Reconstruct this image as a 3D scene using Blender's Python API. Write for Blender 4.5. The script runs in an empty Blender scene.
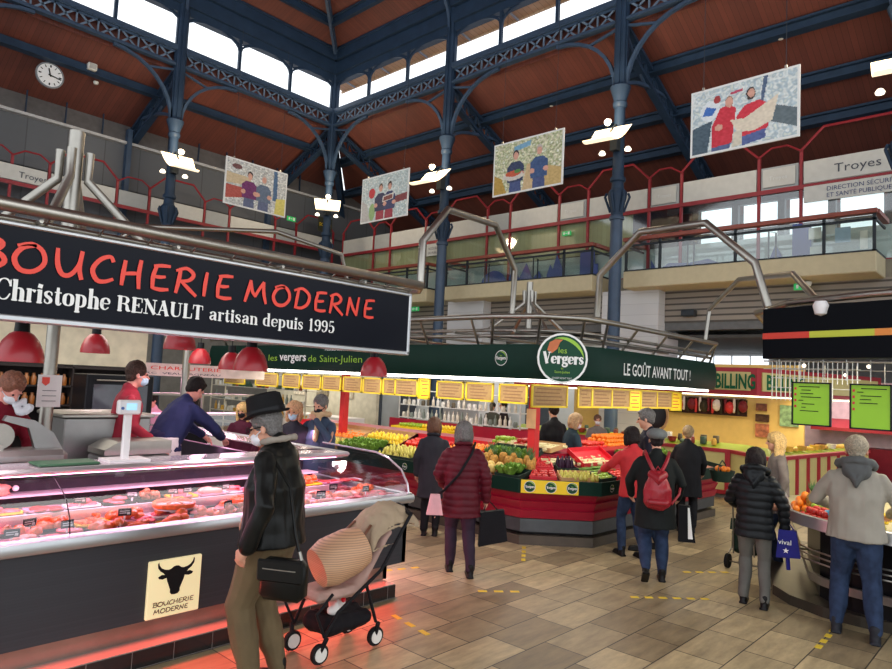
import bpy, math, random
import numpy as np
from mathutils import Vector as V, Matrix, noise
S = bpy.context.scene
COL = S.collection
rnd = random.Random(7)
PI = math.pi
sin, cos = math.sin, math.cos

# ---------------------------------------------------------------- materials
def lin(c):
    c = c / 255.0
    return c / 12.92 if c <= 0.04045 else ((c + 0.055) / 1.055) ** 2.4
def rgb(t): return (lin(t[0]), lin(t[1]), lin(t[2]), 1.0)
MATS = {}
def M(key, c=None, rough=0.6, metal=0.0, emit=0.0, vary=0.12, scale=6.0, bump=0.0, alpha=None, trans=0.0, coat=0.0, ecol=None, spec=None):
    if key in MATS: return MATS[key]
    m = bpy.data.materials.new(key); m.use_nodes = True
    nt = m.node_tree; b = nt.nodes['Principled BSDF']
    b.inputs['Roughness'].default_value = rough
    b.inputs['Metallic'].default_value = metal
    b.inputs['Base Color'].default_value = rgb(c)
    if spec is None and sum(c) < 190: spec = .2
    if spec is not None: b.inputs['Specular IOR Level'].default_value = spec
    if coat: b.inputs['Coat Weight'].default_value = coat
    if vary > 0:
        tc = nt.nodes.new('ShaderNodeTexCoord'); n = nt.nodes.new('ShaderNodeTexNoise')
        n.inputs['Scale'].default_value = scale; n.inputs['Detail'].default_value = 4
        r = nt.nodes.new('ShaderNodeMapRange')
        r.inputs['From Min'].default_value = 0.3; r.inputs['From Max'].default_value = 0.7
        r.inputs['To Min'].default_value = 1 - vary; r.inputs['To Max'].default_value = 1 + vary
        mx = nt.nodes.new('ShaderNodeVectorMath'); mx.operation = 'SCALE'
        mx.inputs[0].default_value = rgb(c)[:3]
        nt.links.new(tc.outputs['Object'], n.inputs['Vector']); nt.links.new(n.outputs['Fac'], r.inputs['Value'])
        nt.links.new(r.outputs['Result'], mx.inputs['Scale']); nt.links.new(mx.outputs['Vector'], b.inputs['Base Color'])
        if bump:
            bp = nt.nodes.new('ShaderNodeBump'); bp.inputs['Strength'].default_value = bump; bp.inputs['Distance'].default_value = 0.02
            nt.links.new(n.outputs['Fac'], bp.inputs['Height']); nt.links.new(bp.outputs['Normal'], b.inputs['Normal'])
    if emit:
        b.inputs['Emission Color'].default_value = rgb(ecol or c); b.inputs['Emission Strength'].default_value = emit
    if trans:
        b.inputs['Transmission Weight'].default_value = trans; b.inputs['IOR'].default_value = 1.1
    if alpha is not None: b.inputs['Alpha'].default_value = alpha
    MATS[key] = m
    return m
def glass(key, c=(235, 245, 245), a=0.16, rough=0.05):
    # thin pane: mostly see-through with a weak mirror
    if key in MATS: return MATS[key]
    m = bpy.data.materials.new(key); m.use_nodes = True; nt = m.node_tree
    nt.nodes.remove(nt.nodes['Principled BSDF'])
    o = nt.nodes['Material Output']; t = nt.nodes.new('ShaderNodeBsdfTransparent'); g = nt.nodes.new('ShaderNodeBsdfGlossy')
    t.inputs[0].default_value = rgb(c); g.inputs[0].default_value = (1, 1, 1, 1); g.inputs['Roughness'].default_value = rough
    x = nt.nodes.new('ShaderNodeMixShader'); x.inputs[0].default_value = a
    nt.links.new(t.outputs[0], x.inputs[1]); nt.links.new(g.outputs[0], x.inputs[2]); nt.links.new(x.outputs[0], o.inputs[0])
    MATS[key] = m
    return m
def stripes(key, c1, c2, axis, pitch, dark=0.45, rough=0.6, vary=0.25, width=0.06, metal=0.0, bump=0.3, nscale=2.0):
    # boards or slats: a thin groove every `pitch` metres along an object axis, tint per board
    if key in MATS: return MATS[key]
    m = bpy.data.materials.new(key); m.use_nodes = True; nt = m.node_tree; b = nt.nodes['Principled BSDF']; L = nt.links.new
    N = nt.nodes.new
    g = N('ShaderNodeNewGeometry'); sp = N('ShaderNodeSeparateXYZ'); L(g.outputs['Position'], sp.inputs[0])
    d = N('ShaderNodeMath'); d.operation = 'DIVIDE'; d.inputs[1].default_value = pitch; L(sp.outputs['XYZ'.index(axis)], d.inputs[0])
    fr = N('ShaderNodeMath'); fr.operation = 'FRACT'; L(d.outputs[0], fr.inputs[0])
    fl = N('ShaderNodeMath'); fl.operation = 'FLOOR'; L(d.outputs[0], fl.inputs[0])
    lt = N('ShaderNodeMath'); lt.operation = 'LESS_THAN'; lt.inputs[1].default_value = width; L(fr.outputs[0], lt.inputs[0])
    wn = N('ShaderNodeTexWhiteNoise'); wn.noise_dimensions = '1D'; L(fl.outputs[0], wn.inputs['W'])
    ns = N('ShaderNodeTexNoise'); ns.inputs['Scale'].default_value = nscale; ns.inputs['Detail'].default_value = 5; L(g.outputs['Position'], ns.inputs['Vector'])
    ad = N('ShaderNodeMath'); ad.operation = 'ADD'; L(wn.outputs['Value'], ad.inputs[0]); L(ns.outputs['Fac'], ad.inputs[1])
    ha = N('ShaderNodeMath'); ha.operation = 'MULTIPLY'; ha.inputs[1].default_value = 0.5; L(ad.outputs[0], ha.inputs[0])
    mx = N('ShaderNodeMix'); mx.data_type = 'RGBA'; L(ha.outputs[0], mx.inputs[0]); mx.inputs[6].default_value = rgb(c1); mx.inputs[7].default_value = rgb(c2)
    m2 = N('ShaderNodeMix'); m2.data_type = 'RGBA'; m2.blend_type = 'MULTIPLY'; L(lt.outputs[0], m2.inputs[0]); L(mx.outputs[2], m2.inputs[6]); m2.inputs[7].default_value = (dark, dark, dark, 1)
    L(m2.outputs[2], b.inputs['Base Color']); b.inputs['Roughness'].default_value = rough; b.inputs['Metallic'].default_value = metal
    MATS[key] = m
    return m
def vcol(key='painted', rough=0.6):
    if key in MATS: return MATS[key]
    m = bpy.data.materials.new(key); m.use_nodes = True; nt = m.node_tree; b = nt.nodes['Principled BSDF']
    a = nt.nodes.new('ShaderNodeAttribute'); a.attribute_name = 'Col'; nt.links.new(a.outputs['Color'], b.inputs['Base Color'])
    b.inputs['Roughness'].default_value = rough
    MATS[key] = m
    return m

# ---------------------------------------------------------------- object tree
ROOT = {}
def props(o, label=None, cat=None, group=None, kind=None):
    if label: o['label'] = label
    if cat: o['category'] = cat
    if group: o['group'] = group
    if kind: o['kind'] = kind
    return o
def thing(name, label, cat, loc=(0, 0, 0), rz=0.0, group=None, rot=None):
    o = bpy.data.objects.new(name, None); COL.objects.link(o)
    o.empty_display_size = 0.1; o.location = loc
    mat = Matrix.Translation(V(loc)) @ Matrix.Rotation(rz, 4, 'Z')
    o.rotation_euler = (0, 0, rz)
    ROOT[o] = mat
    return props(o, label, cat, group)
def dup(o, loc=None, rz=None, label=None, group=None, parent=None):
    c = o.copy(); COL.objects.link(c); c.parent = parent
    if loc is not None: c.location = loc
    if rz is not None: c.rotation_euler = (0, 0, rz)
    if label: c['label'] = label
    if group: c['group'] = group
    for ch in o.children: dup(ch, parent=c)
    return c

class MB:
    def __init__(s): s.v = []; s.f = []; s.m = []; s.mi = 0
    def add(s, vs, fs):
        n = len(s.v); s.v += [tuple(p) for p in vs]
        for f in fs: s.f.append(tuple(i + n for i in f)); s.m.append(s.mi)
        return s
    def box(s, lo, hi, bev=0.0, rot=None, piv=None):
        x0, y0, z0 = lo; x1, y1, z1 = hi
        if bev <= 0:
            vs = [(x, y, z) for z in (z0, z1) for y in (y0, y1) for x in (x0, x1)]
            fs = [(0, 2, 3, 1), (4, 5, 7, 6), (0, 1, 5, 4), (2, 6, 7, 3), (0, 4, 6, 2), (1, 3, 7, 5)]
        else:
            b = min(bev, (x1 - x0) / 2.01, (y1 - y0) / 2.01, (z1 - z0) / 2.01); vs = []; idx = {}
            for ix, X in enumerate((x0, x1)):
                for iy, Y in enumerate((y0, y1)):
                    for iz, Z in enumerate((z0, z1)):
                        sx, sy, sz = (1, -1)[ix], (1, -1)[iy], (1, -1)[iz]
                        for k in range(3):
                            p = [X + sx * b, Y + sy * b, Z + sz * b]; p[k] = (X, Y, Z)[k]
                            idx[ix, iy, iz, k] = len(vs); vs.append(p)
            fs = []
            for k in range(3):
                a, c = (k + 1) % 3, (k + 2) % 3
                for e in (0, 1):
                    q = []
                    for (i, j) in ((0, 0), (1, 0), (1, 1), (0, 1)):
                        t = [0, 0, 0]; t[k] = e; t[a] = i; t[c] = j; q.append(idx[t[0], t[1], t[2], k])
                    fs.append(tuple(q if e else q[::-1]))
            for k in range(3):
                a, c = (k + 1) % 3, (k + 2) % 3
                for i in (0, 1):
                    for j in (0, 1):
                        q = []
                        for e, kk in ((0, a), (1, a), (1, c), (0, c)):
                            t = [0, 0, 0]; t[k] = e; t[a] = i; t[c] = j; q.append(idx[t[0], t[1], t[2], kk])
                        fs.append(tuple(q if (i ^ j) else q[::-1]))
            for ix in (0, 1):
                for iy in (0, 1):
                    for iz in (0, 1):
                        q = [idx[ix, iy, iz, k] for k in range(3)]
                        fs.append(tuple(q if (ix ^ iy ^ iz) else q[::-1]))
        if rot is not None:
            c = V(piv) if piv is not None else V(((x0 + x1) / 2, (y0 + y1) / 2, (z0 + z1) / 2))
            vs = [c + rot @ (V(p) - c) for p in vs]
        return s.add(vs, fs)
    def bar(s, a, b, w, h, up=(0, 0, 1)):
        # rectangular bar from a to b; w across, h along up
        a, b = V(a), V(b); d = (b - a).normalized(); u = V(up); r = d.cross(u)
        if r.length < 1e-4: r = d.cross(V((0, 1, 0)))
        r.normalize(); u = r.cross(d); vs = []
        for p in (a, b):
            for i, j in ((-1, -1), (1, -1), (1, 1), (-1, 1)): vs.append(p + r * (i * w / 2) + u * (j * h / 2))
        return s.add(vs, [(3, 2, 1, 0), (4, 5, 6, 7), (0, 1, 5, 4), (1, 2, 6, 5), (2, 3, 7, 6), (3, 0, 4, 7)])
    def rings(s, rings, cap=True, closed=False):
        n = len(rings[0]); base = len(s.v); k = len(rings)
        vs = [p for r in rings for p in r]; fs = []
        for i in range(k if closed else k - 1):
            for j in range(n):
                a = i * n + j; b = i * n + (j + 1) % n; i2 = (i + 1) % k
                fs.append((a, b, i2 * n + (j + 1) % n, i2 * n + j))
        if cap and not closed:
            fs.append(tuple(range(n))[::-1]); fs.append(tuple((k - 1) * n + j for j in range(n)))
        return s.add(vs, fs)
    def tube(s, pts, r, n=8, cap=True, closed=False, ry=None):
        P = [V(p) for p in pts]; k = len(P)
        rr = r if isinstance(r, (list, tuple)) else [r] * k
        out = []; prev = None
        for i in range(k):
            if closed: d = P[(i + 1) % k] - P[i - 1]
            else: d = (P[min(i + 1, k - 1)] - P[max(i - 1, 0)])
            d.normalize()
            if prev is None:
                u = V((0, 0, 1)) if abs(d.z) < 0.9 else V((1, 0, 0))
                a = d.cross(u).normalized()
            else:
                a = (prev - d * prev.dot(d)).normalized()
            prev = a; b = d.cross(a)
            sc = 1.0
            if 0 < i < k - 1 or closed:
                d1 = (P[i] - P[i - 1]).normalized(); d2 = (P[(i + 1) % k] - P[i]).normalized()
                sc = 1 / max(0.5, math.sqrt((1 + max(-1, min(1, d1.dot(d2)))) / 2))
            q = ry if ry else rr[i]
            out.append([P[i] + a * cos(2 * PI * j / n) * rr[i] * (1 if not ry else 1) + b * sin(2 * PI * j / n) * (q if ry else rr[i]) for j in range(n)])
        return s.rings([[tuple(p) for p in r2] for r2 in out], cap, closed)
    def cyl(s, a, b, r, r2=None, n=12): return s.tube([a, b], [r, r if r2 is None else r2], n)
    def lathe(s, prof, c=(0, 0, 0), n=16, axis=None, cap=True):
        R = Matrix.Identity(3) if axis is None else V((0, 0, 1)).rotation_difference(V(axis)).to_matrix()
        c = V(c)
        return s.rings([[tuple(c + R @ V((r * cos(2 * PI * j / n), r * sin(2 * PI * j / n), z))) for j in range(n)] for r, z in prof], cap)
    def ball(s, c, r, n=12, m=8, rot=None):
        r = (r, r, r) if not isinstance(r, (tuple, list)) else r; c = V(c); vs = []; fs = []
        for i in range(1, m):
            t = PI * i / m
            for j in range(n):
                p = V((sin(t) * cos(2 * PI * j / n) * r[0], sin(t) * sin(2 * PI * j / n) * r[1], cos(t) * r[2]))
                vs.append(c + (rot @ p if rot is not None else p))
        top = len(vs); p = V((0, 0, r[2])); vs.append(c + (rot @ p if rot is not None else p)); vs.append(c - (rot @ p if rot is not None else p))
        for i in range(m - 2):
            for j in range(n): fs.append((i * n + j, (i + 1) * n + j, (i + 1) * n + (j + 1) % n, i * n + (j + 1) % n))
        for j in range(n):
            fs.append((top, j, (j + 1) % n)); fs.append((top + 1, (m - 2) * n + (j + 1) % n, (m - 2) * n + j))
        return s.add(vs, fs)
    def prism(s, poly, org, ax, ay, t):
        # 2-D outline on plane (org, ax, ay) extruded by t along ax x ay
        org, ax, ay = V(org), V(ax), V(ay); nz = ax.cross(ay).normalized(); n = len(poly)
        a = [org + ax * p[0] + ay * p[1] for p in poly]; b = [p + nz * t for p in a]
        ar = sum(poly[i][0] * poly[(i + 1) % n][1] - poly[(i + 1) % n][0] * poly[i][1] for i in range(n))
        if (ar < 0) != (t < 0): a, b = a[::-1], b[::-1]
        return s.add(a + b, [tuple(range(n))[::-1], tuple(range(n, 2 * n))] + [(i, (i + 1) % n, n + (i + 1) % n, n + i) for i in range(n)])
    def quad(s, a, b, c, d): return s.add([a, b, c, d], [(0, 1, 2, 3)])
    def limb(s, pts, n=10):
        # tapered limb with round ends: pts = [(p, r)] or [(p, rx, ry)]
        P = [V(p[0]) for p in pts]; R = [(p[1], p[2] if len(p) > 2 else p[1]) for p in pts]
        d0 = (P[0] - P[1]).normalized(); d1 = (P[-1] - P[-2]).normalized()
        ext = [(P[0] + d0 * R[0][0] * c, (R[0][0] * q, R[0][1] * q)) for c, q in ((0.95, 0.3), (0.75, 0.66), (0.4, 0.92))]
        ext2 = [(P[-1] + d1 * R[-1][0] * c, (R[-1][0] * q, R[-1][1] * q)) for c, q in ((0.4, 0.92), (0.75, 0.66), (0.95, 0.3))]
        seq = ext + list(zip(P, R)) + ext2; out = []; prev = None; K = len(seq)
        for i in range(K):
            d = (seq[min(i + 1, K - 1)][0] - seq[max(i - 1, 0)][0]).normalized()
            if prev is None:
                u = V((1, 0, 0)) if abs(d.x) < 0.9 else V((0, 0, 1)); a = (u - d * u.dot(d)).normalized()
            else: a = (prev - d * prev.dot(d)).normalized()
            prev = a; b = d.cross(a); p, (ra, rb) = seq[i]
            out.append([tuple(p + a * cos(2 * PI * j / n) * ra + b * sin(2 * PI * j / n) * rb) for j in range(n)])
        return s.rings(out)
    def xf(s, mat, i0=0):
        s.v = s.v[:i0] + [tuple(mat @ V(p)) for p in s.v[i0:]]; return s
    def mesh(s, name):
        me = bpy.data.meshes.new(name); me.from_pydata(s.v, [], s.f); return me
    def build(s, name, mats, parent=None, local=False, smooth=None, label=None, cat=None, group=None, kind=None, keep=False):
        if not isinstance(mats, (list, tuple)): mats = [mats]
        vs = s.v
        if parent is not None and not local:
            inv = ROOT[parent].inverted(); vs = [tuple(inv @ V(p)) for p in vs]
        loc = V((0, 0, 0))
        if parent is None and not keep:
            xs = [p[0] for p in vs]; ys = [p[1] for p in vs]; zs = [p[2] for p in vs]
            loc = V(((min(xs) + max(xs)) / 2, (min(ys) + max(ys)) / 2, min(zs))); vs = [(p[0] - loc.x, p[1] - loc.y, p[2] - loc.z) for p in vs]
        me = bpy.data.meshes.new(name); me.from_pydata(vs, [], s.f)
        for m in mats: me.materials.append(m)
        if len(mats) > 1: me.polygons.foreach_set('material_index', s.m)
        if smooth is not None:
            me.polygons.foreach_set('use_smooth', [True] * len(me.polygons))
            if smooth < 180: me.set_sharp_from_angle(angle=math.radians(smooth))
        me.update()
        o = bpy.data.objects.new(name, me); COL.objects.link(o); o.location = loc
        if parent is not None: o.parent = parent; ROOT[o] = ROOT[parent]
        else: ROOT[o] = Matrix.Translation(loc)
        return props(o, label, cat, group, kind)

def remesh(mb, voxel, it=2, name='m', disp=None):
    # union of the closed shapes in mb as ONE continuous skin
    me = mb.mesh(name); o = bpy.data.objects.new(name, me); COL.objects.link(o)
    r = o.modifiers.new('r', 'REMESH'); r.mode = 'VOXEL'; r.voxel_size = voxel; r.use_smooth_shade = True
    if it:
        sm = o.modifiers.new('s', 'SMOOTH'); sm.factor = 0.6; sm.iterations = it
    dg = bpy.context.evaluated_depsgraph_get(); e = o.evaluated_get(dg)
    out = bpy.data.meshes.new_from_object(e)
    bpy.data.objects.remove(o); bpy.data.meshes.remove(me)
    if disp:
        n = len(out.vertices); co = np.empty(n * 3); out.vertices.foreach_get('co', co); co = co.reshape(-1, 3)
        no = np.empty(n * 3); out.vertices.foreach_get('normal', no); no = no.reshape(-1, 3)
        d = np.array([disp(co[i], no[i]) for i in range(n)]); co = co + no * d[:, None]
        out.vertices.foreach_set('co', co.ravel()); out.update()
    return out
def part(me, name, mat, parent=None, label=None, cat=None, group=None, kind=None):
    me.name = name; me.materials.clear(); me.materials.append(mat)
    me.polygons.foreach_set('use_smooth', [True] * len(me.polygons))
    o = bpy.data.objects.new(name, me); COL.objects.link(o)
    if parent is not None: o.parent = parent; ROOT[o] = ROOT[parent]
    return props(o, label, cat, group, kind)

# ---------------------------------------------------------------- lettering
TXT = {}
def text(name, s, parent, mat, org, ax, ay, size, w=None, depth=0.004, shear=0.0, align='LEFT', bold=0.0):
    # s on the plane (org, ax, ay); w squeezes it to that width
    k = (s, bold, shear)
    if k not in TXT:
        c = bpy.data.curves.new('t', 'FONT'); c.body = s; c.size = 1; c.offset = bold; c.shear = shear; c.extrude = 0.0; c.resolution_u = 2
        o = bpy.data.objects.new('t', c); COL.objects.link(o)
        dg = bpy.context.evaluated_depsgraph_get(); me = bpy.data.meshes.new_from_object(o.evaluated_get(dg))
        TXT[k] = ([tuple(v.co) for v in me.vertices], [tuple(p.vertices) for p in me.polygons])
        bpy.data.objects.remove(o); bpy.data.meshes.remove(me)
    vs, fs = TXT[k]; x0 = min(p[0] for p in vs); x1 = max(p[0] for p in vs)
    kx = size if w is None else w / (x1 - x0); W = kx * (x1 - x0); off = {'LEFT': 0, 'CENTER': -W / 2, 'RIGHT': -W}[align]
    org, ax, ay = V(org), V(ax).normalized(), V(ay).normalized(); nz = ax.cross(ay)
    mb = MB(); f = [org + ax * ((p[0] - x0) * kx + off) + ay * (p[1] * size) + nz * depth for p in vs]
    mb.add(f, fs)
    return mb.build(name, mat, parent)
# hand-drawn letters: strokes in a unit-high box; a stroke is (x, y, width) points
BR = {  # loose brush capitals
 'B': (.62, [[(.12, .02, .9), (.16, .5, 1.2), (.2, .97, 1)], [(.02, .9, .7), (.3, 1, 1), (.55, .85, 1.2), (.45, .62, 1), (.2, .52, .8)], [(.2, .52, .8), (.5, .5, 1.1), (.62, .25, 1.2), (.4, .03, 1), (.0, .06, .7)]]),
 'O': (.78, [[(.5, .93, .8), (.22, .8, 1.1), (.06, .42, 1.2), (.2, .06, 1.2), (.5, .06, 1.1), (.72, .38, 1.1), (.66, .78, 1.1), (.42, .97, 1), (.12, .86, .7)]]),
 'U': (.72, [[(.08, .95, .9), (.1, .45, 1.2), (.22, .1, 1.2), (.42, .12, 1.1), (.6, .5, 1), (.66, .97, 1)], [(.66, .97, 1), (.62, .4, 1.1), (.68, .02, 1)]]),
 'C': (.62, [[(.58, .82, 1), (.5, .97, 1), (.26, .82, 1.1), (.08, .42, 1.2), (.2, .06, 1.2), (.4, .04, 1), (.6, .16, .8)]]),
 'H': (.66, [[(.14, .9, 1), (.1, .4, 1.2), (.08, .02, .9)], [(.56, 1, 1), (.52, .5, 1.2), (.54, -.04, .9)], [(.08, .42, .8), (.32, .48, 1), (.56, .52, .8)]]),
 'E': (.6, [[(.2, .9, 1), (.12, .5, 1.2), (.12, .06, 1)], [(.14, .9, .8), (.34, .95, 1), (.58, .97, .8)], [(.12, .5, .8), (.3, .5, 1), (.46, .54, .7)], [(.12, .05, .8), (.34, .02, 1.1), (.56, .06, .8)]]),
 'R': (.68, [[(.16, .94, 1), (.12, .45, 1.2), (.06, .0, .9)], [(.04, .86, .7), (.34, 1, 1), (.56, .8, 1.2), (.44, .55, 1), (.16, .46, .8)], [(.2, .46, .8), (.42, .22, 1.1), (.66, -.04, .9)]]),
 'I': (.28, [[(.16, .95, .9), (.12, .5, 1.2), (.1, .02, .9)]]),
 'M': (.95, [[(.04, .0, .9), (.14, .5, 1.2), (.22, .97, 1)], [(.22, .97, 1), (.3, .5, 1.1), (.42, .3, 1)], [(.42, .3, 1), (.58, .7, 1), (.72, .98, 1)], [(.72, .98, 1), (.74, .5, 1.2), (.84, .02, .9)]]),
 'D': (.74, [[(.2, .93, 1), (.14, .45, 1.2), (.1, .04, 1)], [(.02, .86, .7), (.36, 1, 1), (.66, .72, 1.2), (.62, .3, 1.2), (.36, .04, 1), (.06, .04, .8)]]),
 'N': (.74, [[(.08, .0, .9), (.14, .5, 1.2), (.18, .92, 1)], [(.18, .92, 1), (.34, .45, 1.2), (.54, .06, 1)], [(.54, .06, 1), (.58, .5, 1.1), (.64, 1, .9)]]),
}
T, K = .45, 1.5   # hairline and stem
def ser(x, y, w=.12): return [(x - w, y, T), (x + w, y, T)]
def stem(x, y0, y1, k=K): return [(x, y0, k), (x, y1, k)]
DI = {  # fat-stemmed serif letters (x-height .62)
 'C': (.74, [[(.68, .72, T), (.55, .98, .7), (.32, 1, T), (.12, .75, 1.3), (.1, .5, K), (.12, .25, 1.3), (.32, 0, T), (.55, .03, .6), (.69, .28, T)], [(.69, .68, .8), (.69, .98, .4)]]),
 'R': (.84, [stem(.2, 0, 1), ser(.2, 0), ser(.16, 1), [(.2, 1, T), (.48, 1, T), (.62, .86, 1.3), (.62, .68, 1.3), (.48, .52, T), (.2, .52, T)], [(.42, .52, T), (.6, .42, 1), (.66, .1, K), (.82, .03, T)]]),
 'E': (.74, [stem(.2, 0, 1), [(.06, 1, T), (.64, 1, T)], [(.06, 0, T), (.66, 0, T)], [(.2, .5, T), (.48, .5, T)], [(.65, .97, .5), (.66, .72, .3)], [(.67, .03, .5), (.69, .3, .3)], [(.48, .38, .5), (.48, .62, .5)]]),
 'N': (.84, [[(.18, 0, T), (.18, 1, T)], [(.7, 0, T), (.7, 1, T)], [(.18, .97, K), (.7, .03, K)], ser(.18, 0), ser(.14, 1), ser(.7, 1)]),
 'A': (.82, [[(.14, 0, T), (.4, 1, .6)], [(.4, 1, K), (.66, 0, K)], [(.22, .34, T), (.58, .34, T)], ser(.14, 0), ser(.66, 0)]),
 'U': (.84, [[(.2, 1, K), (.2, .3, K), (.28, .05, 1), (.46, 0, T), (.62, .08, T), (.68, .3, T), (.68, 1, T)], ser(.2, 1, .14), ser(.68, 1)]),
 'L': (.68, [stem(.2, 0, 1), ser(.2, 1), [(.06, 0, T), (.6, 0, T)], [(.62, .02, .6), (.64, .34, .3)]]),
 'T': (.72, [stem(.36, 0, 1), ser(.36, 0), [(.04, 1, T), (.68, 1, T)], [(.05, .98, .5), (.03, .7, .3)], [(.67, .98, .5), (.69, .7, .3)]]),
 'V': (.82, [[(.16, 1, K), (.42, 0, K)], [(.42, 0, T), (.66, 1, T)], ser(.16, 1), ser(.66, 1)]),
 'h': (.64, [stem(.16, 0, 1), ser(.16, 0), ser(.12, 1, .08), [(.16, .5, T), (.3, .62, T), (.44, .56, 1.2), (.48, .4, K), (.48, 0, K)], ser(.48, 0)]),
 'r': (.48, [stem(.16, 0, .62), ser(.16, 0), ser(.12, .62, .08), [(.16, .45, T), (.28, .6, T), (.4, .56, 1.2)]]),
 'i': (.32, [stem(.16, 0, .62), ser(.16, 0), ser(.12, .62, .08), [(.15, .8, 1.6), (.17, .9, 1.6)]]),
 's': (.5, [[(.4, .44, .3), (.38, .56, .6), (.26, .63, T), (.12, .54, 1.1), (.14, .4, 1.2), (.32, .26, 1.3), (.36, .12, 1.2), (.24, 0, T), (.1, .06, .6), (.08, .2, .3)]]),
 't': (.4, [[(.18, .85, 1), (.18, .12, K), (.28, 0, .8), (.36, .08, T)], [(.04, .62, T), (.34, .62, T)]]),
 'o': (.6, [[(.3, .63, T), (.14, .52, 1.2), (.11, .31, K), (.14, .1, 1.2), (.3, 0, T), (.46, .1, 1.2), (.49, .31, K), (.46, .52, 1.2), (.3, .63, T)]]),
 'p': (.64, [stem(.16, -.28, .62), ser(.16, -.28), ser(.12, .62, .08), [(.16, .5, T), (.3, .63, T), (.47, .52, 1.2), (.5, .31, K), (.47, .1, 1.2), (.3, 0, T), (.16, .1, T)]]),
 'e': (.56, [[(.11, .34, T), (.48, .34, T), (.45, .54, 1.1), (.3, .63, T), (.14, .52, 1.2), (.11, .31, K), (.14, .1, 1.2), (.3, 0, T), (.46, .12, T)]]),
 'a': (.58, [[(.12, .5, 1.3), (.26, .63, T), (.4, .54, 1.2), (.42, .4, K), (.42, .08, K), (.52, 0, T)], [(.42, .36, T), (.2, .3, .8), (.11, .16, 1.2), (.2, .01, .7), (.42, .14, T)]]),
 'n': (.64, [stem(.16, 0, .62), ser(.16, 0), ser(.12, .62, .08), [(.16, .5, T), (.3, .62, T), (.44, .56, 1.2), (.48, .4, K), (.48, 0, K)], ser(.48, 0)]),
 'd': (.64, [stem(.46, 0, 1), ser(.42, 1, .08), ser(.5, 0, .08), [(.46, .5, T), (.3, .63, T), (.14, .52, 1.2), (.11, .31, K), (.14, .1, 1.2), (.3, 0, T), (.46, .1, T)]]),
 'u': (.64, [[(.16, .62, K), (.16, .2, K), (.24, .02, .8), (.38, .04, T), (.46, .16, T)], stem(.47, 0, .62), ser(.12, .62, .08), ser(.43, .62, .08), ser(.53, 0, .07)]),
 'g': (.6, [[(.28, .63, T), (.13, .52, 1.2), (.13, .36, 1.3), (.28, .24, T), (.42, .36, 1.3), (.42, .52, 1.2), (.28, .63, T)], [(.42, .56, T), (.54, .64, 1)], [(.18, .26, T), (.1, .12, .8), (.3, .04, 1), (.5, -.06, 1.2), (.42, -.26, .8), (.14, -.26, .8), (.08, -.1, .8), (.2, .03, T)]]),
 '1': (.56, [stem(.3, 0, 1), ser(.3, 0, .14), [(.3, .98, T), (.14, .86, T)]]),
 '9': (.62, [[(.3, 1, T), (.13, .86, 1.2), (.12, .62, 1.3), (.28, .46, T), (.46, .56, T)], [(.3, 1, T), (.46, .88, 1.2), (.5, .6, K), (.46, .2, 1.3), (.28, 0, T), (.14, .06, .8), (.14, .16, 1.2)]]),
 '5': (.6, [[(.46, 1, .9), (.16, .98, .9)], [(.16, 1, T), (.14, .54, T)], [(.14, .54, T), (.3, .62, T), (.46, .5, 1.3), (.49, .3, K), (.42, .08, 1.1), (.26, 0, T), (.12, .06, .8), (.14, .18, 1.2)]]),
 ' ': (.34, []),
}
def stroke_text(name, s, font, parent, mat, org, ax, ay, size, pen, w=None, depth=0.004, track=0.0):
    adv = []; x = 0
    for ch in s: adv.append(x); x += font[ch][0] + track if ch in font else .3
    org, ax, ay = V(org), V(ax).normalized(), V(ay).normalized(); nz = ax.cross(ay)
    kx = size if w is None else w / x
    mb = MB(); lift = 0
    for ch, x0 in zip(s, adv):
        if ch not in font: continue
        for st in font[ch][1]:
            P = [np.array(p, float) for p in st]; pts = []
            if len(P) > 2:
                for i in range(len(P) - 1):
                    a, b, c, d = P[max(i - 1, 0)], P[i], P[i + 1], P[min(i + 2, len(P) - 1)]
                    for t in (0, .25, .5, .75): pts.append(.5 * (2 * b + (c - a) * t + (2 * a - 5 * b + 4 * c - d) * t * t + (3 * b - a - 3 * c + d) * t ** 3))
                pts.append(P[-1])
            else: pts = P
            q = [((x0 + p[0]) * kx, p[1] * size, max(.25, p[2]) * pen / 2) for p in pts]; L = []; R = []
            for i in range(len(q)):
                dx = q[min(i + 1, len(q) - 1)][0] - q[max(i - 1, 0)][0]; dy = q[min(i + 1, len(q) - 1)][1] - q[max(i - 1, 0)][1]
                l = math.hypot(dx, dy) or 1; nx, ny = -dy / l * q[i][2], dx / l * q[i][2]
                ex = 0
                if i in (0, len(q) - 1): e = (-1 if i == 0 else 1) * q[i][2] * .5; ex = e
                L.append((q[i][0] + nx + dx / l * ex, q[i][1] + ny + dy / l * ex)); R.append((q[i][0] - nx + dx / l * ex, q[i][1] - ny + dy / l * ex))
            lift += 1; vs = [org + ax * p[0] + ay * p[1] + nz * (depth + .0002 * (lift % 5)) for p in L + R]; n = len(L)
            mb.add(vs, [(n + i, n + i + 1, i + 1, i) for i in range(n - 1)])
    return mb.build(name, mat, parent)

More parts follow.
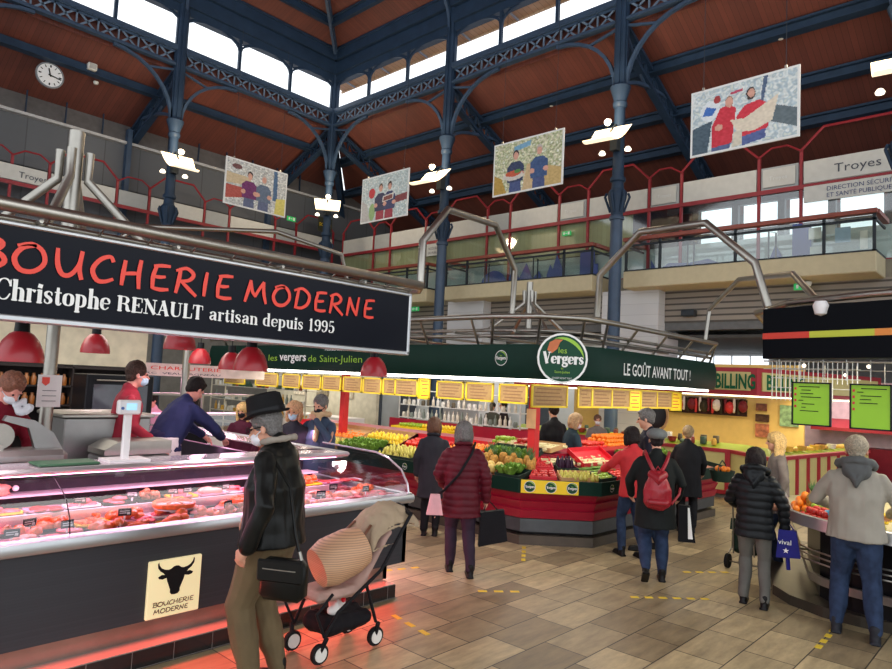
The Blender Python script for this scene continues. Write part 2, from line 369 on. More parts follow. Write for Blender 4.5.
# ---------------------------------------------------------------- camera
FPX = 665.05; CAMZ = 2.1
def cam_axes():
    p, r_, y = math.radians(4.128), math.radians(2.745), math.radians(42.757)
    f = V((cos(y) * cos(p), sin(y) * cos(p), sin(p))); r = V((sin(y), -cos(y), 0)); u = r.cross(f)
    return f, cos(r_) * r + sin(r_) * u, -sin(r_) * r + cos(r_) * u
f_, r_, u_ = cam_axes()
cd = bpy.data.cameras.new('camera'); cam = bpy.data.objects.new('camera', cd); COL.objects.link(cam)
cd.sensor_width = 36; cd.lens = FPX / 892 * 36; cd.clip_start = 0.05; cd.clip_end = 300
cam.matrix_world = Matrix(((r_.x, u_.x, -f_.x, 0), (r_.y, u_.y, -f_.y, 0), (r_.z, u_.z, -f_.z, CAMZ), (0, 0, 0, 1)))
S.camera = cam
S.view_settings.view_transform = 'Standard'; S.view_settings.look = 'None'; S.view_settings.gamma = 1; S.view_settings.use_curve_mapping = False
S.view_settings.exposure = 0.0
def light(kind, name, loc, energy, color=(1, 1, 1), size=None, size_y=None, target=None, spot=None, blend=.5, r=0.1):
    l = bpy.data.lights.new(name, kind); l.energy = energy; l.color = color
    if kind == 'AREA':
        l.shape = 'RECTANGLE'; l.size = size; l.size_y = size_y or size
    else: l.shadow_soft_size = r
    if kind == 'SPOT': l.spot_size = math.radians(spot); l.spot_blend = blend
    o = bpy.data.objects.new(name, l); COL.objects.link(o); o.location = loc
    if target is not None: o.rotation_euler = (V(target) - V(loc)).to_track_quat('-Z', 'Y').to_euler()
    return o
# ================================================================ THE HALL
XC, YC = 15.4, 20.8            # the two column rows meet at this corner
IRON = M('painted iron', (38, 55, 76), .5, vary=.14, scale=3)
IRON2 = M('painted iron light', (48, 68, 92), .5, vary=.14, scale=3)
WOODR = stripes('roof boards right', (88, 48, 42), (118, 64, 52), 'Y', .14)
WOODL = stripes('roof boards left', (88, 48, 42), (118, 64, 52), 'X', .14)
RED = M('red frame', (140, 32, 42), .5)
def setting(mb, name, mats, **k): return mb.build(name, mats, kind='structure', **k)

# floor: rows of stone slabs running along X
def floor_mat():
    m = bpy.data.materials.new('stone floor'); m.use_nodes = True; nt = m.node_tree; b = nt.nodes['Principled BSDF']; N = nt.nodes.new; L = nt.links.new
    g = N('ShaderNodeNewGeometry'); mp = N('ShaderNodeMapping'); mp.inputs['Location'].default_value = (.1, .04, 0)
    L(g.outputs['Position'], mp.inputs['Vector'])
    br = N('ShaderNodeTexBrick'); br.inputs['Scale'].default_value = 1; br.inputs['Brick Width'].default_value = .7; br.inputs['Row Height'].default_value = .4
    br.inputs['Mortar Size'].default_value = .006; br.inputs['Mortar Smooth'].default_value = .3; br.offset = .37; br.offset_frequency = 2; br.squash = .7; br.squash_frequency = 3
    br.inputs['Color1'].default_value = rgb((202, 186, 148)); br.inputs['Color2'].default_value = rgb((136, 122, 96)); br.inputs['Mortar'].default_value = rgb((60, 56, 48))
    L(mp.outputs[0], br.inputs['Vector'])
    mp2 = N('ShaderNodeMapping'); mp2.inputs['Scale'].default_value = (1.2, 4.5, 1); L(g.outputs['Position'], mp2.inputs['Vector'])
    n = N('ShaderNodeTexNoise'); n.inputs['Scale'].default_value = 2.2; n.inputs['Detail'].default_value = 8; n.inputs['Roughness'].default_value = .65; L(mp2.outputs[0], n.inputs['Vector'])
    cr = N('ShaderNodeValToRGB'); cr.color_ramp.elements[0].position = .3; cr.color_ramp.elements[0].color = (.62, .58, .55, 1); cr.color_ramp.elements[1].position = .72; cr.color_ramp.elements[1].color = (1.25, 1.2, 1.12, 1)
    L(n.outputs['Fac'], cr.inputs[0])
    mx = N('ShaderNodeMix'); mx.data_type = 'RGBA'; mx.blend_type = 'MULTIPLY'; mx.inputs[0].default_value = 1; L(br.outputs['Color'], mx.inputs[6]); L(cr.outputs[0], mx.inputs[7])
    L(mx.outputs[2], b.inputs['Base Color'])
    rr = N('ShaderNodeMapRange'); rr.inputs['To Min'].default_value = .3; rr.inputs['To Max'].default_value = .55; L(n.outputs['Fac'], rr.inputs['Value']); L(rr.outputs[0], b.inputs['Roughness'])
    bp = N('ShaderNodeBump'); bp.inputs['Strength'].default_value = .25; bp.inputs['Distance'].default_value = .01; L(br.outputs['Fac'], bp.inputs['Height']); bp.invert = True; L(bp.outputs[0], b.inputs['Normal'])
    return m
fl = MB().box((-12, -12, -.1), (26, 26, 0)); setting(fl, 'floor', floor_mat(), keep=True)

# roof over the nave: hip with the ridge rising from the corner
zt = 14.8; sl = .3; D = 12.0
hip = (XC - D, YC - D, zt + sl * D)
c = MB(); c.add([(XC, YC, zt), hip, (hip[0], -12, hip[2]), (XC, -12, zt)], [(0, 3, 2, 1)]); setting(c, 'ceiling', WOODR, keep=True)
c = MB(); c.add([(XC, YC, zt), hip, (-12, hip[1], hip[2]), (-12, YC, zt)], [(0, 1, 2, 3)]); setting(c, 'ceiling', WOODL, keep=True)
c = MB(); c.add([(-12, -12, hip[2]), (hip[0], -12, hip[2]), hip, (-12, hip[1], hip[2])], [(0, 3, 2, 1)]); setting(c, 'ceiling', WOODL, keep=True)
for i, t in enumerate((1.3, 4.2)):
    z = zt + sl * t - .12
    p = MB().bar((XC - t, YC - t, z), (XC - t, -12, z), .16, .26).bar((XC - t, YC - t, z + .1), (XC - t, -12, z + .1), .34, .04)
    setting(p, 'trim_%d' % (1 + 2 * i), IRON)
    p = MB().bar((XC - t, YC - t, z), (-12, YC - t, z), .16, .26).bar((XC - t, YC - t, z + .1), (-12, YC - t, z + .1), .34, .04)
    setting(p, 'trim_%d' % (2 + 2 * i), IRON)
h = MB().bar((XC - .15, YC - .15, zt - .02), (hip[0], hip[1], hip[2] - .14), .12, .2)
h.bar((XC - .45, YC - .45, zt - .25), (XC - 3.4, YC - 3.4, zt + sl * 3.4 - .4), .1, .12)
setting(h, 'trim_5', IRON2)

# aisle roofs falling outwards
SA = .42; ZA = 12.06
def zr(d): return ZA - SA * d
E1 = 8.6
c = MB(); c.add([(XC + .1, YC, zr(.1)), (XC + .1, -12, zr(.1)), (XC + E1, -12, zr(E1)), (XC + E1, YC + E1, zr(E1))], [(0, 3, 2, 1)]); setting(c, 'ceiling', WOODR, keep=True)
c = MB(); c.add([(XC, YC + .1, zr(.1)), (-12, YC + .1, zr(.1)), (-12, YC + E1, zr(E1)), (XC + E1, YC + E1, zr(E1))], [(0, 1, 2, 3)]); setting(c, 'ceiling', WOODL, keep=True)
setting(MB().box((XC + .3, -12, 11.8), (XC + .34, YC + .3, 12.58)), 'ceiling', WOODR, keep=True); setting(MB().box((-12, YC + .3, 11.8), (XC + .3, YC + .34, 12.56)), 'ceiling', WOODL, keep=True)
n = 6
for d in (1.7, 3.35, 4.75, 6.85):
    z = zr(d) - .16
    p = MB().bar((XC + d, YC + d, z), (XC + d, -12, z), .12, .26).bar((XC + d, YC + d, z - .12), (XC + d, -12, z - .12), .3, .03).bar((XC + d, YC + d, z + .12), (XC + d, -12, z + .12), .34, .06)
    setting(p, 'trim_%d' % n, IRON); n += 1
for d in (1.4,):
    z = zr(d) - .16
    p = MB().bar((XC + d, YC + d, z), (-12, YC + d, z), .12, .26).bar((XC + d, YC + d, z - .12), (-12, YC + d, z - .12), .3, .03)
    setting(p, 'trim_%d' % n, IRON); n += 1
# clerestory: sill, stepped fascia, eaves seen through the lights
def row(axis, o, a, b, out):
    # box along axis ('X' or 'Y') at offset o from the row line; out = +1 outward
    def bx(mb, d0, d1, z0, z1):
        lo, hi = min(d0, d1), max(d0, d1)
        if axis == 'Y': mb.box((XC + lo, a, z0), (XC + hi, b, z1))
        else: mb.box((a, YC + lo, z0), (b, YC + hi, z1))
    s1 = MB(); bx(s1, -.12, .14, 12.38, 12.52); setting(s1, 'trim_%d' % (20 + o), IRON2)
    s2 = MB(); bx(s2, -.06, .2, 13.62, 13.9); bx(s2, -.16, .16, 13.9, 14.3); bx(s2, -.1, .16, 14.3, 14.42); bx(s2, -.24, .16, 14.42, 14.84); bx(s2, -.3, .1, 14.78, 14.86)
    setting(s2, 'trim_%d' % (22 + o), IRON)
row('Y', 0, -12, YC, 1); row('X', 1, -12, XC, 1)
EAVE = stripes('eaves boards', (196, 160, 124), (214, 186, 150), 'Y', .2)
e = MB(); e.bar((XC + .42, -12, 13.7), (XC + .42, YC + .4, 13.7), .5, .04, up=(.12, 0, 1)); e.bar((XC + .7, -12, 13.64), (XC + .7, YC + .5, 13.64), .05, .09)
setting(e, 'trim_30', EAVE)
e = MB()
for y in range(-4, 22, 2): e.bar((XC + .2, y + .4, 13.66), (XC + .66, y + .4, 13.6), .05, .06)
setting(e, 'trim_31', M('eaves bracket', (150, 160, 172), .6))

# ---- iron columns
def column(x, y, rowdir, side, label, brk=(-1, 1)):
    t = thing('iron_column', label, 'column', (x, y, 0), 0, None)
    u = V((0, 1, 0)) if rowdir == 'Y' else V((1, 0, 0)); w = V((1, 0, 0)) if rowdir == 'Y' else V((0, 1, 0))
    if side == 'corner': u, w = V((0, 1, 0)), V((1, 0, 0))
    MB().lathe([(.26, 0), (.26, .5), (.2, .56), (.17, .7), (.155, 6.5), (.19, 6.52), (.19, 6.6), (.16, 6.64)], (x, y, 0), 18).build('lower_shaft', IRON2, t, smooth=40)
    b = MB().lathe([(.15, 6.6), (.17, 6.8), (.24, 7.1), (.25, 7.22), (.2, 7.3), (.18, 7.32)], (x, y, 0), 16)
    for k in range(6):
        a = k * PI / 3; d = V((cos(a), sin(a), 0)); P = V((x, y, 0))
        b.tube([P + d * .17 + V((0, 0, 6.72)), P + d * .25 + V((0, 0, 6.95)), P + d * .31 + V((0, 0, 7.12)), P + d * .27 + V((0, 0, 7.22))], .035, 6)
    b.build('collar', IRON, t, smooth=40)
    MB().lathe([(.17, 7.3), (.15, 7.5), (.2, 7.54), (.2, 7.62), (.15, 7.68), (.14, 9.5), (.18, 9.54), (.19, 9.64), (.15, 9.68)], (x, y, 0), 18).build('upper_shaft', IRON, t, smooth=40)
    MB().lathe([(.16, 9.66), (.19, 9.8), (.25, 9.98), (.27, 10.06), (.24, 10.1)], (x, y, 0), 16).build('capital', IRON, t, smooth=40)
    s = MB().box((x - .15, y - .15, 10.08), (x + .15, y + .15, 14.9), .04)
    s.box((x - .19, y - .05, 10.1), (x + .19, y + .05, 14.8)); s.box((x - .05, y - .19, 10.1), (x + .05, y + .19, 14.8)); s.build('pilaster', IRON, t)
    c = V((x, y, 0))
    dirs = [(u * k, 2.05, 11.8) for k in brk]
    if side == 'corner': dirs = [(V((0, -1, 0)), 2.05, 11.8), (V((-1, 0, 0)), 2.05, 11.8), (V((.707, .707, 0)), 2.6, 10.6)]
    else: dirs.append((w, 2.9, 10.75))
    for d, L_, zt_ in dirs:
        bm = MB(); pts = []
        for k in range(9):
            a = k / 8 * PI / 2; pts.append(c + d * (.16 + (L_ - .16) * (1 - cos(a))) + V((0, 0, 10.05 + (zt_ - 10.05) * sin(a))))
        for i in range(8): bm.bar(pts[i], pts[i + 1], .09, .1, up=d.cross(V((0, 0, 1))))
        m = pts[5]; bm.bar(m, c + d * .14 + V((0, 0, 11.72)), .06, .07, up=d.cross(V((0, 0, 1))))
        bm.build('bracket', IRON2, t)
    # shorter arched brace under the main roof
    bm = MB(); d = -w; pts = [c + d * (.14 + 1.0 * (1 - cos(k / 6 * PI / 2))) + V((0, 0, 13.7 + 1.3 * sin(k / 6 * PI / 2))) for k in range(7)]
    for i in range(6): bm.bar(pts[i], pts[i + 1], .09, .1, up=d.cross(V((0, 0, 1))))
    bm.build('roof_brace', IRON2, t)
    return t
YR = [8.4, 14.6, 2.2]
column(XC, YC, 'Y', 'corner', 'dark blue iron column in the far corner where both rows of windows meet')
column(XC, 14.6, 'Y', 'R', 'blue iron column standing behind the left end of the long middle balcony')
column(XC, 8.4, 'Y', 'R', 'blue iron column passing in front of the gap between the two balconies')
column(XC, 2.2, 'Y', 'R', 'blue iron column whose top just enters the upper right corner of the photo')
column(9.2, YC, 'X', 'L', 'blue iron column on the left above the butcher sign, nearest the wall clock')
column(3.0, YC, 'X', 'L', 'blue iron column outside the upper left corner beyond the clock')

# ---- lattice girders between the columns
def lattice(A, B, label):
    A, B = V(A), V(B); d = (B - A).normalized(); t = thing('lattice_girder', label, 'girder', ((A + B) / 2).to_tuple(), 0, None)
    z0, z1 = 11.88, 12.38; A = A + d * .16; B = B - d * .16; L_ = (B - A).length; n = int(L_ / .58)
    sd = d.cross(V((0, 0, 1)))
    for z in (z0, z1): MB().bar(A + V((0, 0, z)), B + V((0, 0, z)), .2, .07).bar(A + V((0, 0, z + (.05 if z == z0 else -.05))), B + V((0, 0, z + (.05 if z == z0 else -.05))), .05, .1).build('chord', IRON2, t)
    b = MB()
    for i in range(n):
        p = A + d * (L_ * i / n); q = A + d * (L_ * (i + 1) / n)
        b.bar(p + V((0, 0, z0)), q + V((0, 0, z1)), .03, .055, up=d.cross(sd)); b.bar(p + V((0, 0, z1)), q + V((0, 0, z0)), .03, .055, up=d.cross(sd)); b.bar(p + V((0, 0, z0)), p + V((0, 0, z1)), .04, .05, up=sd)
    b.build('bracing', M('bracing iron', (104, 122, 142), .5), t)
lattice((XC, YC, 0), (XC, 14.6, 0), 'lattice girder under the windows just right of the corner column')
lattice((XC, 14.6, 0), (XC, 8.4, 0), 'lattice girder under the windows above the middle balcony')
lattice((XC, 8.4, 0), (XC, 2.2, 0), 'lattice girder at the top right above the poster of two people in red')
lattice((9.2, YC, 0), (XC, YC, 0), 'lattice girder under the windows just left of the corner column')
lattice((3.0, YC, 0), (9.2, YC, 0), 'lattice girder at the top left above the clock')

# ---- clerestory windows: arched lights between slim posts
wn = 1
def lights(A, B, n):
    global wn
    A, B = V(A), V(B); d = (B - A).normalized(); L_ = (B - A).length
    for i in range(n):
        p = A + d * (L_ * i / n); q = A + d * (L_ * (i + 1) / n); m = (p + q) / 2; h = (q - p).length / 2
        w = MB()
        w.bar(p + V((0, 0, 12.5)), p + V((0, 0, 13.7)), .1, .1, up=d)
        pts = [m + d * (h * .97 * cos(a)) + V((0, 0, 13.24 + .44 * sin(a))) for a in [PI * k / 12 for k in range(13)]]
        for k in range(12): w.bar(pts[k], pts[k + 1], .07, .06, up=d.cross(V((0, 0, 1))))
        for s_ in (-1, 1): w.bar(m + d * s_ * h * .98 + V((0, 0, 13.45)), m + d * s_ * h * .62 + V((0, 0, 13.62)), .04, .04)
        f = setting(w, 'window_%d' % wn, IRON); wn += 1
lights((XC, 14.6, 0), (XC, YC, 0), 3); lights((XC, 8.4, 0), (XC, 14.6, 0), 3); lights((XC, 2.2, 0), (XC, 8.4, 0), 3)
lights((9.2, YC, 0), (XC, YC, 0), 3); lights((3.0, YC, 0), (9.2, YC, 0), 3)

# ---- aisle trusses
def truss(x, y, d, L_, label):
    t = thing('roof_truss', label, 'truss', (x, y, 8), 0, None); d = V(d); c = V((x, y, 0)) + d * .2
    def P(s, o): return c + d * s + V((0, 0, zr(s + .2) - .18 - o))
    dd = (P(1, 0) - P(0, 0)); sd = d.cross(V((0, 0, 1)))
    MB().bar(P(0, 0), P(L_, 0), .22, .1).build('chord', IRON, t); MB().bar(P(0, .52), P(L_, .52), .22, .1).build('chord', IRON, t)
    b = MB(); n = int(L_ / .55)
    for i in range(n):
        a0, a1 = L_ * i / n, L_ * (i + 1) / n
        b.bar(P(a0, 0), P(a1, .52), .05, .05); b.bar(P(a0, .52), P(a1, 0), .05, .05); b.bar(P(a0, 0), P(a0, .52), .06, .06, up=sd)
    b.build('bracing', IRON, t)
truss(XC, 14.6, (1, 0, 0), 8.2, 'dark lattice roof truss sloping down behind the middle column')
truss(XC, 8.4, (1, 0, 0), 8.2, 'dark lattice roof truss sloping down left of the poster of two people in red')
truss(XC, 2.2, (1, 0, 0), 8.2, 'dark lattice roof truss at the right edge of the photo')
truss(XC, YC, (.7071, .7071, 0), 8, 'dark lattice truss running diagonally out behind the corner column')
truss(9.2, YC, (0, 1, 0), 3.6, 'dark lattice roof truss behind the column nearest the clock')
truss(XC, YC, (0, 1, 0), 3.4, 'short roof truss running back from the corner column to the left wall')
truss(XC, YC, (1, 0, 0), 8.2, 'roof truss running right from the corner column to the far wall')

# ---- left wall
GREY = stripes('wall cladding left', (80, 83, 88), (92, 95, 100), 'X', 1.18, dark=.6, width=.03)
w = MB().box((-12, 24.0, 8.25), (XC + 8.6, 24.1, 10.0)).box((-12, 24.0, 5.2), (XC + 8.6, 24.1, 8.3)); setting(w, 'wall_left', GREY, keep=True)
w = MB().quad((-12, 23.95, 9.95), (XC + 8, 23.95, 9.95), (XC + 8, 24.25, 10.75), (-12, 24.25, 10.75)); setting(w, 'wall_left', M('slanted panels', (96, 94, 94), .6), keep=True)
w = MB().box((-12, 23.8, 9.86), (XC + 8, 24, 9.95)); setting(w, 'trim_40', M('ledge', (176, 176, 176), .4))
w = MB()
for i in range(18): w.box((-3.4 + i * 1.15, 23.9, 9.95), (-3.37 + i * 1.15, 23.97, 10.7))
setting(w, 'trim_41', IRON)
for x in (2.4, 8.9, 14.6):
    setting(MB().box((x, 23.75, 5), (x + .16, 23.98, 10.4)), 'trim_%d' % (42 + int(x)), IRON2)
w = MB().box((-12, 24.1, 0), (24, 24.2, 5.2)); setting(w, 'wall_left', M('lower wall', (120, 118, 112), .7), keep=True)

for i in range(5): setting(MB().box((3.6 + i * 1.15, 23.9, 5.75), (4.6 + i * 1.15, 23.96, 6.6)), 'window_%d' % (80 + i), M('daylit pane', (235, 242, 248), .4, emit=1.3, vary=0))
# ---- upper gallery front, both sides: pale panels in red frames with bent red tubes above
PAN = M('pale panel', (196, 196, 190), .45, vary=.05)
PAN2 = M('grey panel', (160, 164, 164), .45, vary=.05)
CURT = stripes('curtain', (176, 170, 128), (196, 190, 150), 'Y', .16, dark=.75)
GLZ = glass('gallery glass', (225, 235, 232), .12)
def gallery(plane, posts, z0, zb, zp, zt_, X0, tag):
    # plane 'X' : x = X0 running along Y ; plane 'Y' : y = X0 running along X
    def P(s, z, o=0): return V((X0 + o, s, z)) if plane == 'X' else V((s, X0 + o, z))
    up = (1, 0, 0) if plane == 'X' else (0, 1, 0)
    posts = sorted(posts); r = MB()
    for s in posts: r.bar(P(s, z0), P(s, zt_ + .32), .07, .07, up=up)
    for z in (zb - .05, z0 + .0): r.bar(P(posts[0], z, -.02), P(posts[-1], z, -.02), .08, .11)
    setting(r, 'trim_%d' % tag, RED)
    for i in range(len(posts) - 1):
        a, b = posts[i], posts[i + 1]; wide = b - a > 1.5
        o = MB(); lo, hi = P(a + .06, zb), P(b - .06, zt_)
        if plane == 'X': o.box((X0 - .03, a + .06, zb), (X0 + .02, b - .06, zt_))
        else: o.box((a + .06, X0 - .03, zb), (b - .06, X0 + .02, zt_))
        setting(o, 'wall_right' if plane == 'X' else 'wall_left', PAN if wide else PAN2)
        tb = MB(); m = (a + b) / 2
        if wide: tb.tube([P(a, zt_ + .28, -.05), P(a + .5, zt_ + .78, -.05), P(b - .5, zt_ + .78, -.05), P(b, zt_ + .28, -.05)], .035, 6)
        else: tb.tube([P(a, zt_ + .28, -.05), P(a + .3, zt_ + .48, -.05), P(b - .3, zt_ + .48, -.05), P(b, zt_ + .28, -.05)], .028, 6)
        setting(tb, 'trim_%d' % (tag + 1), RED)
PR = [-1.7, .4, 1.5, 4.58, 5.56, 7.59, 8.53, 10.51, 11.55, 13.48, 14.47, 16.44, 17.46, 19.4, 20.4, 22.4]
PR[1:3] = [1.5]; PR[0] = -1.0
gallery('X', [.5, 1.5, 4.58, 5.56, 7.59, 8.53, 10.51, 11.55, 13.48, 14.47, 16.44, 17.46, 19.4, 20.4, 22.4], 5.3, 7.32, 7.9, 7.9, 17.5, 50)
gallery('Y', [-2, -1, 1.2, 2.2, 4.4, 5.37, 6.38, 8.41, 9.48, 11.5, 12.5, 14.5, 15.5, 17.4], 6.9, 7.5, 8.0, 8.0, 23.0, 60)
# gallery glazing on the right, rooms behind it
g = MB()
for a, b in ((1.5, 4.58), (4.58, 5.56), (5.56, 7.59), (7.59, 8.53), (8.53, 10.51), (10.51, 11.55), (11.55, 13.48), (13.48, 14.47), (14.47, 16.44), (16.44, 17.46), (17.46, 22.4)):
    g.quad((17.5, a + .05, 5.32), (17.5, b - .05, 5.32), (17.5, b - .05, 7.26), (17.5, a + .05, 7.26))
setting(g, 'window_40', GLZ)
w = MB().box((17.62, 9.1, 6.2), (17.66, 22.4, 7.3)); setting(w, 'wall_right', CURT)
w = MB().box((17.56, 1.55, 5.32), (17.6, 22.4, 6.15)); setting(w, 'wall_right', M('frosted film', (206, 214, 216), .5, vary=.06, scale=1.2))
w = MB().quad((17.6, 1.5, 7.9), (22.4, 1.5, 8.95), (22.4, 22.5, 8.95), (17.6, 22.5, 7.9)); setting(w, 'ceiling', M('room ceiling', (150, 150, 146), .8))
w = MB()
for y in (.6, 2.0, 3.4, 4.9, 6.3, 7.7, 9.0): w.box((21.9, y - .1, 5.3), (22.1, y + .1, 8.9))
w.box((21.9, -3, 5.3), (22.1, 10, 6.1)); w.box((21.94, -3, 7.4), (22.06, 10, 7.48)); w.box((21.9, -3, 8.3), (22.1, 10, 8.9)); setting(w, 'wall_right', M('room wall', (84, 88, 92), .7))
w = MB()
for y in (1.3, 2.7, 4.2, 5.6, 7.0, 8.4):
    setting(MB().quad((22.3, y - .55, 6.1), (22.3, y + .55, 6.1), (22.3, y + .55, 8.4), (22.3, y - .55, 8.4)), 'window_%d' % (41 + int(y)), M('daylit pane', (235, 242, 248), .4, emit=1.3, vary=0))
# slab, balconies
SLABM = M('cream render', (190, 178, 146), .7, vary=.05)
w = MB().box((17.3, -6, 4.9), (24, 24, 5.3)); setting(w, 'wall_right', M('slab', (130, 124, 110), .8))
BROWN = M('brown rail', (134, 62, 48), .45)
DKM = M('dark metal', (44, 50, 56), .45)
def balcony(y0, y1, label):
    t = thing('balcony', label, 'balcony', (16.8, (y0 + y1) / 2, 4.87), 0)
    MB().box((16.3, y0, 4.87), (17.3, y1, 5.32), .02).build('parapet', SLABM, t)
    MB().box((16.26, y0 - .02, 6.14), (16.46, y1 + .02, 6.24), .01).box((16.4, y1 - .08, 6.14), (17.5, y1 + .04, 6.24)).box((16.4, y0 - .04, 6.14), (17.5, y0 + .08, 6.24)).build('handrail', BROWN, t)
    f = MB(); n = max(3, round((y1 - y0) / 1.0)); f.box((16.33, y0, 5.32), (16.39, y1, 5.36)); f.box((16.33, y0, 6.0), (16.39, y1, 6.05))
    for i in range(n + 1):
        y = y0 + .05 + (y1 - y0 - .1) * i / n
        if i in (0, n) or i % 2: f.box((16.33, y - .03, 5.32), (16.39, y + .03, 6.14))
    for yy in (y0 + .03, y1 - .03): f.bar((16.36, yy, 6.02), (17.4, yy, 6.02), .04, .05); f.bar((16.36, yy, 5.34), (17.4, yy, 5.34), .04, .05)
    for i in (2, n - 2):
        y = y0 + (y1 - y0) * i / n + .1; f.tube([(16.5, y, 5.32), (16.5, y, 5.98), (16.5, y + .16, 6.02), (16.5, y + .16, 5.32)], .022, 6)
    f.build('railing', DKM, t)
    MB().quad((16.36, y0 + .05, 5.36), (16.36, y1 - .05, 5.36), (16.36, y1 - .05, 6.0), (16.36, y0 + .05, 6.0)).build('glass_panel', GLZ, t, label='clear glass panels of the railing')
    return t
balcony(9.6, 15.3, 'long cream balcony with brown handrail in the middle of the right facade')
balcony(2.8, 8.65, 'cream balcony at the right with papers stuck behind its glass railing')
balcony(16.1, 21.3, 'cream balcony at the far left end of the facade, partly behind a column')
# blue skyline cut-outs stuck on the balcony glazing
BLUE = M('blue film', (66, 84, 150), .5, vary=.04)
def film(name, y0, poly, label):
    # outline in metres, x towards -Y, drawn on the gallery glass just inside the balcony
    m = MB().prism([(p[0], p[1]) for p in poly], (17.44, y0, 5.36), (0, -1, 0), (0, 0, 1), .01)
    m.build(name, BLUE, label=label, cat='window film')
dome = [(0, 0)] + [(.55 - .55 * cos(a), .1 + .5 * sin(a)) for a in [PI * k / 8 for k in range(9)]] + [(1.1, 0)]
film('skyline_film', 14.6, dome, 'blue dome-shaped cut-out at the left of the middle balcony glass')
film('skyline_film', 13.4, [(0, 0), (0, .3), (.1, .5), (.3, .5), (.42, .25), (.7, .75), (.95, .2), (1.2, .45), (1.4, 0)], 'blue jagged roofs cut-out in the middle balcony glass')
film('skyline_film', 11.9, [(0, 0), (0, .3), (.12, .62), (.22, .45), (.36, .92), (.6, .4), (.75, 0)], 'blue pointed spire cut-out in the middle balcony glass')
film('skyline_film', 10.7, [(0, 0), (0, .9), (.5, .9), (.5, .5), (.62, .5), (.62, 0)], 'blue tower cut-out at the right end of the middle balcony glass')
film('skyline_film', 8.4, [(0, 0), (0, .45), (.2, .12), (.5, .32), (1.1, .28), (1.6, .34), (2.1, .12), (2.6, .1), (2.6, 0)], 'low blue rooftops cut-out at the left of the right balcony glass')
film('skyline_film', 5.35, [(0, 0), (.22, .55), (.48, 0)], 'small blue triangle cut-out in the right balcony glass')
film('skyline_film', 4.75, [(0, 0), (0, 1.0), (.22, 1.0), (.22, .9), (.42, .9), (.42, 0)], 'blue tower cut-out in the right balcony glass')
for y, z, w_, h_, c_, lb in ((4.0, 5.85, .26, .26, (220, 220, 214), 'white square notice, topmost left, behind the right balcony glass'), (3.72, 5.9, .24, .22, (200, 200, 196), 'small pale notice beside the white square one on the balcony glass'), (3.45, 5.75, .3, .34, (150, 178, 200), 'blue and white notice behind the right balcony glass'), (3.95, 5.45, .3, .2, (190, 196, 190), 'low pale notice behind the right balcony glass'), (3.05, 5.6, .14, .4, (226, 224, 214), 'narrow tall white notice at the balcony corner')):
    MB().box((16.40, y - w_ / 2, z - h_ / 2), (16.41, y + w_ / 2, z + h_ / 2)).build('notice_sheet', M('paper %d' % c_[0], c_, .7), label=lb, cat='notice')

# under the gallery: louvres, white piers, openings
LOUV = stripes('louvres', (128, 118, 108), (150, 140, 128), 'Z', .16, dark=.25, width=.3)
for a, b in ((1.0, 7.9), (9.6, 14.0), (15.6, 21.4)):
    setting(MB().box((17.3, a, 4.0), (17.4, b, 4.9)), 'wall_right', LOUV)
    setting(MB().box((17.32, a, 3.8), (17.6, b, 4.0)), 'trim_70', M('grey beam', (96, 96, 96), .6))
TILEW = stripes('pale tiled pier', (196, 196, 198), (206, 206, 208), 'Z', .3, dark=.75, width=.03)
for a, b in ((7.9, 9.6), (14.0, 15.6), (21.4, 23), (-.6, 1.0)):
    setting(MB().box((16.9, a, 0), (18.2, b, 4.9)), 'wall_right', TILEW)
setting(MB().box((18.6, 9.4, 0), (18.7, 22.5, 3.6)), 'wall_right', M('shopfront pale', (186, 190, 190), .5, vary=.1, scale=1.5)); light('AREA', 'shopfront fill light', (17.9, 15, 3.5), 160, (1, .97, .92), .5, 10)  # area light added under the gallery to brighten the fronts, no fixture modelled
for i_, y_ in enumerate((10.2, 12.4, 16.3, 18.6, 20.6)): setting(MB().box((18.52, y_, .1), (18.6, y_ + .9, 2.5)), 'door_%d' % (i_ + 1), M('shop door', (66, 72, 80), .3))
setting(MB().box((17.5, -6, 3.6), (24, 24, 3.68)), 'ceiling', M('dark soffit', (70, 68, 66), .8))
setting(MB().box((23.9, -6, 0), (24, 24, 5)), 'wall_back', M('far wall', (150, 150, 150), .7), keep=True)
for i in range(9):
    y = 7.2 + i * .62
    setting(MB().box((23.8, y, 2.55), (23.86, y + .54, 3.5)), 'window_%d' % (60 + i), M('daylit pane', (235, 242, 248), .4, emit=1.3, vary=0))
setting(MB().box((XC + 8.5, -12, 5), (XC + 8.6, 24.2, 8.5)), 'wall_back', M('far wall upper', (88, 88, 90), .8), keep=True)

# ---- writing on the gallery
INK = M('dark ink', (66, 72, 84), .6, vary=0); INKB = M('navy ink', (52, 66, 110), .6, vary=0); PALE = M('pale ink', (214, 218, 218), .6, vary=0)
def gsign(name, y0, y1, z0, z1, lines, label):
    t = thing(name, label, 'sign', (17.45, (y0 + y1) / 2, z0)); bd = MB().box((17.42, y0, z0), (17.455, y1, z1)).build('board', PAN, t)
    for s, y, z, h, w_, m in lines: text('lettering', s, bd, m, (17.415, y, z), (0, -1, 0), (0, 0, 1), h, w=w_)
    return t
gsign('hall_sign', 1.6, 4.5, 7.34, 7.88, [('Troyes', 3.85, 7.5, .3, .95, INK)], 'pale sign reading Troyes at the top right above the balcony')
gsign('hall_sign', 1.6, 4.5, 6.86, 7.25, [('DIRECTION SÉCURITÉ', 4.0, 7.08, .15, 1.45, INKB), ('ET SANTÉ PUBLIQUE', 4.0, 6.92, .15, 1.3, INKB)], 'pale sign with two lines of navy capitals under the Troyes sign')
gsign('hall_sign', 4.7, 5.45, 7.38, 7.84, [('Troyes', 5.3, 7.55, .14, .42, PALE)], 'small grey panel with faint white writing left of the Troyes sign')
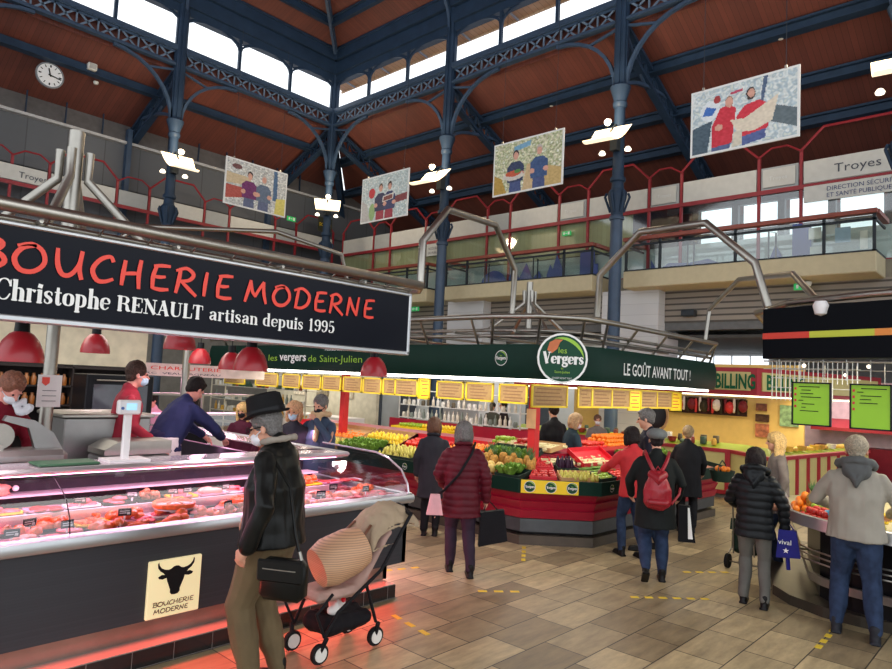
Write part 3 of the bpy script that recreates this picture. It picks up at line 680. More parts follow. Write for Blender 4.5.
gsign('hall_sign', 7.72, 8.42, 7.38, 7.84, [('Troyes', 8.25, 7.55, .14, .4, PALE)], 'small grey panel with faint white writing right of the blue column')
gsign('hall_sign', 10.64, 11.45, 7.38, 7.84, [('Troyes', 11.3, 7.55, .14, .42, PALE)], 'small grey panel with a white mark under the fruit-seller poster')
gsign('hall_sign', 16.55, 17.3, 6.75, 7.2, [('ACCUEIL', 17.2, 6.98, .13, .5, INK), ('DU PUBLIC', 17.2, 6.82, .12, .55, INK)], 'small white sign on the gallery just left of the middle column')
t = thing('hall_sign', 'faint Troyes lettering on the pale band at the far left above the butcher', 'sign', (5.4, 22.95, 7.55))
MB().box((4.45, 22.9, 7.52), (6.3, 22.95, 7.98)).build('board', PAN, t); text('lettering', 'Troyes', t, INK, (5.55, 22.89, 7.63), (1, 0, 0), (0, 0, 1), .26, w=.75)

# ---- clock
t = thing('wall_clock', 'round white clock with black hands hanging against the red boards', 'clock', (5.98, 22.4, 10.4))
cl = V((5.98, 22.4, 10.8)); ax = V((0, -1, 0))
R0 = V((0, 0, 1)).rotation_difference(ax).to_matrix()
MB().lathe([(.02, -.06), (.37, -.06), (.39, 0), (.39, .05), (.36, .06), (.35, .04), (.01, .04)], cl, 28, axis=ax).build('case', M('clock rim', (120, 124, 130), .4), t, smooth=40)
dial = MB().lathe([(.01, .045), (.345, .045), (.345, .05), (.01, .05)], cl, 28, axis=ax).build('dial', M('clock dial', (232, 234, 236), .5, vary=0), t)
mk = MB()
for k in range(12):
    a = k * PI / 6; d = V((sin(a), 0, cos(a))); mk.bar(cl + d * .24 + V((0, -.055, 0)), cl + d * .31 + V((0, -.055, 0)), .02 if k % 3 else .035, .02, up=(0, 1, 0))
mk.build('hour_marks', M('black', (22, 22, 24), .5), dial)
for a, L_ in ((-.25, .2), (1.75, .31)):
    d = V((sin(a), 0, cos(a))); MB().bar(cl - d * .05 + V((0, -.07, 0)), cl + d * L_ + V((0, -.07, 0)), .03, .012, up=(0, 1, 0)).build('hand', M('black', (22, 22, 24), .5), t)
t = thing('loudspeaker', 'small white box speaker on the roof beam above the clock', 'speaker', (7.0, 22.2, 11.3))
MB().box((6.9, 22.0, 11.28), (7.16, 22.18, 11.5), .02).build('cabinet', M('white plastic', (220, 220, 214), .5), t); MB().box((6.93, 21.985, 11.31), (7.13, 22.0, 11.47)).build('grille', M('grille grey', (170, 170, 166), .6), t)
for i, (p, lb) in enumerate((((7.35, 22.6, 11.15), 'small white dome detector just above the clock'), ((XC + 1.8, 11.8, 11.1), 'small white dome detector on the beam right of the middle column'), ((XC + 1.8, 5.0, 11.1), 'small white dome detector on the beam above the poster of two people in red'))):
    MB().lathe([(.0, -.06), (.06, -.05), (.08, 0), (.08, .03)], p, 10).build('smoke_detector', M('white plastic', (220, 220, 214), .5), label=lb, cat='detector', smooth=40)

# ---- lamps on the columns
SHADE = M('lit lamp panel', (255, 236, 205), .5, emit=.9, vary=0, ecol=(255, 234, 200)); LAMPW = M('lamp glow', (255, 240, 214), .5, emit=2, vary=0)
def wall_lamp(x, y, fx, fy, label):
    z = 9.0; t = thing('column_lamp', label, 'lamp', (x, y, z - .4)); d = V((fx, fy, 0)).normalized(); s = d.cross(V((0, 0, 1)))
    c = V((x, y, z)); g = MB(); P = []
    for i in range(7):
        a = -.1 + i / 6 * 1.0; q = c + d * (.15 + 1.0 * i / 6) + V((0, 0, -.15 - .62 * sin(i / 6 * 1.75)))
        P.append((q - s * (.5 - .02 * i), q + s * (.5 - .02 * i)))
    vs = [p for pr in P for p in pr] + [p + V((0, 0, .02)) for pr in P for p in pr]
    fs = [(2 * i, 2 * i + 1, 2 * i + 3, 2 * i + 2) for i in range(6)] + [(14 + 2 * i, 14 + 2 * i + 2, 14 + 2 * i + 3, 14 + 2 * i + 1) for i in range(6)] + [(0, 2, 16, 14), (1, 15, 17, 3)]
    g.add(vs, fs).build('shade', SHADE, t, smooth=60)
    MB().bar(c, c + d * .3 + V((0, 0, -.3)), .05, .05).box((x - .1, y - .1, z - .7), (x + .1, y + .1, z - .1)).build('bracket', DKM, t)
    MB().cyl(c + d * .4 + V((0, 0, -.05)), c + d * .52 + V((0, 0, -.12)), .06, .09, 12).build('floodlight', LAMPW, t)
    for sg in (-1, 1):
        MB().lathe([(.0, 0), (.08, 0), (.09, .04), (.05, .1)], c + s * sg * .35 - V((0, 0, .75)), 12).build('downlight', LAMPW, t)
    light('POINT', 'column lamp light', tuple(c + d * .8 + V((0, 0, .1))), 110, (1, .8, .55), r=.25)
wall_lamp(9.2, YC - .2, -.1, -1, 'glowing curved lamp on the column nearest the clock')
wall_lamp(XC - .15, YC - .15, -.7, -1, 'glowing square lamp on the dark corner column')
wall_lamp(XC - .2, 14.6, -1, -.1, 'glowing curved lamp on the column right of the corner')
wall_lamp(XC - .2, 8.4, -1, -.1, 'glowing curved lamp on the column between the two balconies')
wall_lamp(XC - .2, 2.2, -1, -.1, 'glowing curved lamp at the right edge of the photo')
# ================================================================ BUTCHER'S STALL
STEEL = M('brushed steel', (160, 156, 148), .38, 1.0, vary=.06, scale=12)
STEELD = M('dull steel', (150, 148, 146), .4, .9, vary=.08)
ALU = M('satin aluminium', (186, 188, 190), .35, .8, vary=.04)
BLACKM = M('black lacquer', (16, 16, 20), .35, vary=.05)
CHAR = stripes('charcoal boards', (40, 42, 48), (50, 52, 58), 'Z', .02, dark=.85, width=.2)
WHITEP = M('white enamel', (226, 222, 222), .4, vary=.03)
GLS = glass('display glass', (240, 240, 245), .1)
PLATE = M('pale steel tray', (214, 206, 210), .35, .3, vary=.05)
X0, X1, YF = -.6, 4.8, 4.85
t = thing('meat_counter', 'long charcoal butcher counter with curved glass and pink-lit meat display', 'counter', (2.1, 5.3, 0))
MB().box((X0, YF, .29), (X1, YF + .05, .87)).box((X1 - .05, YF, .29), (X1, 6.4, .87)).build('front_panel', CHAR, t)
MB().box((X0, YF + .1, .13), (X1 - .15, YF + .16, .3)).box((X1 - .2, YF + .1, .13), (X1 - .15, 9.2, .3)).build('kick_strip', M('brown steel', (150, 128, 116), .3, .6), t)
b = MB(); pr = [(0, 0), (-.05, .015), (-.065, .05), (-.05, .09), (0, .105), (.05, .1)]
b.rings([[(x, YF + p[0], .87 + p[1]) for p in pr] for x in (X0, X1 + .03)])
b.rings([[(X1 - p[0], y, .87 + p[1]) for p in pr] for y in (YF - .03, 6.4)]); b.build('bumper', ALU, t, smooth=50)
MB().box((X0, YF + .02, .8), (X1 - .02, 6.15, .9)).box((4.0, 6.15, .8), (X1 - .02, 9.2, .9)).box((X0, 6.0, .2), (4.05, 6.1, .9)).box((4.0, 6.1, .2), (4.1, 9.2, .9)).build('body', WHITEP, t)
MB().box((X0, 5.72, .9), (4.1, 5.78, 1.22)).box((4.02, 5.72, .9), (4.08, 9.2, 1.22)).build('back_panel', M('blackish steel', (50, 44, 52), .4, .2), t)  # black panels behind the meat
b = MB().box((X0, 5.4, .9), (4.3, 5.74, 1.02)); b.box((X0, 5.56, 1.12), (4.2, 5.74, 1.135)); b.build('display_step', PLATE, t)
g = MB(); prof = [(YF, .97), (YF + .02, 1.06), (YF + .12, 1.19), (YF + .32, 1.285), (YF + .52, 1.325)]
for i in range(4): g.quad((X0, prof[i][0], prof[i][1]), (X1 - .02, prof[i][0], prof[i][1]), (X1 - .02 - (.15 if i == 3 else 0), prof[i + 1][0], prof[i + 1][1]), (X0, prof[i + 1][0], prof[i + 1][1]))
g.build('curved_glass', GLS, t, smooth=60)
e = MB().prism([(0, 0), (1.5, 0), (1.5, .37), (.5, .355), (.3, .3), (.1, .2), (0, .06)], (X1 - .01, YF + .01, .97), (0, 1, 0), (0, 0, 1), .008); e.build('end_glass', GLS, t)
MB().tube([(X1, YF + p[0] - YF, p[1]) for p in prof] + [(X1, 6.3, 1.34)], .011, 6).build('glass_edge', M('bright edge', (220, 220, 224), .2, .6), t)
r = MB().box((X0, 5.33, 1.305), (4.4, 5.39, 1.35), .02).box((4.36, 5.33, 1.305), (4.42, 9.2, 1.35), .02); r.build('top_rail', ALU, t)
MB().box((X0, 5.38, 1.325), (4.4, 5.78, 1.34)).box((4.02, 5.7, 1.325), (4.38, 9.2, 1.34)).build('glass_shelf', M('shelf glass', (206, 190, 200), .15, .4), t)
MB().tube([(X0, 5.42, 1.3), (4.3, 5.42, 1.3)], .012, 6).tube([(4.3, 5.5, 1.3), (4.3, 9.1, 1.3)], .012, 6).build('light_tube', M('pink tube', (255, 190, 225), .4, emit=7, vary=0, ecol=(255, 176, 218)), t)
MB().tube([(1.66, YF - .005, .97), (1.66, YF + .02, 1.08), (1.66, YF + .14, 1.205), (1.66, YF + .4, 1.305)], .004, 5).build('glass_joint', BLACKM, t)
light('AREA', 'meat case light', (1.9, 5.4, 1.28), 32, (1, .52, .76), 5.2, .06, target=(1.9, 5.25, 0))
light('AREA', 'meat case light', (4.35, 7.2, 1.28), 14, (1, .5, .76), .06, 3.6, target=(4.5, 7.2, 0))
light('AREA', 'under counter red strip', (2.1, 4.87, .27), 22, (1, .1, .07), 5.2, .04, target=(2.1, 4.3, 0))
light('AREA', 'under counter pink strip', (4.74, 5.4, .28), 11, (1, .3, .4), .04, 1.0, target=(5.5, 5.1, 0))
# tiled plinth
def tilem():
    m = bpy.data.materials.new('black tiles'); m.use_nodes = True; nt = m.node_tree; b = nt.nodes['Principled BSDF']; g = nt.nodes.new('ShaderNodeNewGeometry')
    br = nt.nodes.new('ShaderNodeTexBrick'); br.inputs['Scale'].default_value = 1; br.inputs['Brick Width'].default_value = .3; br.inputs['Row Height'].default_value = .14; br.inputs['Mortar Size'].default_value = .003
    br.inputs['Color1'].default_value = rgb((22, 24, 24)); br.inputs['Color2'].default_value = rgb((30, 30, 32)); br.inputs['Mortar'].default_value = rgb((110, 104, 100)); br.offset = 0
    mp = nt.nodes.new('ShaderNodeMapping'); mp.inputs['Rotation'].default_value = (PI / 2, 0, 0); mp.inputs['Location'].default_value = (0, .005, 0)
    nt.links.new(g.outputs['Position'], mp.inputs[0]); nt.links.new(mp.outputs[0], br.inputs[0]); nt.links.new(br.outputs[0], b.inputs['Base Color']); b.inputs['Roughness'].default_value = .15
    return m
p = MB().box((X0, 4.76, 0), (4.6, 9.2, .125)); setting(p, 'trim_80', [tilem()])
setting(MB().box((X0, 4.77, .125), (4.59, 5.2, .132)), 'trim_81', M('plinth top', (150, 140, 132), .2, vary=.05))
setting(MB().box((X0, 6.2, .132), (4.0, 11, .34)), 'trim_82', M('duckboard', (90, 80, 70), .6))
# bull plaque
t = thing('logo_plaque', 'lit cream plaque with a black bull head on the counter front', 'sign', (2.4, YF, .3))
MB().box((2.2, YF - .03, .3), (2.6, YF, .71), .006).build('panel', M('cream plaque', (236, 220, 170), .5, emit=.35, vary=0), t)
bull = [(0, -.52), (-.13, -.5), (-.2, -.4), (-.19, -.3), (-.26, -.1), (-.34, .12), (-.36, .24), (-.52, .2), (-.66, .24), (-.7, .32), (-.56, .4), (-.44, .38), (-.5, .46), (-.62, .55), (-.72, .7), (-.74, .86), (-.7, .96), (-.66, .8), (-.58, .68), (-.44, .6), (-.3, .57), (-.2, .6), (-.1, .68), (0, .7)]
bp = [(x * .19, y * .17) for x, y in bull] + [(-x * .19, y * .17) for x, y in bull[::-1][1:-1]]
cx = MB()
n_ = len(bull)
vs = [(2.4 + x * .19, YF - .034, .54 + y * .17) for x, y in bull] + [(2.4 - x * .19, YF - .034, .54 + y * .17) for x, y in bull]
body = [i for i in (0, 1, 2, 3, 4, 5, 6, 11, 19, 20, 21, 22, 23)]
ear = [6, 7, 8, 9, 10, 11]; horn1 = [11, 12, 18, 19]; horn2 = [12, 13, 17, 18]; horn3 = [13, 14, 15, 16, 17]
fs = []
for q in (body, ear, horn1, horn2, horn3): fs += [tuple(q[::-1]), tuple(n_ + i for i in q)]
cx.add(vs, fs).build('bull_head', M('black', (22, 22, 24), .5), t)
BRN = M('brown ink', (96, 66, 40), .5, vary=0)
stroke_text('lettering', 'BOUCHERIE', BR, t, BRN, (2.24, YF - .034, .385), (1, 0, 0), (0, 0, 1), .032, .006, w=.31)
stroke_text('lettering', 'MODERNE', BR, t, BRN, (2.25, YF - .034, .335), (1, 0, 0), (0, 0, 1), .032, .006, w=.26)

# long name board
t = thing('shop_sign', 'black sign board reading Boucherie Moderne in red brush capitals', 'sign', (2.4, YF, 2.37))
SX0 = .35; SX1 = 4.68
sb = MB().box((SX0, YF, 2.39), (SX1, YF + .08, 2.96)).build('board', M('sign black', (9, 12, 24), .3, vary=.05, spec=.12), t)
MB().box((SX0, YF - .015, 2.355), (SX1 + .02, YF + .1, 2.395), .008).box((SX0, YF - .015, 2.955), (SX1 + .02, YF + .1, 2.985), .008).box((SX1 - .015, YF - .015, 2.36), (SX1 + .02, YF + .1, 2.98), .008).build('frame', ALU, t)
REDP = M('sign red', (226, 62, 44), .45, vary=0); WHT = M('sign white', (232, 232, 230), .45, vary=0)
stroke_text('lettering', 'BOUCHERIE', BR, sb, REDP, (.98, YF - .006, 2.675), (1, 0, 0), (0, 0, 1), .19, .027, w=1.76, track=.14)
stroke_text('lettering', 'MODERNE', BR, sb, REDP, (2.81, YF - .006, 2.68), (1, 0, 0), (0, 0, 1), .175, .026, w=1.42, track=.12)
stroke_text('lettering', 'Christophe', DI, sb, WHT, (1.1, YF - .006, 2.49), (1, 0, 0), (0, 0, 1), .125, .0165, w=.69)
stroke_text('lettering', 'RENAULT', DI, sb, WHT, (1.83, YF - .006, 2.495), (1, 0, 0), (0, 0, 1), .1, .0165, w=.64)
stroke_text('lettering', 'artisan depuis 1995', DI, sb, WHT, (2.52, YF - .006, 2.5), (1, 0, 0), (0, 0, 1), .1, .0135, w=1.22)
light('AREA', 'sign fill light', (2.6, 3.9, 3.3), 4, (1, .98, .94), 3.4, .2, target=(2.6, 4.85, 2.6))  # extra lamp added to lift the sign lettering, no fixture there

# tube frame carrying the sign
t = thing('tube_scaffold', 'steel tube frame over the butcher stall carrying the sign', 'frame', (2.4, 6.5, 0))
MB().tube([(-.6, 4.72, 3.06), (4.7, 4.72, 3.06), (4.9, 4.95, 3.06), (4.9, 10.5, 3.06)], .045, 10).build('top_tube', STEEL, t, smooth=60)
MB().tube([(-.6, 4.86, 3.0), (4.66, 4.86, 3.0)], .022, 8).build('lower_tube', STEEL, t, smooth=60)
b = MB()
for i in range(16): x = -.3 + i * .33; b.tube([(x, 4.72, 3.05), (x, 4.86, 2.98)], .008, 5)
for y in (5.4, 6.2, 7.0, 7.8, 8.6, 9.4, 10.2): b.tube([(-.6, y, 3.02), (4.9, y, 3.02)], .02, 6)
for x in (.4, 1.3, 2.2, 3.1, 4.0): b.tube([(x, 4.75, 3.0), (x, 10.4, 3.0)], .014, 6)
b.build('cross_tube', STEEL, t, smooth=60)
for (x, y) in ((-.4, 6.5), (1.98, 6.6), (4.7, 9.6)): MB().cyl((x, y, .34), (x, y, 3.02), .055, .055, 12).build('post', STEEL, t, smooth=60)
for x in (1.2, 3.6): MB().cyl((x, 4.88, 2.97), (x, 5.0, 3.04), .015).build('hanger', STEEL, t)
def crown(x, y, z0, zt, R, label, k=1.0):
    t = thing('mast_crown', label, 'mast', (x, y, z0)); MB().cyl((x, y, z0), (x, y, zt), .07 * k, .07 * k, 14).build('mast', STEEL, t, smooth=60)
    for i in range(4):
        a = PI / 4 + i * PI / 2 + .25; d = V((cos(a), sin(a), 0)); c = V((x, y, 0))
        MB().tube([c + d * .13 * k + V((0, 0, zt - .2 * k)), c + d * .13 * k + V((0, 0, zt - .48 * k)), c + d * R + V((0, 0, z0))], .042 * k, 10).build('stay', STEEL, t, smooth=50)
crown(2.15, 7.0, 3.05, 4.36, .95, 'steel mast with four splayed stays behind the butcher sign')
crown(9.6, 6.9, 3.05, 3.95, .75, 'steel mast with four splayed stays over the fruit stall', .8)
def arch(pts, label, r=.045):
    mb = MB().tube([V(p) for p in pts], r, 10); mb.build('tube_arch', STEEL, label=label, cat='tube', smooth=50)
arch([(4.72, 4.75, 3.08), (4.72, 4.75, 3.52), (5.2, 4.87, 3.98), (6.42, 5.18, 4.1), (7.1, 5.36, 3.66), (7.1, 5.38, 3.05)], 'bent steel tube arching from the butcher sign to the fruit stall ring', .04)
arch([(7.9, 4.56, 3.08), (7.84, 4.5, 3.63), (7.77, 3.9, 4.13), (7.66, 3.02, 4.11), (7.58, 2.44, 3.57), (7.58, 2.3, 3.08)], 'tall bent steel tube in front of the right balcony')
arch([(11.9, 4.67, 3.01), (11.9, 4.6, 3.63), (9.9, 3.4, 3.8), (7.75, 2.1, 3.45), (7.2, 1.75, 3.1)], 'bent steel tube reaching down behind the dark stall fascia at the right', .035)
arch([(2.9, 9.0, 3.1), (2.9, 9.0, 3.35), (3.6, 9.0, 3.98), (5.7, 9.0, 4.33), (7.01, 9.0, 4.2), (7.3, 9.0, 3.4)], 'bent steel tube seen just above the right half of the butcher sign', .035)

# pendant lamps
REDL = M('red lamp', (170, 24, 38), .4, vary=.03, coat=.3); INNER = M('lamp inside', (255, 220, 228), .5, emit=1.4, vary=0)
def pendant(x, y, z, label):
    t = thing('pendant_lamp', label, 'lamp', (x, y, z), 0, 'red pendant lamps over the butcher stall')
    MB().lathe([(.15, 0), (.152, .03), (.14, .09), (.115, .15), (.075, .2), (.04, .22), (.035, .215), (.07, .19), (.11, .14), (.135, .08), (.145, .02), (.145, 0)], (x, y, z), 24, cap=False).build('shade', REDL, t, smooth=60)
    MB().cyl((x, y, z + .21), (x, y, z + .3), .05, .045, 14).build('socket', BLACKM, t, smooth=50)
    MB().cyl((x, y, z + .3), (x, y, 3.02), .006, .006, 6).build('cable', BLACKM, t)
    MB().ball((x, y, z + .1), .05, 12, 8).build('bulb', INNER, t, smooth=180)
    return t
PL = [(1.42, 5.4, 2.1, 'large red pendant lamp at the left edge under the sign'), (3.25, 5.4, 2.12, 'red pendant lamp hanging above the man in the black hat'),
      (2.82, 7.95, 2.24, 'red pendant lamp against the cream wall, right of the white notice'), (3.05, 6.4, 2.3, 'red pendant lamp half hidden by the sign above the butchers'),
      (4.6, 9.0, 2.2, 'small red pendant lamp above the bending butcher in blue'), (4.3, 7.6, 2.13, 'red pendant lamp partly hidden behind the one above the hat'), (4.95, 5.65, 2.13, 'red pendant lamp at the right end of the sign')]
for i, (x, y, z, lb) in enumerate(PL):
    pendant(x, y, z, lb)
    light('SPOT', 'pendant light', (x, y, z + .05), 26, (1, .78, .82), target=(x, y, 0), spot=130, blend=.6, r=.08)

# things on the counter top
t = thing('shop_scale', 'white weighing scale display on a pole above the meat counter', 'scale', (2.35, 5.6, 1.34))
MB().box((2.25, 5.58, 1.35), (2.31, 5.62, 1.74), .008).build('pole', WHITEP, t); MB().box((2.18, 5.54, 1.72), (2.36, 5.6, 1.835), .012).build('display_housing', WHITEP, t)
MB().box((2.24, 5.53, 1.755), (2.32, 5.541, 1.81)).build('screen', M('lcd', (150, 200, 220), .3, emit=.6, vary=0), t); MB().cyl((2.21, 5.54, 1.77), (2.21, 5.532, 1.77), .012).build('button', M('blue button', (70, 100, 160), .5), t)
MB().box((2.13, 5.5, 1.34), (2.45, 5.74, 1.36)).build('foot', WHITEP, t)
MB().box((1.62, 5.46, 1.341), (2.05, 5.72, 1.362), .01).build('cutting_board', M('green board', (52, 92, 66), .5), label='green cutting board lying on the glass shelf', cat='board')
t = thing('steel_cabinet', 'stainless steel worktop cabinet behind the counter beside the steel post', 'cabinet', (2.5, 7.0, .34))
MB().box((2.2, 6.8, .34), (3.0, 7.5, 1.6), .01).build('body', STEELD, t); MB().box((2.17, 6.77, 1.6), (3.03, 7.53, 1.64), .01).build('worktop', STEEL, t); MB().tube([(2.62, 6.77, 1.36), (2.62, 6.74, 1.36), (2.86, 6.74, 1.36), (2.86, 6.77, 1.36)], .01, 6).build('handle', STEEL, t)
t = thing('vacuum_sealer', 'grey machine with sloping lid between counter and butchers', 'machine', (2.7, 6.3, .34))
MB().box((2.35, 6.2, .34), (2.95, 6.6, 1.3), .02).build('body', STEELD, t); MB().prism([(0, 0), (.6, 0), (.6, .12), (.12, .12), (0, .05)], (2.35, 6.6, 1.31), (1, 0, 0), (0, 0, 1), .4).build('lid', STEEL, t)
t = thing('meat_slicer', 'grey meat slicer beside the butcher at the left edge', 'slicer', (1.45, 6.1, .9))
MB().box((1.15, 5.85, 1.3), (1.95, 6.2, 1.42), .04).build('base', STEELD, t)
MB().prism([(0, 0), (.2, 0), (.12, .14), (-.02, .24), (-.22, .28), (-.24, .24), (-.06, .18)], (1.76, 6.1, 1.4), (1, 0, 0), (0, 0, 1), .06).build('arm', STEELD, t)
MB().cyl((1.5, 6.02, 1.52), (1.5, 6.06, 1.52), .1, .1, 24).build('blade', STEEL, t); MB().box((1.2, 5.9, 1.42), (1.5, 6.15, 1.46)).build('carriage', STEEL, t)
t = thing('notice_sheet', 'white notice with a red emblem taped to the steel post', 'notice', (1.98, 6.53, 1.75))
MB().box((1.87, 6.52, 1.72), (2.06, 6.525, 2.0)).build('sheet', M('paper', (226, 216, 214), .7), t)
MB().prism([(0, 0), (.03, -.025), (.06, 0), (.06, .05), (0, .05)], (1.9, 6.518, 1.93), (1, 0, 0), (0, 0, 1), .002).build('emblem', REDP, t)
for k in range(3): MB().box((1.91, 6.517, 1.86 - k * .045), (2.02, 6.519, 1.865 - k * .045)).build('text_line', M('black', (22, 22, 24), .5), t)

# back of the stall
light('AREA', 'stall back light', (3.2, 8.6, 2.9), 30, (1, .93, .82), 3, 1.0)
setting(MB().box((1.0, 10.3, 2.1), (4.4, 10.4, 3.0)), 'wall_1', M('cream wall', (214, 202, 176), .7))
setting(MB().box((-.6, 10.5, 0), (2.6, 10.6, 3)), 'wall_2', M('dark stall wall', (80, 70, 66), .7))
t = thing('bottle_shelf', 'dark shelving with rows of small jars behind the steel cabinet', 'shelf', (3.0, 9.8, .34))
b = MB()
for z in (1.25, 1.55, 1.8, 2.05): b.box((2.2, 9.6, z), (4.1, 9.9, z + .02))
for x in (2.2, 3.15, 4.08): b.box((x, 9.6, .34), (x + .02, 9.9, 2.1))
b.box((2.2, 9.9, .34), (4.1, 9.92, 2.1)); b.build('rack', M('dark rack', (46, 40, 40), .6), t)
jar = MB().lathe([(.03, 0), (.035, .02), (.035, .1), (.02, .12), (.02, .15), (.0, .15)], (0, 0, 0), 8)
jm = [M('amber jar', (150, 90, 40), .3), M('olive jar', (110, 100, 50), .3), M('wine bottle', (60, 24, 30), .3), M('cream jar', (200, 190, 160), .4)]
protos = [jar.build('jar', m, label='small jar on the dark shelf behind the butchers', cat='jar', group='jars on the dark shelf behind the butchers', smooth=60, keep=True) for m in jm]
k = 0
for z in (1.57, 1.82):
    for i in range(20):
        p = protos[(i * 7 + k) % 4]; loc = (2.28 + i * .09, 9.68 + .03 * (i % 2), z); k += 1
        if k <= 4: protos[k - 1].location = loc
        else: dup(p, loc)
t = thing('wall_oven', 'black oven with a glass door in the back of the butcher stall', 'oven', (3.3, 8.7, .34))
MB().box((2.95, 8.5, .34), (3.75, 8.95, 2.0), .01).build('body', BLACKM, t); MB().box((3.03, 8.48, 1.45), (3.67, 8.5, 1.88)).build('door_glass', M('oven glass', (70, 72, 78), .1), t); MB().tube([(3.05, 8.46, 1.93), (3.65, 8.46, 1.93)], .01, 6).build('handle', STEEL, t)
t = thing('rear_counter', 'pink-lit rear meat counter behind the two butchers', 'counter', (5.0, 10.8, 0))
MB().box((4.4, 10.6, .0), (6.6, 11.4, 1.0)).build('body', WHITEP, t); MB().box((4.4, 10.55, 1.35), (6.6, 11.0, 1.38)).build('top_shelf', PLATE, t)
MB().quad((4.4, 10.6, 1.0), (6.6, 10.6, 1.0), (6.6, 10.62, 1.35), (4.4, 10.62, 1.35)).build('front_glass', GLS, t)
for x in (4.42, 5.5, 6.58): MB().box((x, 10.58, 1.0), (x + .03, 10.62, 1.7)).build('upright', STEEL, t)
MB().box((4.4, 10.57, 1.68), (6.6, 10.63, 1.72)).build('rail', STEEL, t)
light('AREA', 'rear case light', (5.5, 10.9, 1.9), 30, (1, .5, .72), 2, .3, target=(5.5, 10.6, 1))
t = thing('hanging_sign', 'white back sign with red letters high behind the butchers', 'sign', (4.9, 11.6, 2))
MB().box((4.6, 11.6, 1.98), (7.3, 11.64, 2.2)).build('board', M('sign cream', (222, 208, 196), .6), t); text('lettering', 'LA CHARCUTERIE', t, REDP, (4.75, 11.59, 2.09), (1, 0, 0), (0, 0, 1), .09, w=1.6); text('lettering', 'PORC  VEAU  AGNEAU', t, INK, (4.75, 11.59, 2.01), (1, 0, 0), (0, 0, 1), .05, w=1.6)
t = thing('chopping_block', 'pale wooden chopping block on legs inside the stall', 'block', (3.3, 6.4, .34))
MB().box((3.1, 6.2, 1.02), (3.9, 6.5, 1.2), .01).build('top', M('beech', (196, 138, 104), .5), t)
for x in (3.12, 3.8): MB().box((x, 6.3, .34), (x + .05, 6.4, 1.03)).build('leg', STEELD, t)

# ---- the meat
def blob(rx, ry, rz, seed, amp=.25, f=2.0, n=12, m=8):
    mb = MB().ball((0, 0, 0), (rx, ry, rz), n, m); R = random.Random(seed); o = V((R.random() * 9, R.random() * 9, R.random() * 9)); out = []
    for p in mb.v:
        q = V((p[0] / rx, p[1] / ry, p[2] / rz)); k = 1 + amp * noise.noise(q * f + o); out.append((p[0] * k, p[1] * k, max(p[2] * k, -rz * .55) + rz * .55))
    mb.v = out; return mb
def curl(r, L_, bend, n=7):
    return MB().limb([((L_ * (i / 4 - .5), bend * ((i / 4 - .5) ** 2) * 4, r), r * (.8 if i in (0, 4) else 1)) for i in range(5)], n)
cutm = dict(orange=M('marinated meat', (220, 96, 40), .35, vary=.3, scale=30), pink=M('pink meat', (206, 84, 92), .35, vary=.3, scale=30), red=M('red meat', (150, 26, 34), .35, vary=.35, scale=25), brown=M('browned meat', (170, 98, 62), .45, vary=.35, scale=30), pale=M('pale poultry', (222, 150, 130), .4, vary=.2, scale=20), dark=M('dark tray', (34, 30, 36), .4), yellow=M('yellow card', (230, 196, 40), .6))
KINDS = [('chicken_piece', blob(.05, .035, .035, 1), 'orange', 'marinated orange chicken piece in the front of the meat display'), ('sausage', curl(.013, .12, .03), 'orange', 'orange sausage in the meat display'),
         ('pork_chop', blob(.06, .045, .016, 3), 'pink', 'pink pork chop in the meat display'), ('steak', blob(.075, .05, .014, 4), 'red', 'dark red steak in the meat display'),
         ('meat_roll', curl(.028, .13, .0), 'pale', 'pale rolled roast in the meat display'), ('meatball', blob(.03, .03, .028, 6), 'brown', 'browned meatball in the meat display')]
pk = []
for nm, mb, mk_, lb in KINDS: pk.append(mb.build(nm, cutm[mk_], label=lb, cat=nm.replace('_', ' '), group=nm.replace('_', ' ') + 's in the butcher counter', smooth=180, keep=True))
first = [True] * 6
def put(i, x, y, z, rz):
    if first[i]: pk[i].location = (x, y, z); pk[i].rotation_euler = (0, 0, rz); first[i] = False
    else: dup(pk[i], (x, y, z), rz)
def tray(x, y, z, w, d, mat, label):
    mb = MB().box((x - w / 2, y - d / 2, z), (x + w / 2, y + d / 2, z + .006)); h = .02
    for a in ((x - w / 2, y - d / 2, x + w / 2, y - d / 2 + .006), (x - w / 2, y + d / 2 - .006, x + w / 2, y + d / 2), (x - w / 2, y - d / 2, x - w / 2 + .006, y + d / 2), (x + w / 2 - .006, y - d / 2, x + w / 2, y + d / 2)): mb.box((a[0], a[1], z), (a[2], a[3], z + h))
    mb.build('meat_tray', mat, label=label, cat='tray', group='meat trays in the butcher counter')
trm = [cutm['dark'], WHITEP, M('pink paper tray', (214, 150, 176), .5), cutm['yellow']]
order_f = [0, 1, 4, 2, 0, 1, 0, 0, 5, 5, 2, 2, 3, 2, 2, 3]; order_m = [2, 3, 3, 0, 1, 0, 2, 4, 2, 5, 2, 2, 3, 2, 0, 2]
ti = 0
for row_, (yy, zz, dd, od) in enumerate(((5.03, .905, .26, order_f), (5.28, .93, .2, order_m), (5.5, 1.022, .16, order_m[::-1]))):
    for j in range(15):
        x = .9 + j * .262
        if row_ == 0 or j % 1 == 0:
            kx = od[j]; tr = trm[(0, 2, 0, 3, 1)[(j * 3 + row_) % 5]]
            tray(x, yy, zz, .24, dd - .02, tr, 'shallow tray of meat in the butcher display'); R = random.Random(j * 9 + row_)
            nn = {0: 11, 1: 8, 2: 8, 3: 6, 4: 4, 5: 13}[kx] - (2 if row_ else 0)
            for q in range(nn):
                lay = q // 5; ang = R.uniform(0, PI)
                put(kx, x + R.uniform(-.075, .075), yy + R.uniform(-.07, .07) * (dd / .26), zz + .008 + lay * .028, ang)
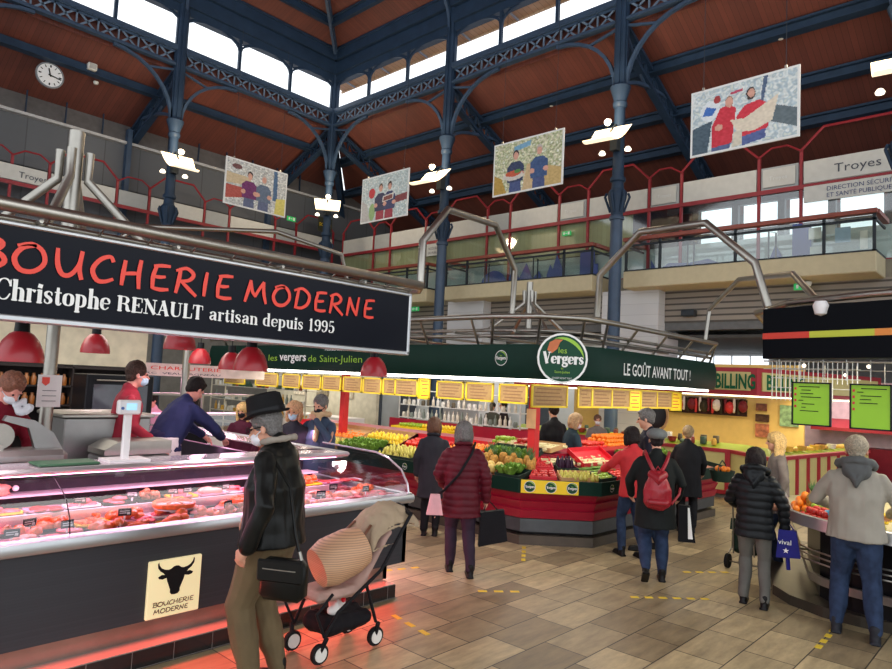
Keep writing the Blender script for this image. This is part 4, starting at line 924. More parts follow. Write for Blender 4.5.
for j in range(12):   # right-hand leg of the counter
    y = 5.6 + j * .28; kx = (2, 3, 2, 4)[j % 4]; tray(4.5, y, .905, .5, .25, trm[(j + 1) % 3], 'shallow tray of meat on the right-hand leg of the butcher counter'); R = random.Random(j)
    for q in range(9): put(kx, 4.5 + R.uniform(-.2, .2), y + R.uniform(-.06, .06), .915, R.uniform(0, PI))
R = random.Random(77)
for q in range(64): put((2, 3, 2, 0, 4)[q % 5], R.uniform(3.55, 4.68), R.uniform(4.96, 5.34), .925 + .02 * (q % 2), R.uniform(0, PI))
for q in range(46): put((1, 0, 5, 2)[q % 4], R.uniform(1.0, 3.5), R.uniform(4.95, 5.36), .93 + .015 * (q % 3), R.uniform(0, PI))
def pie(x, y, z, r, label):
    t = thing('meat_pie', label, 'pie', (x, y, z)); mb = MB().lathe([(r * .8, 0), (r, .01), (r * 1.02, .04), (r * .93, .05), (0.01, .055)], (x, y, z), 24)
    mb.build('crust', cutm['orange'], t, smooth=50); s = MB()
    for a in range(8): s.bar((x, y, z + .056), (x + r * .9 * cos(a * PI / 4), y + r * .9 * sin(a * PI / 4), z + .054), .01, .006)
    s.build('pastry_strip', cutm['brown'], t)
pie(2.55, 5.24, 1.0, .16, 'large round golden pie on a raised stand in the meat display'); pie(3.2, 5.3, .96, .1, 'smaller pale pie right of the large one')
MB().lathe([(.12, 0), (.03, .02), (.03, .05), (.15, .06), (.15, .066), (0.01, .066)], (2.55, 5.24, .935), 20).build('pie_stand', WHITEP, label='low white stand under the large pie', cat='stand', smooth=50)
TAG = M('slate tag', (38, 36, 44), .6); CH = M('chalk', (206, 206, 206), .8, vary=0)
def ptag(x, y, z, i):
    t = thing('price_tag', 'small black price tag standing among the meat', 'price tag', (x, y, z), 0, 'black price tags in the butcher counter')
    MB().box((-.045, 0, .03), (.045, .004, .085)).build('card', TAG, t, local=True); MB().box((-.006, 0, 0), (.006, .006, .03)).build('clip', WHITEP, t, local=True)
    MB().box((-.035, -.002, .062), (.03, 0, .068)).box((-.035, -.002, .048), (.01, 0, .054)).box((.015, -.002, .04), (.035, 0, .056)).build('writing', CH, t, local=True)
    return t
pt0 = ptag(1.0, 5.14, .93, 0)
for i, (x, y, z) in enumerate(((1.36, 4.98, .94), (1.7, 5.02, .95), (1.52, 5.2, .95), (1.9, 5.4, 1.04), (2.12, 5.12, .97), (2.3, 5.44, 1.04), (2.62, 5.42, 1.04), (2.75, 5.42, 1.04), (2.95, 5.1, .95), (3.3, 5.15, .95), (3.6, 5.4, 1.04), (3.9, 5.1, .95), (4.2, 5.3, .96), (4.45, 5.1, .95), (3.1, 5.42, 1.04))): dup(pt0, (x, y, z), .3 * sin(i))
for i in range(3):
    y = 6.0 + i * .5
t = thing('meat_joint', 'large pale joint of meat lying at the back left of the display', 'meat', (1.35, 5.6, 1.02))
mj = blob(.16, .07, .06, 21, .3, 1.6, 18, 12); mj.xf(Matrix.Translation((1.35, 5.62, 1.14))); mj.build('flesh', cutm['pale'], t, smooth=180); MB().ball((1.53, 5.62, 1.18), .022).build('bone', WHITEP, t, smooth=180)
# ================================================================ FRUIT STALL IN THE MIDDLE
def offs(path, d):
    # polyline shifted by d to its left side, mitred
    P = [V((p[0], p[1])) for p in path]; out = []
    for i in range(len(P)):
        ns = []
        if i > 0: e = (P[i] - P[i - 1]).normalized(); ns.append(V((-e.y, e.x)))
        if i < len(P) - 1: e = (P[i + 1] - P[i]).normalized(); ns.append(V((-e.y, e.x)))
        n = sum(ns, V((0, 0))).normalized(); k = 1 / max(.4, n.dot(ns[0])); out.append(P[i] + n * d * k)
    return out
def sweep(mb, path, prof, close=True):
    # prof: [(inward offset, z)]; the profile loop is closed and capped at both ends
    rows = [offs(path, p[0]) for p in prof]; m = len(prof)
    rings = [[(rows[j][i].x, rows[j][i].y, prof[j][1]) for j in range(m)] for i in range(len(path))]
    return mb.rings(rings)
PATH = [(7.33, 12.0), (7.33, 5.3), (8.02, 4.55), (12.0, 4.42), (12.6, 5.0), (12.6, 12.0)]
GRN = M('stall green', (10, 44, 34), .45, vary=.06, spec=.15); CRIM = M('crimson panel', (150, 14, 44), .35, vary=.08); YEL = M('stall yellow', (244, 208, 30), .5, vary=.03)
GRNL = M('logo green', (24, 70, 50), .45, vary=0); WH = M('white print', (236, 236, 232), .5, vary=0); LIME = M('lime print', (150, 196, 60), .5, vary=0)
t = thing('fruit_stall_counter', 'large red and green fruit stall counter with a chamfered corner', 'counter', (9.5, 7, 0))
b = MB(); sweep(b, PATH, [(.04, 0), (.04, .125), (1.3, .125), (1.3, 0)]); b.build('plinth', M('plinth brown', (78, 70, 60), .4, vary=.12), t)
b = MB(); sweep(b, PATH, [(.16, .125), (.16, .17), (1.2, .17), (1.2, .125)]); b.build('shadow_gap', BLACKM, t)
b = MB(); sweep(b, PATH, [(.06, .17), (.06, .34), (1.2, .34), (1.2, .17)]); b.build('steel_band', M('dark steel band', (84, 88, 92), .4, .6), t)
b = MB(); sweep(b, PATH, [(.05, .35), (.02, .46), (.05, .47), (0, .58), (.03, .59), (-.03, .69), (1.2, .69), (1.2, .35)]); b.build('red_panel', CRIM, t, smooth=30)
b = MB(); sweep(b, PATH, [(-.1, .7), (-.1, .88), (-.08, .88), (-.08, .72), (1.2, .72), (1.2, .7)]); b.build('fascia', GRN, t)
b = MB(); sweep(b, PATH, [(-.08, .72), (-.08, .8), (.95, 1.02), (.95, .72)]); b.build('sloping_deck', CRIM, t)
b = MB(); sweep(b, PATH, [(.95, .72), (.95, 1.12), (1.5, 1.2), (1.5, .4)]); b.build('rear_deck', CRIM, t)
# yellow panel and round logos on the chamfer
pc = offs(PATH, -.112); B2, C2 = pc[1], pc[2]; dv = (C2 - B2).normalized(); nn = V((dv.y, -dv.x)); LC = (C2 - B2).length
y0, y1 = .04, .72 * LC
q = B2 + dv * y0; q2 = B2 + dv * y1
MB().bar((q.x, q.y, .79), (q2.x, q2.y, .79), .008, .17).build('yellow_panel', YEL, t)
def logo(parent, c, n, r, depth=.006):
    c, n = V(c), V(n).normalized(); a = V((0, 0, 1)).cross(n).normalized()
    parent = MB().cyl(c, c + n * depth, r, r, 32).build('logo_disc', GRNL, parent)
    rg = MB(); k = 24
    for i in range(k):
        t0, t1 = 2 * PI * i / k, 2 * PI * (i + 1) / k; p = lambda R_, t_: c + n * (depth + .0005) + a * cos(t_) * R_ + V((0, 0, 1)) * sin(t_) * R_
        rg.quad(p(r * .92, t0), p(r, t0), p(r, t1), p(r * .92, t1))
    rg.build('logo_ring', WH, parent)
    sw = MB()
    for i in range(10):
        t0, t1 = .0 + 2.0 * i / 10, .0 + 2.0 * (i + 1) / 10; w0, w1 = r * .14 * sin(PI * i / 10), r * .14 * sin(PI * (i + 1) / 10)
        p = lambda R_, t_: c + n * (depth + .001) + a * cos(t_) * R_ + V((0, 0, 1)) * sin(t_) * R_
        sw.quad(p(r * .84 - w0, t0), p(r * .84, t0), p(r * .84, t1), p(r * .84 - w1, t1))
    sw.build('logo_swoosh', LIME, parent)
    text('logo_lettering', 'les', parent, LIME, c + n * (depth + .002) + V((0, 0, r * .2)), a, (0, 0, 1), r * .34, align='CENTER')
    stroke_text('logo_lettering', 'Vergers', DI, parent, WH, c + n * (depth + .002) - a * r * .78 - V((0, 0, r * .2)), a, V((.0, 0, 1)) , r * .42, r * .075, w=r * 1.62)
for k in range(3):
    p = B2 + dv * (y0 + .115 + k * (y1 - y0 - .2) / 2); logo(t, (p.x + nn.x * .002, p.y + nn.y * .002, .79), (nn.x, nn.y, 0), .075)
for p, n in (((C2.x + .25, C2.y - .004, .79), (-.03, -1, 0)), ((B2.x - .001, 5.75, .79), (-1, 0, 0)), ((B2.x - .001, 7.4, .79), (-1, 0, 0))): logo(t, p, n, .05, .004)

# canopy
CP = [(7.2, 13.6), (7.2, 5.1), (7.3, 4.86), (7.62, 4.54), (7.86, 4.45), (11.7, 4.42), (12.2, 4.6), (12.4, 5.1), (12.4, 13.6)]
t = thing('stall_canopy', 'dark green canopy fascia running round the fruit stall with Vergers lettering', 'canopy', (9.8, 8, 2.2))
b = MB(); sweep(b, CP, [(0, 2.2), (-.03, 2.3), (-.03, 2.56), (0, 2.66), (.14, 2.66), (.14, 2.2)]); b.build('fascia', GRN, t, smooth=50)
b = MB(); sweep(b, CP, [(.14, 2.6), (.14, 2.64), (1.6, 2.66), (1.6, 2.62)]); b.build('soffit', M('soffit grey', (150, 150, 146), .6), t)
LT = M('fluorescent', (255, 250, 240), .4, emit=5, vary=0)
b = MB(); o1 = offs(CP, .1); o2 = offs(CP, .34)
for o_ in (o1, o2): b.tube([(p.x, p.y, 2.175 if o_ is o1 else 2.2) for p in o_[:6]], .02, 6)
b.build('light_tube', LT, t)
for (x, y) in ((8.05, 5.62), (8.05, 9.98)): MB().box((x - .06, y - .06, 1.05), (x + .06, y + .06, 2.62)).build('red_post', M('red post', (196, 34, 34), .45, vary=.1), t)
MB().box((7.97, 5.54, 1.5), (7.98, 5.7, 1.78)).build('price_card', M('tan card', (214, 170, 120), .6), t)
for i, (a, b2) in enumerate((('les', 10.95), ('de Saint-Julien', 9.85))): text('lettering', a, t, LIME, (7.163, (11.27, 9.98)[i], 2.36), (0, -1, 0), (0, 0, 1), .17, w=(.3, 1.5)[i])
text('lettering', 'vergers', t, WH, (7.163, 10.9, 2.37), (0, -1, 0), (0, 0, 1), .22, w=.85, bold=.02)
text('lettering', 'restaurateur-traiteur', t, WH, (7.163, 9.5, 2.56), (0, -1, 0), (0, 0, 1), .07, w=1.0)
text('lettering', 'LE GOÛT AVANT TOUT !', t, WH, (8.4, 4.42 - .012, 2.32), (1, -.01, 0), (0, 0, 1), .235, w=2.2, bold=.012)
logo(t, (7.165, 5.58, 2.47), (-1, 0, 0), .105, .004)
t = thing('round_sign', 'big round green sign reading les Vergers at the corner of the fruit stall canopy', 'sign', (7.3, 4.72, 2.2))
logo(t, (7.3, 4.7, 2.48), (-.74, -.67, 0), .325, .04)
c_ = V((7.3, 4.7, 2.48)); n_2 = V((-.74, -.67, 0)).normalized(); a_ = V((0, 0, 1)).cross(n_2).normalized()
MB().prism([(-.2, .1), (-.14, .06), (-.07, .12), (-.04, .2), (.0, .24), (-.1, .24), (-.17, .2)], c_ + n_2 * .043, a_, (0, 0, 1), .002).build('fruit_motif', M('peach print', (200, 110, 60), .5), t)
text('logo_lettering', 'et', t, LIME, c_ + n_2 * .043 - V((0, 0, .14)), a_, (0, 0, 1), .04, align='CENTER'); text('logo_lettering', 'Saint-Julien', t, LIME, c_ + n_2 * .043 - V((0, 0, .19)), a_, (0, 0, 1), .045, align='CENTER'); text('logo_lettering', 'LE GOÛT AVANT TOUT', t, WH, c_ + n_2 * .043 - V((0, 0, .265)), a_, (0, 0, 1), .032, w=.25, align='CENTER')
# tube ring above the canopy
t = thing('tube_ring', 'double steel tube ring running above the fruit stall canopy', 'frame', (9.8, 8, 2.6))
RP = [(6.98, 13.5), (6.98, 5.6), (7.15, 4.95), (7.6, 4.56), (8.1, 4.5), (12.0, 4.5)]
for z, w_ in ((3.02, .038), (2.86, .025), (2.78, .025)): MB().tube([(x + (.25 if w_ < .03 else 0), y + (.2 if w_ < .03 else 0), z) for x, y in RP], w_, 8).build('ring_tube', STEEL, t, smooth=60)
b = MB()
for (x, y) in RP[1:]: b.tube([(x, y, 3.02), (x + .3, y + .25, 2.64)], .02, 6)
for y in range(6, 14): b.tube([(6.98, y, 3.02), (7.3, y + .1, 2.64)], .02, 6)
for x in (9, 10, 11, 12): b.tube([(x, 4.5, 3.02), (x, 4.8, 2.64)], .02, 6)
for k in range(7): b.tube([(7.2, 5.4 + k * 1.1, 2.84), (12, 5.4 + k * 1.1, 2.84)], .022, 6)
b.build('brace', STEEL, t, smooth=60)
for (x0, y0_, x1_, y1_, e) in ((7.45, 9.2, 7.45, 13.2, 14), (7.45, 5.2, 7.45, 9.0, 18), (8.2, 4.75, 11.8, 4.75, 18)):
    L_ = math.hypot(x1_ - x0, y1_ - y0_); o = light('AREA', 'canopy light', ((x0 + x1_) / 2, (y0_ + y1_) / 2, 2.14), e, (1, .95, .84), .08 if x0 == x1_ else L_, L_ if x0 == x1_ else .08)
light('AREA', 'canopy inner light', (9.6, 7.0, 2.55), 60, (1, .94, .82), 2.6, 3.4)
light('AREA', 'canopy inner light', (9.6, 11.0, 2.55), 50, (1, .94, .82), 2.6, 3.4)

# price boards
BYEL = M('board yellow', (206, 176, 24), .55, vary=.04); CARD = M('brown card', (150, 118, 72), .7, vary=.12, scale=20); CHK = M('chalk writing', (120, 84, 56), .8, vary=0)
def price_board(p0, p1, z, h, lab, cardm=CARD, tilt=0.0):
    p0, p1 = V(p0), V(p1); d = (p1 - p0).normalized(); w = (p1 - p0).length; c = (p0 + p1) / 2; n = d.cross(V((0, 0, 1)))
    t = thing('price_board', lab, 'price board', (c.x, c.y, z - h), 0, 'price boards hanging round the fruit stall')
    def B(mb, x0, x1, z0, z1, dn, th): mb.bar(p0 + d * x0 + V((0, 0, (z0 + z1) / 2)) + n * dn, p0 + d * x1 + V((0, 0, (z0 + z1) / 2)) + n * dn, th, z1 - z0)
    m = MB(); B(m, 0, w, z - h, z, 0, .012); cd_ = m.build('card', cardm, t)
    m = MB(); B(m, -.01, w + .01, z - .02, z + .005, .004, .024); B(m, -.01, w + .01, z - h - .005, z - h + .02, .004, .024); B(m, -.01, .018, z - h, z, .004, .024); B(m, w - .018, w + .01, z - h, z, .004, .024); m.build('frame', BYEL, t)
    R = random.Random(w * 99 + c.x); m = MB()
    for k in range(5):
        a = .05 + R.random() * .06; e_ = w * (.6 + .32 * R.random()); B(m, a, max(a + .05, e_), z - .06 - k * h * .17, z - .045 - k * h * .17, .007, .004)
    m.build('writing', CHK if cardm is CARD else M('red ink', (196, 60, 40), .6, vary=0), cd_)
    m = MB(); m.tube([c + V((0, 0, z)), c + V((0, 0, z + .45))], .004, 4); m.build('hook', STEEL, t)
ordn = ['first', 'second', 'third', 'fourth', 'fifth', 'sixth', 'seventh', 'eighth', 'ninth', 'tenth', 'eleventh', 'twelfth', 'thirteenth']
LB = [(13.83, 12.98), (12.55, 11.72), (11.54, 10.96), (10.86, 10.28), (10.22, 9.68), (9.6, 9.09), (9.04, 8.57), (8.52, 8.24), (8.22, 7.69), (7.67, 7.42), (7.25, 6.7), (6.64, 6.12), (6.0, 5.51)]
for i, (a, b2) in enumerate(LB):
    y = i == 9
    price_board((7.7, a, 0), (7.7 + (.06 if i == 7 else 0), b2, 0), 2.12 if not y else 2.16, .27 if not y else .34, ('bright yellow card' if y else 'yellow-framed brown price board') + ', %s from the left, left of the round sign' % ordn[i], YEL if y else CARD)
FB = [(7.3, 8.08), (8.45, 8.76), (8.85, 9.36), (9.4, 9.95), (9.99, 10.34), (10.41, 10.94), (10.98, 11.54), (11.58, 11.93)]
for i, (a, b2) in enumerate(FB):
    y = i in (4, 7)
    price_board((a, 5.15, 0), (b2, 5.1, 0), 2.13, .3 if not y else .34, ('bright yellow card' if y else 'yellow-framed brown price board') + ', %s from the left, right of the round sign' % ordn[i], YEL if y else CARD)

# ---- produce
def lathe_fruit(prof, n=10): return MB().lathe(prof, (0, 0, 0), n)
def sph(r, sq=1.0): return MB().ball((0, 0, r * sq), (r, r, r * sq), 10, 7)
fm = dict(orange=M('orange peel', (240, 128, 24), .45, vary=.06, scale=40, bump=.2), rapple=M('red apple', (190, 40, 34), .3, vary=.3, scale=9), gapple=M('green apple', (150, 182, 50), .3, vary=.12, scale=9), lemon=M('lemon', (238, 206, 50), .45, vary=.06), tomato=M('tomato', (214, 44, 24), .25, vary=.06),
          leaf=M('lettuce leaf', (112, 150, 52), .55, vary=.4, scale=14), pine=M('pineapple skin', (176, 128, 52), .7, vary=.4, scale=40), crownm=M('pineapple crown', (86, 128, 74), .6, vary=.2), melon=M('melon', (206, 176, 96), .6, vary=.2, scale=20), pale=M('chicory', (232, 222, 170), .5, vary=.2, scale=12), berry=M('strawberry', (198, 26, 34), .4, vary=.2, scale=40), dark=M('aubergine', (52, 30, 50), .25), pear=M('pear', (196, 186, 84), .45, vary=.15))
def pineapple():
    t = thing('pineapple', 'ripe pineapple with green crown', 'pineapple', (0, 0, 0), 0, 'pineapples on the left part of the fruit stall')
    MB().lathe([(.02, 0), (.05, .01), (.066, .06), (.066, .12), (.05, .17), (.02, .185)], (0, 0, 0), 12).build('body', fm['pine'], t, local=True, smooth=60)
    m = MB()
    for k in range(14):
        a = k * 2.4; L_ = .1 + .05 * (k % 3) / 2; r = .05 + .03 * ((k * 7) % 5) / 5; d = V((cos(a), sin(a), 0)); s_ = V((-sin(a), cos(a), 0)) * .012; z0 = V((0, 0, .175))
        m.add([z0 + s_, z0 - s_, z0 + d * r * .7 + V((0, 0, L_ * .6)), z0 + d * r + V((0, 0, L_))], [(0, 1, 2), (0, 2, 3), (1, 3, 2)])
    m.build('crown', fm['crownm'], t, local=True); return t
def lettuce():
    m = MB().ball((0, 0, .07), (.07, .07, .065), 10, 7); R = random.Random(3)
    for k in range(9):
        a = k * 2.4; d = V((cos(a), sin(a), 0)); s_ = V((-sin(a), cos(a), 0)); q = d * .05 + V((0, 0, .04)); w_ = .055
        m.add([q - s_ * w_ * .6, q + s_ * w_ * .6, q + d * .06 + s_ * w_ + V((0, 0, .07)), q + d * .03 + V((0, 0, .11)), q + d * .06 - s_ * w_ + V((0, 0, .07))], [(0, 1, 2, 3, 4)])
    return m
def bundle(L_=.24, r=.008, n=7):
    m = MB(); R = random.Random(2)
    for k in range(n):
        a = k * 2 * PI / n; p = V((0, cos(a) * .018, .022 + sin(a) * .016)); m.tube([p - V((L_ / 2, 0, 0)), p + V((L_ / 2, R.uniform(-.02, .02), 0))], [r, r * .7], 5)
    return m
FR = {'orange': (sph(.042), 'orange'), 'red_apple': (lathe_fruit([(.008, .06), (.02, .072), (.036, .062), (.04, .038), (.03, .012), (.012, 0), (.004, .006)]), 'rapple'), 'green_apple': (lathe_fruit([(.008, .06), (.02, .072), (.036, .062), (.04, .038), (.03, .012), (.012, 0), (.004, .006)]), 'gapple'),
      'lemon': (lathe_fruit([(.004, 0), (.012, .012), (.03, .03), (.033, .05), (.026, .075), (.01, .09), (.004, .098)]), 'lemon'), 'tomato': (sph(.038, .82), 'tomato'), 'lettuce': (lettuce(), 'leaf'), 'melon': (sph(.07), 'melon'), 'leek_bunch': (bundle(.26, .012, 6), 'pale'), 'asparagus_bunch': (bundle(.2, .008, 9), 'leaf'),
      'strawberry': (lathe_fruit([(.002, 0), (.012, .012), (.018, .026), (.012, .036), (.003, .036)], 7), 'berry'), 'aubergine': (lathe_fruit([(.006, 0), (.03, .02), (.036, .06), (.022, .13), (.012, .17), (.004, .18)]), 'dark'), 'pear': (lathe_fruit([(.01, 0), (.03, .012), (.036, .035), (.022, .065), (.012, .085), (.004, .09)]), 'pear')}
SMO = {'lettuce': 40}
def at(s, d):
    # s metres along the outer path from the chamfer's left corner (negative = left side), d metres inwards
    P = PATH
    lc = math.hypot(P[2][0] - P[1][0], P[2][1] - P[1][1])
    if s < 0: return P[1][0] + d, P[1][1] - s + 0 * d, 0
    if s < lc:
        k = s / lc; A = offs(P, d)[1]; B_ = offs(P, d)[2]; q = A + (B_ - A) * k; return q.x, q.y, -PI / 4
    k = s - lc; A = offs(P, d)[2]; return A.x + k, A.y - .03 * k, -PI / 2
def zd(d): return .815 + .2136 * (d + .08) if d < .95 else 1.13 + .145 * (d - .95)
def pile(kind, cells, lab, lay=1):
    mb, mk_ = FR[kind]; src = None; i = 0
    for (x, y, z) in cells:
        rz = (i * 2.399) % 6.28; i += 1
        if src is None:
            src = mb.build(kind, fm[mk_], label=lab, cat=kind.replace('_', ' '), group=lab.split(' in ')[0] + 's', smooth=SMO.get(kind, 180), keep=True); src.location = (x, y, z); src.rotation_euler = (0, 0, rz); src['group'] = 'pile: ' + lab
            pos0 = src
        else: dup(src, (x, y, z), rz)
def crate(name, s0, s1, d0, d1, mat, lab):
    m = MB(); h = .07
    a, b_, c, d = [at(s, q) for s, q in ((s0, d0), (s1, d0), (s1, d1), (s0, d1))]; zz = [zd(d0), zd(d0), zd(d1), zd(d1)]
    P_ = [V((p[0], p[1], z + .004)) for p, z in zip((a, b_, c, d), zz)]
    m.add(P_ + [p + V((0, 0, .01)) for p in P_], [(3, 2, 1, 0), (4, 5, 6, 7)] + [(i, (i + 1) % 4, 4 + (i + 1) % 4, 4 + i) for i in range(4)])
    for i in range(4): m.bar(P_[i] + V((0, 0, h / 2)), P_[(i + 1) % 4] + V((0, 0, h / 2)), .012, h)
    m.build(name, mat, label=lab, cat='crate')
CR = M('red crate', (206, 26, 42), .4, vary=.05); BX = M('dark crate', (36, 52, 44), .5); CB = M('cardboard', (190, 150, 100), .8)
def zone(kind, s0, s1, d0, d1, step, lab, cr=None, clab=None, lays=1, jit=.25):
    R = random.Random(s0 * 31 + d0 * 7); cells = []
    if cr: crate('fruit_crate', s0, s1, d0, d1, cr, clab or ('crate holding the ' + lab))
    for l in range(lays):
        s = s0 + step * (.6 + l * .5)
        while s < s1 - step * .45 - l * step * .4:
            d = d0 + step * (.6 + l * .5)
            while d < d1 - step * .45 - l * step * .4:
                x, y, _ = at(s + R.uniform(-jit, jit) * step, d + R.uniform(-jit, jit) * step * .6); cells.append((x, y, zd(d) + .016 + l * step * .62)); d += step
            s += step
    pile(kind, cells, lab)
LCH = math.hypot(PATH[2][0] - PATH[1][0], PATH[2][1] - PATH[1][1])
zone('pear', -5.2, -4.0, .0, .45, .1, 'pear at the far end of the left side, beyond the lettuces', CB, 'cardboard box of pears beyond the lettuces')
zone('orange', -5.2, -4.0, .5, .95, .11, 'orange at the far end of the left side near the left red post', CB, 'box of oranges near the left red post')
zone('lettuce', -6.5, -5.3, .0, .45, .16, 'lettuce right behind the curved glass end of the meat counter', BX, 'dark crate of lettuces behind the meat counter glass')
zone('tomato', -6.5, -5.3, .5, .95, .1, 'tomato in the farthest red crate on the left side', CR, 'farthest red crate on the left side')
zone('lettuce', -3.9, -3.0, .0, .5, .15, 'green lettuce at the far left end of the stall behind the meat counter', BX, 'dark crate of lettuces at the left end of the stall')
zone('lemon', -3.9, -2.9, .5, .95, .095, 'yellow lemon in the back row at the far left of the stall', CB, 'cardboard box of lemons at the far left of the stall', 2)
zone('pear', -2.9, -2.1, .0, .45, .08, 'yellowish pear left of the woman in the dark coat', BX, 'dark crate of pears left of the woman in the dark coat', 2)
zone('tomato', -2.9, -1.9, .5, .95, .08, 'red tomato heaped left of the woman in the dark coat', CR, 'red crate of tomatoes left of the woman in the dark coat', 2)
zone('orange', -1.9, -1.2, .5, .95, .088, 'orange showing between the two women in coats', CR, 'red crate of oranges between the two women in coats', 2)
zone('green_apple', -2.0, -1.2, .0, .45, .085, 'green apple in front of the woman in the burgundy coat', BX, 'dark crate of green apples before the woman in burgundy', 1)
zone('melon', -.98, -.45, -.02, .3, .13, 'beige melon in the front row right of the burgundy coat', None)
zone('lettuce', -.42, -.02, -.02, .28, .14, 'green lettuce in the front row near the yellow panel', BX, 'dark crate of lettuces near the yellow panel')
zone('lettuce', -1.15, -.3, .62, .95, .15, 'pale lettuce in the dark box behind the pineapples', BX, 'long dark box behind the pineapples')
zone('leek_bunch', -1.2, -.2, 1.0, 1.4, .12, 'pale leek bunch on the upper tier left of the red post', CB, 'cardboard box of leeks on the upper tier')
PN = [(-.92, .42), (-.74, .36), (-.7, .52), (-.5, .4), (-.55, .55), (-.3, .36), (-.26, .52), (-.08, .34), (.02, .5), (-.95, .56)]
p0_ = pineapple()
for i, (s, d) in enumerate(PN):
    x, y, _ = at(s, d)
    if i == 0: p0_.location = (x, y, zd(d)); p0_['label'] = 'pineapple in the middle row of the fruit stall'
    else: dup(p0_, (x, y, zd(d)), i * 1.1)
zone('strawberry', .12, .5, .42, .9, .05, 'strawberry in the red crate at the chamfered corner', CR, 'open red crate with strawberries at the chamfered corner', 1)
zone('red_apple', .12, .48, .02, .34, .085, 'red apple in the front crate above the yellow panel', CR, 'red crate of apples above the yellow panel', 1)
zone('pear', .55, LCH + .15, .02, .3, .08, 'pear in the front row where the stall corner turns', CB, 'box of pears where the stall corner turns', 1)
zone('aubergine', .6, LCH + .0, .4, .62, .09, 'aubergine in the second row at the corner', BX, 'dark crate of aubergines at the corner')
zone('leek_bunch', .5, LCH + .25, .66, .95, .1, 'pale leek bunch lying in the third row at the corner', None)
zone('leek_bunch', LCH + .3, LCH + 1.2, .55, .95, .13, 'white leek bunch in front of the woman in red', CR, 'crate of leeks in front of the woman in red')
zone('asparagus_bunch', LCH + .15, LCH + .8, .28, .52, .1, 'green asparagus bunch on the front side of the stall', None)
zone('tomato', LCH + .55, LCH + 1.5, .0, .26, .075, 'small tomato at the front edge beside the woman in red', CR, 'red crate of tomatoes beside the woman in red')
zone('green_apple', LCH + .1, LCH + .5, .0, .26, .08, 'green apple at the front edge right of the yellow panel', BX, 'crate of green apples right of the yellow panel')
zone('red_apple', LCH + 1.6, LCH + 3.4, .05, .45, .085, 'red apple on the stall front behind the people in dark coats', CR, 'red crate of apples behind the people in dark coats')
zone('lettuce', LCH + 1.6, LCH + 3.0, .5, .9, .15, 'lettuce on the stall front behind the people in dark coats', BX, 'dark crate of lettuces on the stall front')
# raised yellow and red bins inside the stall
def bin_(name, x0, y0, x1, y1, z0, z1, mat, lab):
    t = thing(name, lab, 'display bin', ((x0 + x1) / 2, (y0 + y1) / 2, z0)); MB().box((x0, y0, z1 - .1), (x1, y1, z1)).build('top_rim', mat, t); MB().box((x0 + .05, y0 + .05, z0), (x1 - .05, y1 - .05, z1 - .1)).build('body', M('bin wood', (150, 120, 84), .7), t)
def heap(kind, x0, y0, x1, y1, z, step, lab, lays=2):
    cells = []; R = random.Random(x0 * 13)
    for l in range(lays):
        x = x0 + step * (.6 + l * .5)
        while x < x1 - step * (.4 + .4 * l):
            y = y0 + step * (.6 + l * .5)
            while y < y1 - step * (.4 + .4 * l): cells.append((x + R.uniform(-.1, .1) * step, y + R.uniform(-.1, .1) * step, z + l * step * .7)); y += step
            x += step
    pile(kind, cells, lab)
bin_('display_bin', 8.35, 5.9, 8.85, 6.75, .2, 1.16, YEL, 'yellow-rimmed bin of apples in front of the stallholder in black')
heap('red_apple', 8.4, 5.92, 8.8, 6.3, 1.16, .085, 'red apple in the yellow-rimmed bin'); heap('green_apple', 8.4, 6.35, 8.8, 6.7, 1.16, .085, 'green apple in the yellow-rimmed bin')
bin_('display_bin', 9.55, 5.55, 11.6, 6.2, .2, 1.12, CR, 'red-rimmed bin of oranges beside the stallholder in the navy apron')
heap('orange', 10.3, 5.6, 11.4, 6.15, 1.12, .09, 'orange heaped in the red-rimmed bin', 3); heap('tomato', 9.6, 5.6, 10.25, 6.15, 1.12, .08, 'tomato in the red-rimmed bin', 2)
bin_('display_bin', 10.6, 9.6, 11.2, 11.4, .2, 1.06, YEL, 'long yellow and green bin at the back of the fruit stall')
heap('lemon', 10.65, 9.7, 11.15, 10.5, 1.06, .1, 'lemon in the long bin at the back of the stall', 1); heap('green_apple', 10.65, 10.5, 11.15, 11.3, 1.06, .09, 'green apple in the long bin at the back of the stall', 1)

# ================================================================ STALLS FURTHER BACK
def shelf_unit(x0, y0, x1, y1, z0, levels, mat, lab):
    t = thing('shelf_unit', lab, 'shelf', ((x0 + x1) / 2, (y0 + y1) / 2, 0)); m = MB()
    for z in levels: m.box((x0, y0, z - .02), (x1, y1, z))
    for p in ((x0, y0), (x1 - .03, y0), (x0, y1 - .03), (x1 - .03, y1 - .03)): m.box((p[0], p[1], 0), (p[0] + .03, p[1] + .03, levels[-1]))
    m.build('frame', mat, t); return t
GOODS = [('bottle', MB().lathe([(.035, 0), (.04, .02), (.04, .15), (.015, .2), (.015, .26), (0, .26)], (0, 0, 0), 8)), ('jar', MB().lathe([(.05, 0), (.055, .02), (.055, .1), (.045, .12), (.045, .14), (0, .14)], (0, 0, 0), 8)), ('carton', MB().box((-.06, -.05, 0), (.06, .05, .16), .006)), ('basket', MB().lathe([(.07, 0), (.1, .1), (.09, .1), (.06, .01), (0, .01)], (0, 0, 0), 10)), ('loaf', blob(.12, .05, .05, 8, .1))]
gm = [M('goods %d' % i, c, .5, vary=.2, scale=15) for i, c in enumerate(((216, 208, 190), (196, 150, 60), (150, 60, 40), (60, 90, 70), (226, 224, 216), (90, 80, 60), (220, 170, 60), (120, 130, 120)))]
gp = {}
